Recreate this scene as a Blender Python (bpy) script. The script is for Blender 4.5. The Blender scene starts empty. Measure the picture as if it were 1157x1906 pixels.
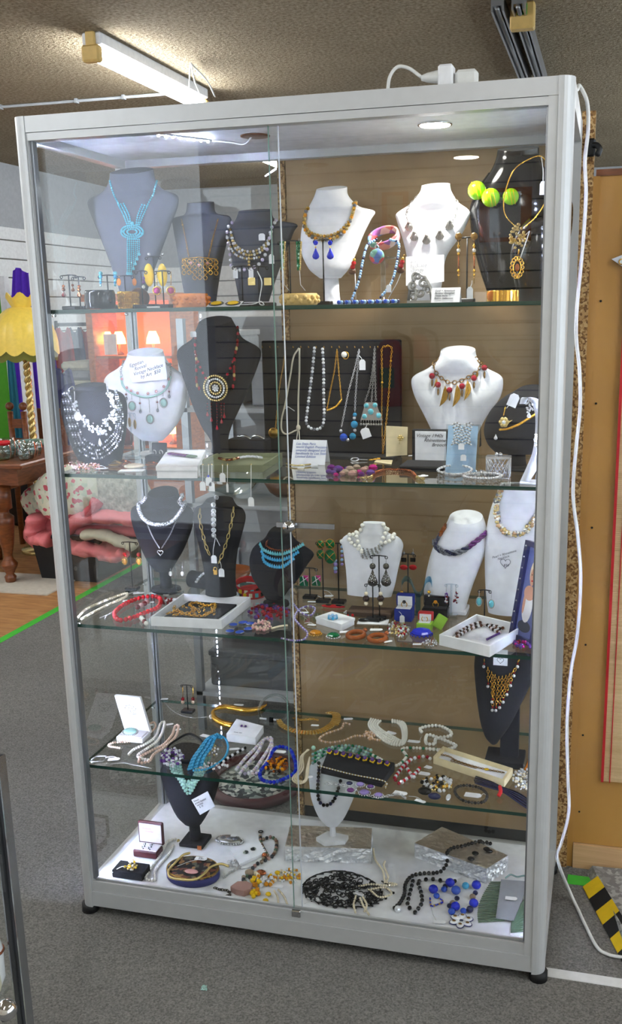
import bpy, math, random
import numpy as np
from mathutils import Vector, Matrix, Euler
from mathutils.bvhtree import BVHTree
random.seed(7)
sc = bpy.context.scene
col = sc.collection
PI = math.pi

# ------------------------------------------------------------------ camera, world, exposure
CAM = np.array([1.2828, -2.0163, 1.5408]); ROT = (1.3362, 0.0172, 0.2585); FPX = 1812.155; PX0, PY0 = 578.5 + 65.088, 953 + 56.06
cd = bpy.data.cameras.new('camera'); co = bpy.data.objects.new('camera', cd); col.objects.link(co)
co.location = CAM; co.rotation_euler = ROT
cd.sensor_fit = 'VERTICAL'; cd.sensor_height = 36; cd.sensor_width = 36; cd.lens = 36 * FPX / 1906
cd.shift_x = -65.088 / 1906; cd.shift_y = 56.06 / 1906; cd.clip_start = .01
sc.camera = co
w = bpy.data.worlds.new('daylight'); sc.world = w; w.use_nodes = True
w.node_tree.nodes['Background'].inputs[0].default_value = (.80, .90, 1, 1)
w.node_tree.nodes['Background'].inputs[1].default_value = 1.5
sc.view_settings.view_transform = 'Standard'; sc.view_settings.look = 'None'
sc.view_settings.exposure = 1.2; sc.view_settings.gamma = 1; sc.view_settings.use_curve_mapping = False
try:
    c = sc.cycles; c.use_denoising = True; c.use_light_tree = False; c.max_bounces = 6; c.diffuse_bounces = 2; c.glossy_bounces = 3
    c.transmission_bounces = 6; c.transparent_max_bounces = 28; c.use_adaptive_sampling = True; c.adaptive_threshold = .04; c.sample_clamp_indirect = 4; c.caustics_reflective = False; c.caustics_refractive = False
except Exception: pass
TUBE_E, SPOT_E, LED_E = 27.0, 3.0, 260.0      # strengths of the fluorescent tubes, the showcase downlight and the strips of diodes

def area(name, loc, rot, sx, sy, power, color=(1, 1, 1), cat=None):
    l = bpy.data.lights.new(name, 'AREA'); l.shape = 'RECTANGLE'; l.size = sx; l.size_y = sy; l.energy = power; l.color = color
    o = bpy.data.objects.new(name, l); o.location = loc; o.rotation_euler = rot; col.objects.link(o); return o

# ------------------------------------------------------------------ from a direction of view to a place in the room
_M = np.array(Euler(ROT, 'XYZ').to_matrix())
def ray(u, v): return _M @ np.array([(u - PX0) / FPX, -(v - PY0) / FPX, -1.])
def at(u, v, Y):
    d = ray(u, v); return CAM + d * ((Y - CAM[1]) / d[1])
def on(u, v, z):
    d = ray(u, v); return CAM + d * ((z - CAM[2]) / d[2])
def atx(u, v, X):
    d = ray(u, v); return CAM + d * ((X - CAM[0]) / d[0])
_fw = -_M[:, 2]
def mpp(p): return float((np.asarray(p) - CAM) @ _fw) / FPX          # metres per pixel at a place
A = lambda *p: np.array(p, float)
def unit(v): v = np.asarray(v, float); return v / (np.linalg.norm(v) + 1e-12)

# ------------------------------------------------------------------ materials
_mats = {}
def srgb(c):
    return tuple((x / 12.92 if x <= .04045 else ((x + .055) / 1.055) ** 2.4) for x in [k / 255 for k in c])
def mk(name, rgb, rough=.5, metal=0., noise=.06, scale=40., bump=0., emit=0., ecol=None, coat=0., trans=0., sheen=0., ior=1.45, alpha=1.):
    m = bpy.data.materials.new(name); m.use_nodes = True; nt = m.node_tree; b = nt.nodes['Principled BSDF']
    c = srgb(rgb)
    b.inputs['Roughness'].default_value = rough; b.inputs['Metallic'].default_value = metal; b.inputs['IOR'].default_value = ior
    if coat: b.inputs['Coat Weight'].default_value = coat
    if trans: b.inputs['Transmission Weight'].default_value = trans
    if alpha < 1: b.inputs['Alpha'].default_value = alpha
    if sheen: b.inputs['Sheen Weight'].default_value = sheen; b.inputs['Sheen Roughness'].default_value = .4
    if emit:
        b.inputs['Emission Color'].default_value = (*srgb(ecol or rgb), 1); b.inputs['Emission Strength'].default_value = emit
    tc = nt.nodes.new('ShaderNodeTexCoord'); nz = nt.nodes.new('ShaderNodeTexNoise'); nz.inputs['Scale'].default_value = scale; nz.inputs['Detail'].default_value = 3
    nt.links.new(tc.outputs['Object'], nz.inputs['Vector'])
    r = nt.nodes.new('ShaderNodeValToRGB'); r.color_ramp.elements[0].position = .3; r.color_ramp.elements[1].position = .7
    r.color_ramp.elements[0].color = (*[x * (1 - noise) for x in c], 1); r.color_ramp.elements[1].color = (*[min(1, x * (1 + noise)) for x in c], 1)
    nt.links.new(nz.outputs['Fac'], r.inputs['Fac']); nt.links.new(r.outputs['Color'], b.inputs['Base Color'])
    if bump:
        bp = nt.nodes.new('ShaderNodeBump'); bp.inputs['Strength'].default_value = bump; bp.inputs['Distance'].default_value = .01
        nt.links.new(nz.outputs['Fac'], bp.inputs['Height']); nt.links.new(bp.outputs['Normal'], b.inputs['Normal'])
    _mats[name] = m; return m
def glass_mat(name, tint, k=1.0, base=.04):
    # clear sheet: light goes through, the outer face mirrors by the angle
    m = bpy.data.materials.new(name); m.use_nodes = True; nt = m.node_tree; nt.nodes.clear(); N = nt.nodes.new; L = nt.links.new
    out = N('ShaderNodeOutputMaterial'); mix = N('ShaderNodeMixShader'); tr = N('ShaderNodeBsdfTransparent'); gl = N('ShaderNodeBsdfGlossy')
    tr.inputs[0].default_value = (*tint, 1); gl.inputs['Roughness'].default_value = .0; gl.inputs['Color'].default_value = (1, 1, 1, 1)
    lw = N('ShaderNodeLayerWeight'); lw.inputs['Blend'].default_value = .5; geo = N('ShaderNodeNewGeometry')
    pw = N('ShaderNodeMath'); pw.operation = 'POWER'; pw.inputs[1].default_value = 5
    mu = N('ShaderNodeMath'); mu.operation = 'MULTIPLY_ADD'; mu.inputs[1].default_value = 1 - base; mu.inputs[2].default_value = base
    iv = N('ShaderNodeMath'); iv.operation = 'SUBTRACT'; iv.inputs[0].default_value = 1
    fi = N('ShaderNodeMath'); fi.operation = 'MULTIPLY'; fi.use_clamp = True
    ki = N('ShaderNodeMath'); ki.operation = 'MULTIPLY'; ki.inputs[1].default_value = k; ki.use_clamp = True
    L(lw.outputs['Facing'], pw.inputs[0]); L(pw.outputs[0], mu.inputs[0]); L(geo.outputs['Backfacing'], iv.inputs[1])
    L(mu.outputs[0], ki.inputs[0]); L(ki.outputs[0], fi.inputs[0]); L(iv.outputs[0], fi.inputs[1]); L(fi.outputs[0], mix.inputs[0])
    L(tr.outputs[0], mix.inputs[1]); L(gl.outputs[0], mix.inputs[2]); L(mix.outputs[0], out.inputs[0])
    _mats[name] = m; return m
glass_mat('pane', (.985, .99, .985), 1.35)
glass_mat('shelf_glass', (.95, .97, .96), 1.5)
glass_mat('acrylic', (.86, .90, .93), 2.2)
glass_mat('blue_acrylic', (.45, .72, .86), 2.0)
glass_mat('clear_glassware', (.80, .85, .84), 2.5, .06)

def wood_mat(name, c0, c1, sx, sy, sz, rough=.45, dist=3.):
    m = bpy.data.materials.new(name); m.use_nodes = True; nt = m.node_tree; b = nt.nodes['Principled BSDF']; b.inputs['Roughness'].default_value = rough
    tc = nt.nodes.new('ShaderNodeTexCoord'); mp = nt.nodes.new('ShaderNodeMapping'); mp.inputs['Scale'].default_value = (sx, sy, sz)
    nz = nt.nodes.new('ShaderNodeTexNoise'); nz.inputs['Scale'].default_value = 1; nz.inputs['Detail'].default_value = 5; nz.inputs['Distortion'].default_value = dist
    r = nt.nodes.new('ShaderNodeValToRGB'); r.color_ramp.elements[0].position = .25; r.color_ramp.elements[1].position = .75
    r.color_ramp.elements[0].color = (*srgb(c0), 1); r.color_ramp.elements[1].color = (*srgb(c1), 1)
    nt.links.new(tc.outputs['Object'], mp.inputs[0]); nt.links.new(mp.outputs[0], nz.inputs['Vector']); nt.links.new(nz.outputs['Fac'], r.inputs[0]); nt.links.new(r.outputs[0], b.inputs['Base Color'])
    _mats[name] = m
def speckle_mat(name, cols, scale, rough=.8, bump=0.):
    m = bpy.data.materials.new(name); m.use_nodes = True; nt = m.node_tree; b = nt.nodes['Principled BSDF']; b.inputs['Roughness'].default_value = rough
    tc = nt.nodes.new('ShaderNodeTexCoord'); vo = nt.nodes.new('ShaderNodeTexVoronoi'); vo.inputs['Scale'].default_value = scale
    r = nt.nodes.new('ShaderNodeValToRGB'); r.color_ramp.interpolation = 'CONSTANT'
    while len(r.color_ramp.elements) < len(cols): r.color_ramp.elements.new(.5)
    for i, c in enumerate(cols): r.color_ramp.elements[i].position = i / len(cols); r.color_ramp.elements[i].color = (*srgb(c), 1)
    nt.links.new(tc.outputs['Object'], vo.inputs['Vector'])
    sx = nt.nodes.new('ShaderNodeSeparateColor'); nt.links.new(vo.outputs['Color'], sx.inputs[0]); nt.links.new(sx.outputs[0], r.inputs[0]); nt.links.new(r.outputs[0], b.inputs['Base Color'])
    if bump:
        bp = nt.nodes.new('ShaderNodeBump'); bp.inputs['Strength'].default_value = bump; bp.inputs['Distance'].default_value = .004
        nt.links.new(vo.outputs['Distance'], bp.inputs['Height']); nt.links.new(bp.outputs[0], b.inputs['Normal'])
    _mats[name] = m
def rough_mat(name, c0, c1, scale, bump, dist, rough=.95, fine=2.0):
    m = bpy.data.materials.new(name); m.use_nodes = True; nt = m.node_tree; b = nt.nodes['Principled BSDF']; b.inputs['Roughness'].default_value = rough
    b.inputs['Specular IOR Level'].default_value = .1
    tc = nt.nodes.new('ShaderNodeTexCoord'); nz = nt.nodes.new('ShaderNodeTexNoise'); nz.inputs['Scale'].default_value = scale; nz.inputs['Detail'].default_value = 4; nz.inputs['Roughness'].default_value = .65
    n2 = nt.nodes.new('ShaderNodeTexNoise'); n2.inputs['Scale'].default_value = fine; n2.inputs['Detail'].default_value = 3
    r = nt.nodes.new('ShaderNodeValToRGB'); r.color_ramp.elements[0].position = .34; r.color_ramp.elements[1].position = .66
    r.color_ramp.elements[0].color = (*srgb(c0), 1); r.color_ramp.elements[1].color = (*srgb(c1), 1)
    mx = nt.nodes.new('ShaderNodeMix'); mx.data_type = 'RGBA'; mx.blend_type = 'MULTIPLY'; mx.inputs['Factor'].default_value = .35
    bp = nt.nodes.new('ShaderNodeBump'); bp.inputs['Strength'].default_value = bump; bp.inputs['Distance'].default_value = dist
    for n in (nz, n2): nt.links.new(tc.outputs['Object'], n.inputs['Vector'])
    nt.links.new(nz.outputs['Fac'], r.inputs[0]); nt.links.new(r.outputs[0], mx.inputs[6]); nt.links.new(n2.outputs['Fac'], mx.inputs[7]); nt.links.new(mx.outputs[2], b.inputs['Base Color'])
    nt.links.new(nz.outputs['Fac'], bp.inputs['Height']); nt.links.new(bp.outputs[0], b.inputs['Normal'])
    _mats[name] = m
rough_mat('carpet', (104, 102, 98), (158, 155, 149), 210, .6, .008)
rough_mat('popcorn', (150, 134, 108), (214, 198, 170), 60, 1.0, .03)
wood_mat('parquet', (150, 100, 58), (205, 155, 100), 3, 14, 3)
wood_mat('plywood', (176, 128, 62), (194, 144, 74), 2, 2, .6, .4, 4)
wood_mat('backboard', (150, 118, 80), (174, 142, 100), 2, 2, 2.5, .5, 3)
wood_mat('pale_pine', (200, 158, 110), (220, 180, 132), 3, 3, 30, .6)
wood_mat('dark_wood', (92, 48, 24), (140, 80, 42), 6, 6, 30, .3)
wood_mat('amber_wood', (150, 78, 30), (205, 118, 52), 6, 6, 24, .3)
wood_mat('bamboo', (196, 160, 112), (222, 190, 142), 2, 2, 90, .6, .5)
speckle_mat('chipboard', [(150, 110, 62), (190, 150, 98), (120, 84, 46), (205, 170, 118)], 190)
speckle_mat('mosaic', [(225, 225, 215), (60, 70, 70), (150, 160, 150), (30, 34, 36), (190, 195, 185)], 70)
speckle_mat('checker_steel', [(140, 140, 140), (170, 170, 170), (120, 120, 120)], 90, .4)
speckle_mat('floral', [(226, 228, 205), (226, 228, 205), (200, 214, 190), (220, 224, 200), (205, 96, 110), (232, 232, 214)], 44, .85)
speckle_mat('embroidered', [(18, 16, 22), (18, 16, 22), (150, 112, 70), (20, 18, 24), (110, 60, 46), (22, 20, 26), (90, 92, 80)], 95, .6)
speckle_mat('murano', [(206, 84, 84), (96, 120, 176), (214, 130, 110), (110, 160, 140), (150, 90, 150), (220, 190, 180)], 60, .08)
speckle_mat('agate', [(150, 60, 60), (84, 96, 150), (190, 150, 140), (60, 70, 90), (160, 110, 120)], 90, .1)
speckle_mat('rhinestone_cloth', [(250, 250, 250), (150, 150, 155), (225, 225, 235), (110, 110, 118), (240, 240, 240)], 420, .12)
rough_mat('fur', (158, 158, 146), (226, 226, 212), 22, .8, .03)
_def = dict(
    alu=((206, 207, 208), .38, .25, .02), alu_dark=((150, 153, 158), .3, .7, .02), white_panel=((238, 238, 240), .5), rubber=((24, 24, 26), .6),
    edge_glass=((22, 66, 56), .08), chrome=((220, 222, 226), .08, 1.), steel=((170, 172, 176), .25, .9), led=((236, 240, 255), .5, 0, 0), 
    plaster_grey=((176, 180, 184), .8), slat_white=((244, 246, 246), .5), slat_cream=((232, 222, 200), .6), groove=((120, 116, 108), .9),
    gold=((226, 172, 66), .24, .75), pale_gold=((232, 206, 138), .25, .7), bronze=((150, 116, 70), .3, 1.), antique_gold=((160, 124, 52), .3, .9), silver=((226, 226, 230), .2, .7), dull_silver=((170, 168, 164), .3, .9),
    copper=((176, 100, 62), .25, .9), black_metal=((20, 20, 22), .4, .3), black_velvet=((26, 26, 31), .95, 0, .03), charcoal=((74, 76, 82), .85, 0, .02), grey_velvet=((96, 99, 106), .9, 0, .02), black_gloss=((14, 14, 17), .12), 
    white_leather=((236, 236, 240), .55), white_card=((244, 244, 246), .8), white_paint=((240, 240, 242), .4), cream_card=((232, 214, 170), .8), tag=((246, 246, 248), .8), string=((232, 232, 232), .9), ink=((40, 42, 60), .9), ink_blue=((84, 104, 176), .9), cream_cord=((214, 206, 184), .9),
    turq=((104, 190, 204), .12), sky=((70, 168, 214), .15), deep_turq=((40, 130, 170), .15), teal=((40, 120, 140), .3), red=((196, 24, 34), .12), dark_red=((112, 14, 22), .1), ruby=((150, 20, 40), .1), orange=((226, 128, 34), .2), amber=((150, 76, 22), .1), amber_light=((214, 140, 30), .1), yellow=((240, 196, 20), .25), lime=((150, 214, 30), .1),
    green=((30, 120, 80), .15), mint=((176, 220, 200), .2), emerald=((12, 110, 62), .1), cobalt=((28, 44, 190), .12), navy=((28, 32, 72), .3), blue=((46, 84, 190), .12), pale_blue=((150, 190, 226), .4), lilac=((150, 130, 196), .12), violet=((96, 60, 130), .12), purple=((100, 40, 110), .12), pink=((222, 60, 150), .3), rose=((214, 160, 160), .2), magenta=((170, 30, 110), .15),
    pearl=((240, 236, 226), .22), ivory=((232, 218, 190), .25), pink_pearl=((226, 196, 176), .22), grey_pearl=((130, 160, 160), .2), tan_pearl=((200, 160, 120), .25), black=((14, 14, 16), .15), black_matte=((18, 18, 20), .7), brown=((92, 52, 28), .3), dark_brown=((50, 28, 20), .25), stone=((150, 130, 110), .5), pinkstone=((170, 130, 120), .45), marcasite=((90, 86, 80), .25, .8),
    crystal=((238, 240, 246), .08, .25), purple_crystal=((214, 204, 234), .08, .25), smoke_crystal=((130, 132, 142), .08, .4), ab_crystal=((228, 214, 216), .08, .25),
    olive=((132, 136, 104), .8), sage=((96, 120, 96), .7), burgundy=((74, 24, 32), .4), satin=((226, 216, 220), .45), wood_block=((84, 64, 50), .6), light_blue_card=((170, 200, 226), .7),
    cable=((230, 230, 226), .5), aged_plastic=((214, 180, 110), .5), tape_green=((70, 190, 60), .5), tape_yellow=((236, 196, 30), .5), tape_white=((222, 222, 220), .6), blue_velvet=((24, 44, 140), .8), lime_card=((150, 196, 60), .7), red_card=((190, 30, 34), .6), foil=((232, 234, 240), .3, .8), foil_top=((214, 206, 194), .38, .8),
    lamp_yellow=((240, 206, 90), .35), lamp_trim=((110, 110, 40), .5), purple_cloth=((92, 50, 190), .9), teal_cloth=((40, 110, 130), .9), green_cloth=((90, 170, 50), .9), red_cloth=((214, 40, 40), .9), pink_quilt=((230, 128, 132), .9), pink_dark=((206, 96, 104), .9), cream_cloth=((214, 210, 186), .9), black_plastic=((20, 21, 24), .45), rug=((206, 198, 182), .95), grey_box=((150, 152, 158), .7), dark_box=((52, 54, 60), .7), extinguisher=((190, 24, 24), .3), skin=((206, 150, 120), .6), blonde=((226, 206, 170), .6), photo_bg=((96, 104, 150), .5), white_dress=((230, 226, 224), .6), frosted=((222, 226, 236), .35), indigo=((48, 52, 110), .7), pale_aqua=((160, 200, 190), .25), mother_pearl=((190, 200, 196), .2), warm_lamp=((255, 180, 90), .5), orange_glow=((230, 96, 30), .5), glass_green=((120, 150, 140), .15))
def M(n):
    if n in _mats: return _mats[n]
    a = _def[n]; c = a[0]; rough = a[1]; metal = a[2] if len(a) > 2 else 0; nz = a[3] if len(a) > 3 else .06
    kw = {}
    if n == 'led': kw = dict(emit=LED_E, ecol=(205, 218, 255))
    if n == 'popcorn': kw = {}
    if n in ('foil', 'foil_top'): kw = dict(scale=70, bump=.9)
    if n == 'warm_lamp': kw = dict(emit=6)
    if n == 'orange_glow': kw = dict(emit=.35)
    return mk(n, c, rough, metal, nz, **kw)

# ------------------------------------------------------------------ mesh building
def _sphere(seg, rings):
    V = [(0, 0, 1)]
    for i in range(1, rings):
        t = PI * i / rings
        for j in range(seg):
            p = 2 * PI * j / seg; V.append((math.sin(t) * math.cos(p), math.sin(t) * math.sin(p), math.cos(t)))
    V.append((0, 0, -1)); F = []
    for j in range(seg): F.append((0, 1 + j, 1 + (j + 1) % seg))
    for i in range(rings - 2):
        for j in range(seg):
            a = 1 + i * seg + j; b = 1 + i * seg + (j + 1) % seg; F.append((a, a + seg, b + seg, b))
    l = len(V) - 1; o = 1 + (rings - 2) * seg
    for j in range(seg): F.append((l, o + (j + 1) % seg, o + j))
    return np.array(V, float), F
_SPH = {}
def sph(seg, rings):
    if (seg, rings) not in _SPH: _SPH[(seg, rings)] = _sphere(seg, rings)
    return _SPH[(seg, rings)]
def frame_of(d):
    d = unit(d); a = A(0, 0, 1) if abs(d[2]) < .9 else A(1, 0, 0); x = unit(np.cross(a, d)); return x, np.cross(d, x), d
class MB:
    def __init__(s): s.V = []; s.F = []; s.mi = []; s.sm = []; s.n = 0
    def add(s, V, F, mi=0, sm=True):
        V = np.asarray(V, float); s.V.append(V); o = s.n; s.n += len(V)
        for f in F: s.F.append([k + o for k in f])
        s.mi += [mi] * len(F); s.sm += [sm] * len(F); return s
    def sphere(s, c, r, mi=0, seg=8, rings=5, sc=(1, 1, 1), R=None, sm=True):
        V, F = sph(seg, rings); V = V * (r * np.array(sc))
        if R is not None: V = V @ np.asarray(R).T
        return s.add(V + np.asarray(c), F, mi, sm)
    def box(s, c, size, mi=0, R=None, bev=0.):
        x, y, z = [k / 2 for k in size]
        if bev > 0:
            b = min(bev, x * .9, y * .9, z * .9); V = []
            for sx in (-1, 1):
                for sy in (-1, 1):
                    for sz in (-1, 1): V += [(sx * x, sy * (y - b), sz * (z - b)), (sx * (x - b), sy * y, sz * (z - b)), (sx * (x - b), sy * (y - b), sz * z)]
            i = lambda a, b_, c_: 3 * (4 * a + 2 * b_ + c_)
            F = []
            for a in (0, 1):
                q = [i(a, 0, 0), i(a, 1, 0), i(a, 1, 1), i(a, 0, 1)]; F.append(q if a else q[::-1])
                q = [i(0, a, 0) + 1, i(0, a, 1) + 1, i(1, a, 1) + 1, i(1, a, 0) + 1]; F.append(q if a else q[::-1])
                q = [i(0, 0, a) + 2, i(1, 0, a) + 2, i(1, 1, a) + 2, i(0, 1, a) + 2]; F.append(q if a else q[::-1])
            for a in (0, 1):
                for b_ in (0, 1):
                    F.append((i(a, b_, 0), i(a, b_, 0) + 1, i(a, b_, 1) + 1, i(a, b_, 1)))
                    F.append((i(a, 0, b_), i(a, 0, b_) + 2, i(a, 1, b_) + 2, i(a, 1, b_)))
                    F.append((i(0, a, b_) + 1, i(0, a, b_) + 2, i(1, a, b_) + 2, i(1, a, b_) + 1))
                    for c_ in (0, 1): k = i(a, b_, c_); F.append((k, k + 1, k + 2))
        else:
            V = [(sx * x, sy * y, sz * z) for sx in (-1, 1) for sy in (-1, 1) for sz in (-1, 1)]
            F = [(0, 1, 3, 2), (4, 6, 7, 5), (0, 4, 5, 1), (2, 3, 7, 6), (0, 2, 6, 4), (1, 5, 7, 3)]
        V = np.array(V)
        if R is not None: V = V @ np.asarray(R).T
        return s.add(V + np.asarray(c), F, mi, False)
    def bx(s, x0, x1, y0, y1, z0, z1, mi=0, bev=0.): return s.box(((x0 + x1) / 2, (y0 + y1) / 2, (z0 + z1) / 2), (x1 - x0, y1 - y0, z1 - z0), mi, None, bev)
    def tube(s, pts, r, mi=0, n=6, closed=False, cap=True, sm=True):
        pts = np.asarray(pts, float); m = len(pts); rs = np.broadcast_to(np.asarray(r, float), (m,)); V = []
        if closed: T = np.roll(pts, -1, 0) - np.roll(pts, 1, 0)
        else: T = np.gradient(pts, axis=0)
        x = None
        for i in range(m):
            d = unit(T[i])
            if x is None: x, y, _ = frame_of(d)
            else: x = unit(x - d * (x @ d)); y = np.cross(d, x)
            for j in range(n): a = 2 * PI * j / n; V.append(pts[i] + rs[i] * (math.cos(a) * x + math.sin(a) * y))
        F = []
        for i in range(m if closed else m - 1):
            for j in range(n):
                a = i * n + j; b = i * n + (j + 1) % n; c = ((i + 1) % m) * n; F.append((a, b, c + (j + 1) % n, c + j))
        if not closed and cap: F.append(tuple(range(n))[::-1]); F.append(tuple((m - 1) * n + j for j in range(n)))
        return s.add(V, F, mi, sm)
    def cyl(s, p0, p1, r0, r1=None, mi=0, n=16, sm=True): return s.tube([p0, p1], [r0, r0 if r1 is None else r1], mi, n, sm=sm)
    def lathe(s, c, prof, mi=0, n=16, R=None, sc=(1, 1), sm=True, cap=True):
        V = []; m = len(prof)
        for r, z in prof:
            for j in range(n): a = 2 * PI * j / n; V.append((r * math.cos(a) * sc[0], r * math.sin(a) * sc[1], z))
        F = [(i * n + j, i * n + (j + 1) % n, (i + 1) * n + (j + 1) % n, (i + 1) * n + j) for i in range(m - 1) for j in range(n)]
        if cap: F.append(tuple(range(n))[::-1]); F.append(tuple((m - 1) * n + j for j in range(n)))
        V = np.array(V)
        if R is not None: V = V @ np.asarray(R).T
        return s.add(V + np.asarray(c), F, mi, sm)
    def torus(s, c, R0, r, axis=(0, 0, 1), mi=0, n=20, k=6, el=(1, 1), xdir=None):
        d = unit(axis)
        if xdir is None: x, y, d = frame_of(d)
        else: x = unit(np.asarray(xdir, float) - d * (np.asarray(xdir, float) @ d)); y = np.cross(d, x)
        pts = [np.asarray(c) + R0 * (el[0] * math.cos(2 * PI * i / n) * x + el[1] * math.sin(2 * PI * i / n) * y) for i in range(n)]
        return s.tube(pts, r, mi, k, True)
    def prism(s, poly, o, ex, ey, t, mi=0, sm=False):
        # a plate: outline in the (ex, ey) plane through o, thickness t along their normal, centred
        o = np.asarray(o, float); ex = np.asarray(ex, float); ey = np.asarray(ey, float); n = unit(np.cross(ex, ey)); m = len(poly)
        P = [o + a * ex + b * ey for a, b in poly]; V = [p + n * t / 2 for p in P] + [p - n * t / 2 for p in P]
        F = [tuple(range(m)), tuple(range(m, 2 * m))[::-1]] + [(i, m + i, m + (i + 1) % m, (i + 1) % m) for i in range(m)]
        return s.add(V, F, mi, sm)
    def drop(s, top, ln, r, mi=0, n=8, flat=.6, R=None):
        pr = [(.05 * r, 0), (.35 * r, -.25 * ln), (.8 * r, -.55 * ln), (r, -.75 * ln), (.75 * r, -.92 * ln), (.2 * r, -ln)]
        return s.lathe(top, pr[::-1], mi, n, R, (1, flat))
    def data(s): return (np.concatenate(s.V) if s.V else np.zeros((0, 3))), s.F
    def bvh(s):
        V, F = s.data(); return BVHTree.FromPolygons([tuple(v) for v in V], F)

ALL = []; FONTS = []
class Th:
    """one thing: its parts are meshes of their own under one Empty, or it is a single mesh"""
    def __init__(s, name, label, cat=None, group=None, kind=None):
        s.name = name; s.label = label; s.cat = cat; s.group = group; s.kind = kind; s.parts = []; s.text = []; ALL.append(s); s.loc = None
    def part(s, name, mat, label=None, under=None, sm=None, kind=None):
        mb = MB(); s.parts.append([name, mb, [mat] if isinstance(mat, str) else mat, label, under, kind]); return mb
    def write(s, txt, o, ex, ey, size, mat='ink', under=None, shear=.25, spacing=1.0, name='lettering'):
        s.text.append((txt, np.asarray(o, float), unit(ex), unit(ey), size, mat, under, shear, spacing, name)); return s
    def props(s, o):
        if s.label: o['label'] = s.label
        if s.cat: o['category'] = s.cat
        if s.group: o['group'] = s.group
        if s.kind: o['kind'] = s.kind
    def finish(s):
        parts = [p for p in s.parts if p[1].n]
        if not parts: return
        allv = np.concatenate([p[1].data()[0] for p in parts]); lo, hi = allv.min(0), allv.max(0)
        org = np.array([(lo[0] + hi[0]) / 2, (lo[1] + hi[1]) / 2, lo[2]])
        objs = {}
        single = len(parts) == 1 and not s.text
        root = None
        if not single:
            root = bpy.data.objects.new(s.name, None); root.empty_display_size = .02; root.location = org; col.objects.link(root); s.props(root)
        for name, mb, mats, label, under, kind in parts:
            V, F = mb.data(); me = bpy.data.meshes.new(s.name if single else name); me.from_pydata((V - org).tolist(), [], F)
            for m in mats: me.materials.append(M(m))
            me.polygons.foreach_set('material_index', mb.mi); me.polygons.foreach_set('use_smooth', mb.sm); me.update()
            o = bpy.data.objects.new(s.name if single else name, me); col.objects.link(o)
            if single: o.location = org; s.props(o)
            else: o.parent = objs[id(under)] if under is not None and id(under) in objs else root
            if label and not single: o['label'] = label
            if kind and not single: o['kind'] = kind
            objs[id(mb)] = o
        for txt, o_, ex, ey, size, mat, under, shear, spacing, tname in s.text:
            cu = bpy.data.curves.new(tname, 'FONT'); cu.body = txt; cu.size = size; cu.shear = shear; cu.space_character = spacing; cu.extrude = .00012; cu.resolution_u = 2; cu.space_line = .95
            cu.materials.append(M(mat)); o = bpy.data.objects.new(tname, cu); col.objects.link(o)
            n = np.cross(ex, ey); mtx = Matrix(((ex[0], ey[0], n[0], 0), (ex[1], ey[1], n[1], 0), (ex[2], ey[2], n[2], 0), (0, 0, 0, 1))); mtx.translation = Vector(o_ - org)
            o.parent = objs[id(under)] if under is not None and id(under) in objs else root; o.matrix_local = mtx; FONTS.append(o)

def crom(pts, n=8, closed=False):
    P = np.asarray(pts, float)
    if closed: P = np.vstack([P[-1], P, P[:2]])
    else: P = np.vstack([2 * P[0] - P[1], P, 2 * P[-1] - P[-2]])
    out = []
    for i in range(1, len(P) - 2):
        p0, p1, p2, p3 = P[i - 1:i + 3]
        for k in range(n):
            t = k / n; out.append(.5 * ((2 * p1) + (p2 - p0) * t + (2 * p0 - 5 * p1 + 4 * p2 - p3) * t * t + (3 * p1 - p0 - 3 * p2 + p3) * t ** 3))
    if not closed: out.append(P[-2])
    return np.array(out)
def along(pts, step, closed=False):
    P = np.asarray(pts, float)
    if closed: P = np.vstack([P, P[:1]])
    L = np.r_[0, np.cumsum(np.linalg.norm(np.diff(P, axis=0), axis=1))]
    n = max(2, int(L[-1] / step) + (0 if closed else 1)); s = np.linspace(0, L[-1], n + (1 if closed else 0))[:n]
    return np.stack([np.interp(s, L, P[:, k]) for k in range(3)], 1)
def beads(mb, pts, r, gap=1.0, mis=(0,), closed=False, smooth=True, n=8, seg=8, rings=5, taper=None, sc=(1, 1, 1)):
    """a strand of beads along a curve through pts; mis is the colour pattern"""
    c = along(crom(pts, n, closed), 2 * r * gap, closed); N = len(c)
    for i, p in enumerate(c):
        rr = r if taper is None else r * (taper + (1 - taper) * math.sin(PI * i / max(1, N - 1)))
        mb.sphere(p, rr, mis[i % len(mis)], seg, rings, sc, None, smooth)
    return c
def links(mb, pts, L, wdt, r, mi=0, closed=False, n=8):
    """a chain of oval links, every other one turned a quarter"""
    c = along(crom(pts, n, closed), L * .78, closed)
    for i in range(len(c) - 1):
        d = unit(c[i + 1] - c[i]); x, y, _ = frame_of(d); ax = x if i % 2 else y
        mb.torus((c[i] + c[i + 1]) / 2, 1, r, ax, mi, 10, 4, (L / 2, wdt / 2), d)
    return c
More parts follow.
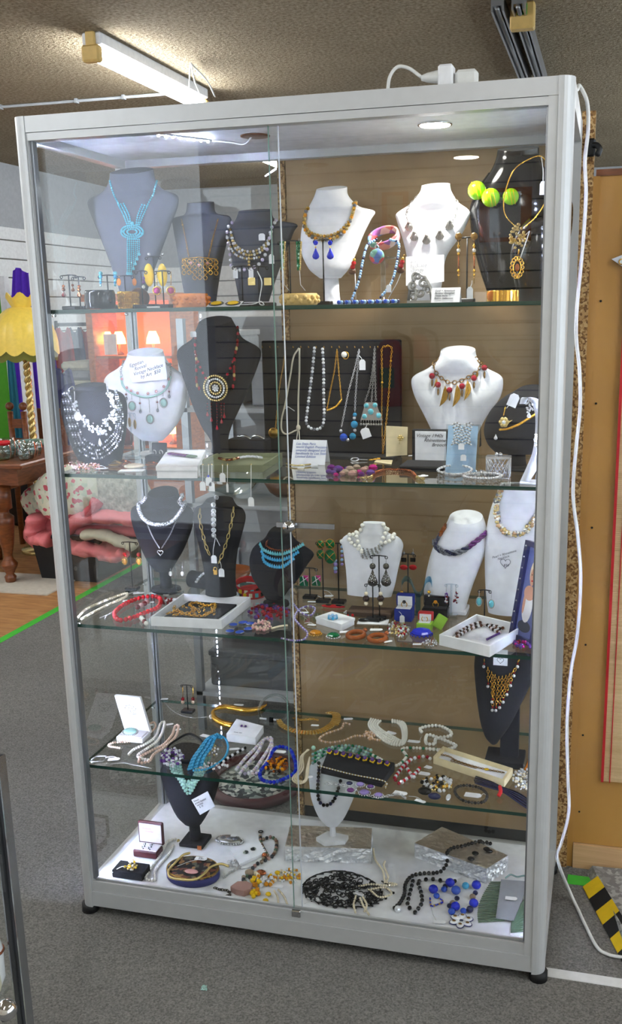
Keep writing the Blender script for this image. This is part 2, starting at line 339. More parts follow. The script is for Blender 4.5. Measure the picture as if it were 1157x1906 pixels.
# ------------------------------------------------------------------ the room
XL, YB, YF, XR, HC = -3.57, -4.0, 7.6, 4.2, 2.75
def struct(name, label, mat, fn):
    t = Th(name, label, None, None, 'structure'); fn(t.part(name, mat)); return t
struct('floor', 'grey short-pile carpet floor', 'carpet', lambda m: m.bx(-1.52, XR, YB, YF, -.05, 0))
struct('floor_parquet', 'warm brown wooden floor beyond the green tape', 'parquet', lambda m: m.bx(XL, -1.52, YB, YF, -.05, -.001))
struct('ceiling', 'rough tan sprayed ceiling', 'popcorn', lambda m: m.bx(XL, XR, YB, YF, HC, HC + .05))
def slatwall(name, label, axis, pos, a0, a1, z0, z1, pitch, mat, openings=None):
    t = Th(name, label, None, None, 'structure')
    b = t.part('backing', 'groove')
    if axis == 'x': b.bx(pos - .05, pos, a0, a1, 0, HC)
    else: b.bx(a0, a1, pos - .05 if pos < 0 else pos, pos if pos < 0 else pos + .05, 0, HC)
    z = z0
    while z < z1 - .01:
        s = t.part('slat', mat)
        zt = min(z + pitch - .009, z1)
        if axis == 'x': s.bx(pos, pos + .018, a0, a1, z, zt, 0, .004)
        elif pos < 0: s.bx(a0, a1, pos, pos + .018, z, zt, 0, .004)
        else: s.bx(a0, a1, pos - .018, pos, z, zt, 0, .004)
        z += pitch
    return t
wl = slatwall('wall_left', 'white slatted wall with a grey band above, behind the lamp', 'x', XL, YB, YF, .05, 2.25, .15, 'slat_white')
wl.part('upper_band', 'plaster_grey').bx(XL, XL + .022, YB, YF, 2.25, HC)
wf = Th('wall_far', 'pale slatted far wall seen through the showcase', None, None, 'structure')
wf.part('backing', 'plaster_grey').bx(XL, XR, YF, YF + .05, 0, HC)
for i in range(13): wf.part('slat', 'slat_white').bx(XL + .05, XR, YF - .018, YF, .05 + i * .15, .05 + i * .15 + .141, 0, .004)
wb = slatwall('wall_back', 'cream slatted shop wall opposite the showcase', 'y', YB, -1.2, XR, .05, HC, .1, 'slat_cream')
# unseen glazed shop front behind and left of the camera, added to let daylight in
t = Th('added_window_1', 'large unseen shop-front window added for daylight', None, None, 'structure')
f = t.part('window_frame', 'alu'); f.bx(XL, -1.2, YB - .04, YB, 0, .12); f.bx(XL, -1.2, YB - .04, YB, 2.6, HC); f.bx(XL, XL + .06, YB - .04, YB, .12, 2.6); f.bx(-1.26, -1.2, YB - .04, YB, .12, 2.6); f.bx(-2.42, -2.36, YB - .04, YB, .12, 2.6)
t.part('pane', 'pane').bx(XL + .06, -2.42, YB - .024, YB - .018, .12, 2.6); t.part('pane', 'pane').bx(-2.36, -1.26, YB - .024, YB - .018, .12, 2.6)
t = Th('added_window_2', 'wide unseen side window added for daylight', None, None, 'structure')  # unseen side glazing, added so daylight fills the room
f = t.part('window_frame', 'alu'); f.bx(XR, XR + .05, YB, YF, 0, .7); f.bx(XR, XR + .05, YB, YF, 2.4, HC)
for k in range(7): y = YB + (YF - YB - .06) * k / 6; f.bx(XR, XR + .05, y, y + .06, .7, 2.4)
for k in range(6): y = YB + (YF - YB - .06) * k / 6; t.part('pane', 'pane').bx(XR + .02, XR + .026, y + .06, y + (YF - YB - .06) / 6, .7, 2.4)
t = Th('floor_tape', 'green tape line where the carpet meets the wooden floor', 'floor tape'); t.part('tape', 'tape_green').bx(-1.545, -1.50, -3.5, 7.4, .0, .0012)
t = Th('floor_tape', 'white tape strip on the carpet beside the showcase foot', 'floor tape'); t.part('tape', 'tape_white').bx(1.19, 2.4, .03, .062, 0, .0012)
t = Th('floor_tape', 'short green tape piece on the carpet below the plywood panel', 'floor tape'); t.part('tape', 'tape_green').bx(1.235, 1.30, .43, .475, 0, .0012)

# boards behind the showcase
t = Th('partition_board', 'brown backing board with chipboard edges standing behind the showcase', 'board')
t.part('panel', 'backboard').bx(.455, 1.196, .528, .552, .09, 1.955); t.part('edge_strip', 'chipboard').bx(.432, .452, .526, .554, 0, 1.96); t.part('edge_strip', 'chipboard').bx(1.198, 1.229, .512, .554, 0, 1.985)
t.part('plinth', 'black_plastic', 'dark skirting strip').bx(.455, 1.196, .530, .55, 0, .088)
t = Th('plywood_panel', 'tall yellow-brown plywood panel beside the showcase', 'panel')
t.part('sheet', 'plywood').bx(1.235, 2.7, .524, .545, .075, 1.84); t.part('kick_board', 'pale_pine').bx(1.246, 2.7, .515, .545, 0, .073)
b = t.part('frame_strip', 'plywood'); b.bx(1.228, 1.245, .520, .548, .0, 1.84)
s = t.part('top_strip', 'dark_wood'); s.bx(1.235, 2.7, .52, .55, 1.84, 1.855)
for z in (1.55, 1.30, .98, .66, .40, .17): t.part('nail', 'black_metal').sphere((1.256 + random.uniform(0, .006), .5235, z), .003, 0, 6, 4)
t = Th('bamboo_blind', 'bamboo slat blind with red edge hanging on the plywood', 'blind')
rd = t.part('reed', 'bamboo', kind='stuff')
for i in range(290): rd.bx(1.318, 1.95, .514, .5165, .275 + i * .005, .2794 + i * .005)
b = t.part('edge_binding', 'red_card'); b.bx(1.312, 1.319, .512, .519, .272, 1.73); b.bx(1.334, 1.3365, .5115, .5145, .272, 1.73)
t = Th('plastic_bag', 'small clear plastic packet on the plywood', 'packet'); c = at(1147, 482, .515)
t.part('bag', 'frosted').prism([(-.012, 0), (.05, .022), (.05, -.03), (.02, -.022)], c, A(1, 0, 0), A(0, 0, 1), .006); t.part('logo_ring', 'gold').torus(c + A(.012, -.004, -.007), .006, .0015, (0, 1, 0))
t = Th('clamp_hook', 'black plastic hook fixed high behind the showcase edge', 'hook'); c = at(1098, 275, .51)
h = t.part('hook', 'black_plastic'); h.bx(c[0] - .01, c[0] + .012, c[1] - .01, c[1] + .012, c[2] - .02, c[2] + .02, 0, .004); h.tube(crom([c, c + A(.012, -.01, .004), c + A(.022, -.014, -.006), c + A(.016, -.016, -.022)], 5), [.007] * 15 + [.004], 0, 8)
# steel ramp with hazard tape
t = Th('checker_ramp', 'grey textured metal ramp plate with yellow and black edge tape', 'ramp')
p0 = on(1078, 1652, 0); t.part('plate', 'checker_steel').add([(1.285, .50, .0), (2.4, .50, .0), (2.4, .06, .0), (1.40, .06, .0), (1.30, .50, .022), (2.4, .50, .05), (2.4, .09, .05), (1.41, .09, .03)], [(4, 7, 6, 5), (0, 3, 7, 4), (3, 2, 6, 7), (2, 1, 5, 6), (1, 0, 4, 5)], 0, False)
hz = t.part('hazard_stripe', ['tape_yellow', 'black_matte'])
e0, e1 = A(1.277, .42, .004), A(1.385, .10, .004); f0, f1 = A(1.315, .44, .03), A(1.425, .13, .036)
for i in range(6): 
    a, b = i / 6, (i + 1) / 6; hz.add([e0 + (e1 - e0) * a, e0 + (e1 - e0) * b, f0 + (f1 - f0) * b, f0 + (f1 - f0) * a, e0 + (e1 - e0) * a - A(0, 0, .003), e0 + (e1 - e0) * b - A(0, 0, .003)], [(0, 1, 2, 3), (4, 5, 1, 0)], i % 2, False)

# fluorescent lamps with lit tubes: one seen batten, the others added to light the room
mk('tube_light', (255, 255, 255), .5, 0, 0, emit=TUBE_E, ecol=(248, 252, 255))
mk('tube_glow', (255, 255, 255), .5, 0, 0, emit=TUBE_E, ecol=(248, 252, 255))
def batten(x, y0, y1, label, rot=False, cover=True):
    t = Th('fluorescent_lamp', label, 'lamp', 'ceiling fluorescent battens')
    t.part('housing', 'white_paint').bx(x - .046, x + .046, y0, y1, HC - .052, HC, 0, .006)
    t.part('tube', 'tube_light').cyl((x, y0 + .03, HC - .085), (x, y1 - .03, HC - .085), .030, None, 0, 14)
    for y in (y0, y1):
        c = t.part('end_cap', 'aged_plastic'); c.bx(x - .042, x + .042, y - .022, y + .022, HC - .125, HC - .055, 0, .008); c.bx(x - .022, x + .022, y - .016, y + .016, HC - .06, HC, 0, .004)
    return t
bt = batten(-.985, 2.24, 3.46, 'lit fluorescent tube on the ceiling above the showcase corner')
cb = bt.part('wire', 'cable'); p = on(355, 118, HC - .02); cb.tube(crom([on(352, 165, HC - .08), p, on(362, 150, HC - .04), on(372, 175, HC - .09)], 6), .004); cb.tube(crom([p, on(385, 150, HC - .05), on(400, 180, HC - .1)], 6), .004)
for (x, y, l) in ((-2.3, .2, 'fluorescent batten over the wooden floor'), (-3.15, 1.5, 'fluorescent batten along the white slatted wall'), (1.0, -2.6, 'fluorescent batten behind the viewer near the cream wall'), (2.6, -.8, 'fluorescent batten high beside the plywood'), (-.9, -1.3, 'fluorescent batten over the aisle before the showcase'), (-1.3, 5.6, 'fluorescent batten near the far wall'), (2.4, 4.6, 'fluorescent batten beyond the plywood')):  # unseen lamps added for room light; the slatted-wall one brightens that wall
    batten(x, y - .61, y + .61, l)
# unlit twin batten
t = Th('unlit_batten', 'unlit twin aluminium lamp channel on the ceiling above the plywood side', 'lamp')
for xx, nm in ((.79, 1), (.872, 1)):
    b = t.part('channel', 'alu_dark'); b.bx(xx - .026, xx + .026, 2.3, 3.75, HC - .035, HC); b.bx(xx - .026, xx - .018, 2.3, 3.75, HC - .055, HC - .035); b.bx(xx + .018, xx + .026, 2.3, 3.75, HC - .055, HC - .035); b.cyl((xx, 2.3, HC - .045), (xx, 3.75, HC - .045), .010, None, 0, 8)
e = t.part('end_cap', 'aged_plastic'); e.bx(.83, .93, 2.40, 2.46, HC - .10, HC - .0, 0, .006); t.part('end_marking', 'tape_green').bx(.86, .90, 2.395, 2.40, HC - .05, HC - .01)
# conduit
t = Th('ceiling_conduit', 'white electrical conduit running along the ceiling', 'conduit')
t.part('pipe', 'plaster_grey').cyl((XL + .05, 3.45, HC - .012), (-1.1, 3.45, HC - .012), .008, None, 0, 8)
for x in (-2.9, -2.25, -1.75, -1.45): t.part('clip', 'plaster_grey').bx(x - .008, x + .008, 3.435, 3.465, HC - .024, HC)
# extinguisher on the wall opposite (seen mirrored in the doors)
c = at(730, 700, 4.0); t = Th('fire_extinguisher', 'red fire extinguisher on the cream wall, mirrored in the glass', 'extinguisher')
X, Z = c[0], c[2] - .18; t.part('cylinder', 'extinguisher').lathe((X, YB + .1, Z), [(.01, 0), (.075, .005), (.08, .03), (.08, .34), (.06, .39), (.03, .41), (.01, .415)], 0, 16)
t.part('valve', 'black_plastic').bx(X - .05, X + .05, YB + .08, YB + .12, Z + .41, Z + .46, 0, .01); t.part('label_plate', 'green').bx(X - .045, X + .045, YB + .181, YB + .184, Z + .12, Z + .24)
t.part('hose', 'black_plastic').tube(crom([(X + .05, YB + .1, Z + .44), (X + .13, YB + .1, Z + .38), (X + .13, YB + .1, Z + .1)], 6), .012)
# framed notices opposite, mirrored in the doors
for (u, v, wd, hh, lb, mt) in ((735, 400, .16, .26, 'orange edged notice on the cream wall above', 'cream_card'), (940, 400, .3, .3, 'pale notice sheet on the cream wall', 'white_card')):
    c = at(u, v, 4.0); t = Th('wall_notice', lb, 'notice'); t.part('frame', 'orange').bx(c[0] - wd / 2, c[0] + wd / 2, YB + .018, YB + .03, c[2] - hh / 2, c[2] + hh / 2); t.part('sheet', mt).bx(c[0] - wd * .3, c[0] + wd * .3, YB + .03, YB + .033, c[2] - hh * .42, c[2] + hh * .42)

# ------------------------------------------------------------------ the showcase
W, D, H = 1.2, .5026, 1.961
Z1, Z2, Z3, Z4, ZF = 1.5511, 1.1716, .7951, .4163, .0744
sh = Th('glass_showcase', 'tall silver-framed glass showcase full of costume jewellery', 'showcase')
def post(x0, x1, y0, y1, rx, name='corner_post', z0=.022):
    m = sh.part(name, 'alu'); n = 6; r = .026; P = []
    if rx: # rounded outer front edge
        s = 1 if rx > 0 else -1; ox = x1 if s > 0 else x0; ix = x0 if s > 0 else x1
        P = [(ix, y0)] + [(ox - s * r + s * r * math.sin(PI / 2 * k / n), y0 + r - r * math.cos(PI / 2 * k / n)) for k in range(n + 1)] + [(ox, y1), (ix, y1)]
        if s < 0: P = P[::-1]
    else: P = [(x0, y0), (x1, y0), (x1, y1), (x0, y1)]
    m.prism(P, (0, 0, (z0 + H) / 2), (1, 0, 0), (0, 1, 0), H - z0)
    return m
post(0, .033, 0, .035, -1); post(W - .03, W, 0, .035, 1); post(0, .02, D - .03, D, 0); post(W - .03, W, D - .03, D, 0)
m = sh.part('door_jamb', 'alu'); m.bx(.033, .036, .004, .03, .066, 1.912); m = sh.part('door_jamb', 'alu'); m.bx(W - .048, W - .0305, .003, .03, .066, 1.927)
m = sh.part('door_channel', 'alu_dark'); m.bx(.036, .043, .012, .028, .1, 1.912); m = sh.part('door_channel', 'alu_dark'); m.bx(W - .052, W - .048, .012, .028, .1, 1.912)
m = sh.part('fascia', 'alu'); m.bx(.033, W - .03, .002, .035, 1.9275, H); m = sh.part('top_track', 'alu'); m.bx(.033, W - .048, .004, .035, 1.911, 1.9265)
m = sh.part('bottom_rail', 'alu'); m.bx(.033, W - .03, .002, .035, .026, .068); m = sh.part('bottom_track', 'alu'); m.bx(.036, W - .048, .006, .012, .069, .096); m.bx(.036, W - .048, .021, .027, .069, .096); m.bx(.036, W - .048, .012, .036, .069, .077)
for x0, x1 in ((0.001, .029), (W - .029, W - .001)):
    m = sh.part('side_rail', 'alu'); m.bx(x0, x1, .035, D - .03, 1.913, H); m = sh.part('side_rail', 'alu'); m.bx(x0, x1, .035, D - .03, .026, .07)
m = sh.part('back_rail', 'alu'); m.bx(.03, W - .03, D - .029, D - .001, 1.913, H); m = sh.part('back_rail', 'alu'); m.bx(.03, W - .03, D - .029, D - .001, .026, .07)
m = sh.part('top_panel', 'white_panel'); m.bx(.028, W - .028, .034, D - .028, 1.932, 1.95)
m = sh.part('floor_panel', 'white_panel'); m.bx(.028, W - .028, .034, D - .028, ZF - .016, ZF)
for x in (.035, W - .035): 
    for y in (.02, D - .02):
        if x < .1 or True: m = sh.part('foot', 'rubber'); m.cyl((x - (.02 if x < .1 else -.02), y, 0), (x - (.02 if x < .1 else -.02), y, .022), .022, .022, 0, 14)
m = sh.part('side_pane', 'pane'); m.bx(.013, .019, .034, D - .029, .068, 1.915); m = sh.part('side_pane', 'pane'); m.bx(W - .019, W - .013, .034, D - .029, .068, 1.915)
m = sh.part('back_pane', 'pane'); m.bx(.029, W - .029, D - .017, D - .011, .068, 1.915)
ldoor = sh.part('sliding_door', 'pane', 'clear glass sliding door, rear track'); ldoor.bx(.034, .604, .0215, .0265, .078, 1.92)
rdoor = sh.part('sliding_door', 'pane', 'clear glass sliding door, front track'); rdoor.bx(.588, W - .032, .0125, .0175, .078, 1.92)
m = sh.part('door_edge', 'frosted', under=ldoor); m.bx(.6045, .606, .0215, .0265, .097, 1.91); m = sh.part('door_edge', 'glass_green', under=rdoor); m.bx(.5862, .5875, .0125, .0175, .097, 1.91)
m = sh.part('lock_bar', 'steel', under=rdoor); m.bx(.577, .7125, .0066, .0105, 1.067, 1.0795, 0, .001); m = sh.part('lock_cylinder', 'chrome', under=rdoor); m.cyl((.612, -.014, 1.0735), (.612, .0105, 1.0735), .0125, None, 0, 16); m.cyl((.612, -.016, 1.0735), (.612, -.014, 1.0735), .009, .009, 0, 16); m = sh.part('keyhole', 'black_metal', under=rdoor); m.bx(.6105, .6135, -.0168, -.0155, 1.069, 1.078)
m = sh.part('door_clip', 'chrome', under=rdoor); m.bx(.582, .606, .003, .0118, .078, .097, 0, .002)
for x in (.0215, W - .041):     # shelf standards at the back
    m = sh.part('shelf_standard', 'alu_dark'); m.bx(x, x + .005, D - .045, D - .031, .078, 1.91); m.bx(x + .009, x + .013, D - .043, D - .031, .078, 1.91)
SHY0, SHY1 = .032, D - .034
for z in (Z1, Z2, Z3, Z4):
    m = sh.part('glass_shelf', ['shelf_glass', 'edge_glass']); th = .0085; x0, x1 = .022, W - .022
    V = [(x0, SHY0, z - th), (x1, SHY0, z - th), (x1, SHY1, z - th), (x0, SHY1, z - th), (x0, SHY0, z), (x1, SHY0, z), (x1, SHY1, z), (x0, SHY1, z)]
    m.add(V, [(0, 3, 2, 1), (4, 5, 6, 7)], 0, False); m.add(V, [(0, 1, 5, 4), (1, 2, 6, 5), (2, 3, 7, 6), (3, 0, 4, 7)], 1, False)
    for x in (.029, W - .029):
        for y in (.07, D - .07): c = sh.part('shelf_peg', 'chrome'); c.cyl((x - .009 if x < .5 else x + .009, y, z - .0125), (x, y, z - .0125), .0035, None, 0, 8)
# diodes up the front posts
for x, stp in ((.0215, 1), (W - .0275, 3)):
    m = sh.part('light_strip', 'white_panel'); xs = x
    m.bx(xs, xs + .006, .0352, .0365, .085, 1.90)
    dd = sh.part('diode', 'led', under=m, kind='stuff')
    for k in range(0, 96, stp): z = .095 + k * .0188; dd.bx(xs + .001, xs + .005, .0366, .0376, z, z + .010)
m = sh.part('light_strip', 'white_panel'); a, b = A(.285, .117, 1.929), A(.365, .252, 1.929); d = unit(b - a); m.tube([a, b], .003)
dd = sh.part('diode', 'led', under=m, kind='stuff')
for k in range(8): dd.sphere(a + (b - a) * (k + .5) / 8 - A(0, 0, .003), .003, 0, 6, 4)
m = sh.part('wire', 'cable'); m.tube(crom([b, b + A(.04, .01, -.004), b + A(.08, 0, -.012), A(.47, .235, 1.928)], 6), .0022)
m = sh.part('cable_hole', 'brown'); m.lathe((.478, .24, 1.9285), [(.03, 0), (.034, .001), (.034, .0035)], 0, 20)
mk('downlight_glow', (255, 252, 244), .5, 0, 0, emit=SPOT_E * 10, ecol=(255, 250, 240))
for x, y in ((.894, .24),):
    m = sh.part('downlight', 'chrome'); m.torus((x, y, 1.9305), .036, .003); g = sh.part('lamp_face', 'downlight_glow', under=m); g.lathe((x, y, 1.9275), [(.033, 0), (.034, .004)], 0, 20)
    l = bpy.data.lights.new('downlight_beam', 'SPOT'); l.energy = SPOT_E * 4.0; l.spot_size = 1.9; l.spot_blend = .6; l.shadow_soft_size = .03; l.color = (1, .98, .94)
    o = bpy.data.objects.new('downlight_beam', l); o.location = (x, y, 1.922); col.objects.link(o)

# the cables and plug on top and beside
t = Th('power_cable', 'white power cable hanging down beside the showcase to the floor', 'cable')
pts = [at(1046, 140, .10) * 0 + A(1.17, .12, 1.965), A(1.196, .15, 1.962)]
for (u, v) in ((1078, 160), (1092, 190), (1094, 240), (1088, 300), (1090, 360), (1086, 430), (1080, 500), (1073, 575), (1072, 630), (1078, 690), (1079, 760), (1072, 830), (1066, 920), (1075, 1000), (1080, 1080), (1074, 1180), (1062, 1250), (1055, 1340), (1056, 1440), (1058, 1510), (1045, 1565), (1036, 1590)): pts.append(at(u, v, .22))
for (u, v, Y) in ((1040, 1610, .25), (1048, 1632, .30), (1058, 1655, .345)): pts.append(at(u, v, Y))
for (u, v) in ((1070, 1682), (1088, 1720), (1110, 1762), (1130, 1776), (1160, 1782), (1230, 1790)): pts.append(on(u, v, .006))
K = crom(pts, 6); K[:, 2] = np.maximum(K[:, 2], .0052)
t.part('cord', 'cable').tube(K, .0042, 0, 8)
t = Th('power_plug', 'white plug and cable joiner lying on top of the showcase', 'plug')
def topat(u, v, z): return on(u, v, z)
c = A(.90, .045, 1.984); t.part('cord', 'cable').tube(crom([A(.834, .035, 1.964), A(.838, .038, 1.99), A(.852, .045, 2.008), A(.875, .046, 2.004), c + A(0, 0, .002)], 6), .0035, 0, 8)
t.part('plug_body', 'cable').lathe(c, [(.005, 0), (.009, .012), (.012, .03), (.013, .05)], 0, 10, np.array([[0, 0, 1], [1, 0, 0], [0, 1, 0]]))
t.part('socket_block', 'white_paint').bx(.935, .965, .03, .065, 1.9616, 2.004, 0, .004); t.part('joiner', 'cable').bx(.968, 1.012, .034, .062, 1.9616, 1.993, 0, .006)

# ------------------------------------------------------------------ the shop beyond, seen past the post and through the glass
def lathe_thing(name, label, cat, c, prof, mat, n=20, group=None): t = Th(name, label, cat, group); t.part(name, mat).lathe(c, prof, 0, n); return t
# yellow lamp
Yl = 3.6; c = at(42, 600, Yl); r = .205; t = Th('standard_lamp', 'yellow scalloped lampshade on a twisted brass pole', 'lamp')
zt, zb = at(25, 572, Yl)[2], at(25, 652, Yl)[2]
for k in range(12):
    m = t.part('shade_panel', 'lamp_yellow'); a0, a1 = 2 * PI * k / 12, 2 * PI * (k + 1) / 12; V = []; nr, na = 8, 6
    for i in range(nr + 1):
        s = i / nr
        for j in range(na + 1):
            a = a0 + (a1 - a0) * j / na; rr = r * (.28 + .74 * math.sin(s * PI / 2) ** 1.05) * (1 + .03 * math.sin(PI * j / na)); z = zt + (zb - zt) * (s ** 1.7) - (.03 * math.sin(PI * j / na) if i == nr else 0); V.append((c[0] + rr * math.cos(a), Yl + rr * math.sin(a), z))
    m.add(V, [(i * (na + 1) + j, i * (na + 1) + j + 1, (i + 1) * (na + 1) + j + 1, (i + 1) * (na + 1) + j) for i in range(nr) for j in range(na)])
m = t.part('fringe', 'lamp_trim'); V = []
for k in range(96): a = 2 * PI * k / 96; rr = r * 1.01; V += [(c[0] + rr * math.cos(a), Yl + rr * math.sin(a), zb + .005 - .028 * abs(math.sin(6 * a))), (c[0] + rr * .96 * math.cos(a), Yl + rr * .96 * math.sin(a), zb - .05 - .02 * abs(math.sin(6 * a)))]
m.add(V, [(2 * k, 2 * k + 1, (2 * k + 3) % 192, (2 * k + 2) % 192) for k in range(96)])
m = t.part('crown', 'lamp_yellow'); V = []
for k in range(32): a = 2 * PI * k / 32; V += [(c[0] + .055 * math.cos(a), Yl + .055 * math.sin(a), zt - .005), (c[0] + .09 * math.cos(a), Yl + .09 * math.sin(a), zt + .075 + .018 * math.cos(6 * a))]
m.add(V, [(2 * k, (2 * k + 2) % 64, (2 * k + 3) % 64, 2 * k + 1) for k in range(32)])
px_ = at(62, 700, Yl)[0] - .0
m = t.part('twisted_pole', 'pale_gold'); zz = np.linspace(.03, zb, 160)
for ph in (0, PI): m.tube([(c[0] + .012 * math.cos(z * 70 + ph), Yl + .012 * math.sin(z * 70 + ph), z) for z in zz], .013, 0, 6)
m = t.part('base', 'pale_gold'); m.lathe((c[0], Yl, 0), [(.14, 0), (.14, .02), (.05, .035), (.02, .05)], 0, 20)
# hanging cloths behind the lamp
def cloth(name, label, cat, mat, x0, x1, Y, z0, z1, folds=5, amp=.03, rot=0., group=None):
    t = Th(name, label, cat, group); m = t.part(name, mat); V = []; nx, nz = folds * 6, 8
    for i in range(nz + 1):
        s = i / nz
        for j in range(nx + 1):
            q = j / nx; wd = (.55 + .45 * s ** .5); x = (x0 + x1) / 2 + (q - .5) * (x1 - x0) * wd; V.append((x, Y + amp * math.sin(q * folds * 2 * PI) * (.4 + .6 * s), z1 + (z0 - z1) * s + .02 * math.sin(q * 9)))
    F = [(i * (nx + 1) + j, i * (nx + 1) + j + 1, (i + 1) * (nx + 1) + j + 1, (i + 1) * (nx + 1) + j) for i in range(nz) for j in range(nx)]; n = len(V)
    V2 = [(a, b + .006, c_) for a, b, c_ in V]; m.add(np.array(V + V2), F + [tuple(k + n for k in f[::-1]) for f in F]); return t
def X_(u, v, Y): return at(u, v, Y)[0]
def Zz(u, v, Y): return at(u, v, Y)[2]
cloth('hanging_cloth', 'purple cloth hanging behind the yellow lamp', 'cloth', 'purple_cloth', X_(12, 600, 4.6), X_(105, 600, 4.6), 4.6, .25, Zz(50, 503, 4.6))
cloth('hanging_cloth', 'teal cloth hanging by the green doorway behind the lamp', 'cloth', 'teal_cloth', X_(12, 700, 4.3), X_(32, 700, 4.3), 4.3, .02, Zz(20, 660, 4.3), 2, .02)
t = Th('door_1', 'white door frame with green panel behind the lamp', None, None, 'structure'); Yd = 4.8; x1 = X_(18, 600, Yd); xw = XL + .03
t.part('panel', 'green_cloth').bx(xw, x1 - .05, Yd, Yd + .03, 0, Zz(8, 527, Yd)); t.part('frame', 'white_paint').bx(x1 - .05, x1, Yd - .02, Yd + .04, 0, Zz(8, 527, Yd)); t.part('frame', 'white_paint').bx(xw, x1, Yd - .02, Yd + .04, Zz(8, 527, Yd), Zz(8, 514, Yd))
t = Th('slotted_panel', 'white slotted upright panel behind the lamp pole', 'panel'); Ys = 4.0; x0 = X_(38, 700, Ys); x1 = X_(58, 700, Ys)
t.part('panel', 'slat_white').bx(x0, x1, Ys, Ys + .03, 0, Zz(45, 655, Ys))
for k in range(7): z = Zz(48, 670 + k * 14, Ys); t.part('slot', 'indigo').bx(x0 + (x1 - x0) * .45, x1 - .006, Ys - .003, Ys, z - .004, z + .004)
# table with turned legs
Yt = 2.84; zt = .73; tx0, tx1, ty0, ty1 = -3.2, -1.86, 2.72, 3.5
t = Th('wooden_table', 'brown wooden table with turned legs beside the rug', 'table'); t.part('table_top', 'dark_wood').bx(tx0, tx1, ty0, ty1, zt - .03, zt, 0, .008); t.part('apron', 'dark_wood').bx(tx0 + .06, tx1 - .06, ty0 + .05, ty1 - .05, zt - .13, zt - .03)
pr = [(.018, 0), (.03, .01), (.035, .04), (.022, .055), (.045, .10), (.05, .12), (.028, .15), (.024, .17), (.04, .24), (.052, .36), (.055, .40), (.03, .42), (.03, .44), (.05, .45), (.05, .6)]
for x, y in ((-2.08, 2.84), (-3.1, 2.84), (-2.08, 3.4), (-3.1, 3.4)): t.part('leg', 'dark_wood').lathe((x, y, 0), pr, 0, 14)
glass_spots = [(5, 845, .05, .09), (15, 838, .045, .12), (26, 842, .04, .10), (36, 838, .04, .09), (44, 846, .035, .07), (50, 836, .05, .10), (58, 842, .04, .08), (66, 836, .04, .09)]
for i, (u, v, r, h) in enumerate(glass_spots):
    p = at(u, v, 2.86 + .06 * (i % 4)); t = Th('glass_jar', ['squat clear glass jar on the table corner', 'tall clear glass jar on the table', 'small clear tumbler on the table', 'clear tumbler beside the jars on the table', 'low clear dish at the table edge', 'clear glass vase on the table', 'narrow clear glass on the table', 'clear glass nearest the showcase post'][i], 'glassware', 'glassware on the wooden table')
    t.part('vessel', 'clear_glassware').lathe((p[0], p[1], zt), [(r * .6, 0), (r * .8, .01), (r, h * .5), (r * .9, h), (r * .84, h), (r * .92, h * .5), (r * .7, .012)], 0, 14)
    if i == 0: t.part('lid', 'red').lathe((p[0], p[1], zt + h), [(r * .95, 0), (r * .95, .02), (r * .6, .025)], 0, 14)
t = Th('blue_dish', 'pale blue flat dish on the table', 'dish'); p = at(55, 832, 3.3); t.part('dish', 'glass_green').lathe((p[0], p[1], zt), [(.06, 0), (.10, .03), (.12, .05), (.115, .05), (.06, .01)], 0, 18)
# wooden chair posts and pine chair behind the table
t = Th('wooden_chair', 'wooden chair with round finials behind the table', 'chair'); Yc = 3.75; xa, xb = X_(20, 780, Yc), X_(45, 780, Yc); ztop = Zz(30, 752, Yc)
for x in (xa, xb):
    q = t.part('back_post', 'dark_wood'); q.cyl((x, Yc, 0), (x, Yc, ztop - .05), .02, None, 0, 10); q.sphere((x, Yc, ztop - .015), .028, 0, 12, 8)
    t.part('leg', 'dark_wood').cyl((x, Yc - .42, 0), (x, Yc - .42, .44), .018, None, 0, 10)
t.part('seat', 'dark_wood').bx(xa - .05, xb + .05, Yc - .46, Yc + .02, .44, .47, 0, .008)
for z in (ztop - .12, ztop - .25): t.part('back_rail', 'dark_wood').bx(xa, xb, Yc - .012, Yc + .012, z - .04, z + .02)
t = Th('bed_headboard', 'dark brown wooden headboard behind the glassware', 'headboard'); Yc = 4.1; t.part('board', 'dark_wood').bx(X_(44, 790, Yc), X_(120, 790, Yc), Yc, Yc + .03, .5, Zz(60, 760, Yc), 0, .006); t.part('leg', 'dark_wood').bx(X_(44, 790, Yc), X_(50, 790, Yc), Yc, Yc + .04, 0, .5); t.part('leg', 'dark_wood').bx(X_(114, 790, Yc), X_(120, 790, Yc), Yc, Yc + .04, 0, .5)
t = Th('white_cushion', 'white cushion on the wooden chair at the picture edge', 'cushion'); p = at(4, 775, 3.6); t.part('cushion', 'cream_cloth').sphere((p[0] - .03, 3.55, .56), .12, 0, 14, 10, (1, .6, .75))
t = Th('rug', 'small white fringed rug on the wooden floor', 'rug'); t.part('rug', 'rug').bx(-2.9, -1.72, 2.64, 3.02, 0, .008)
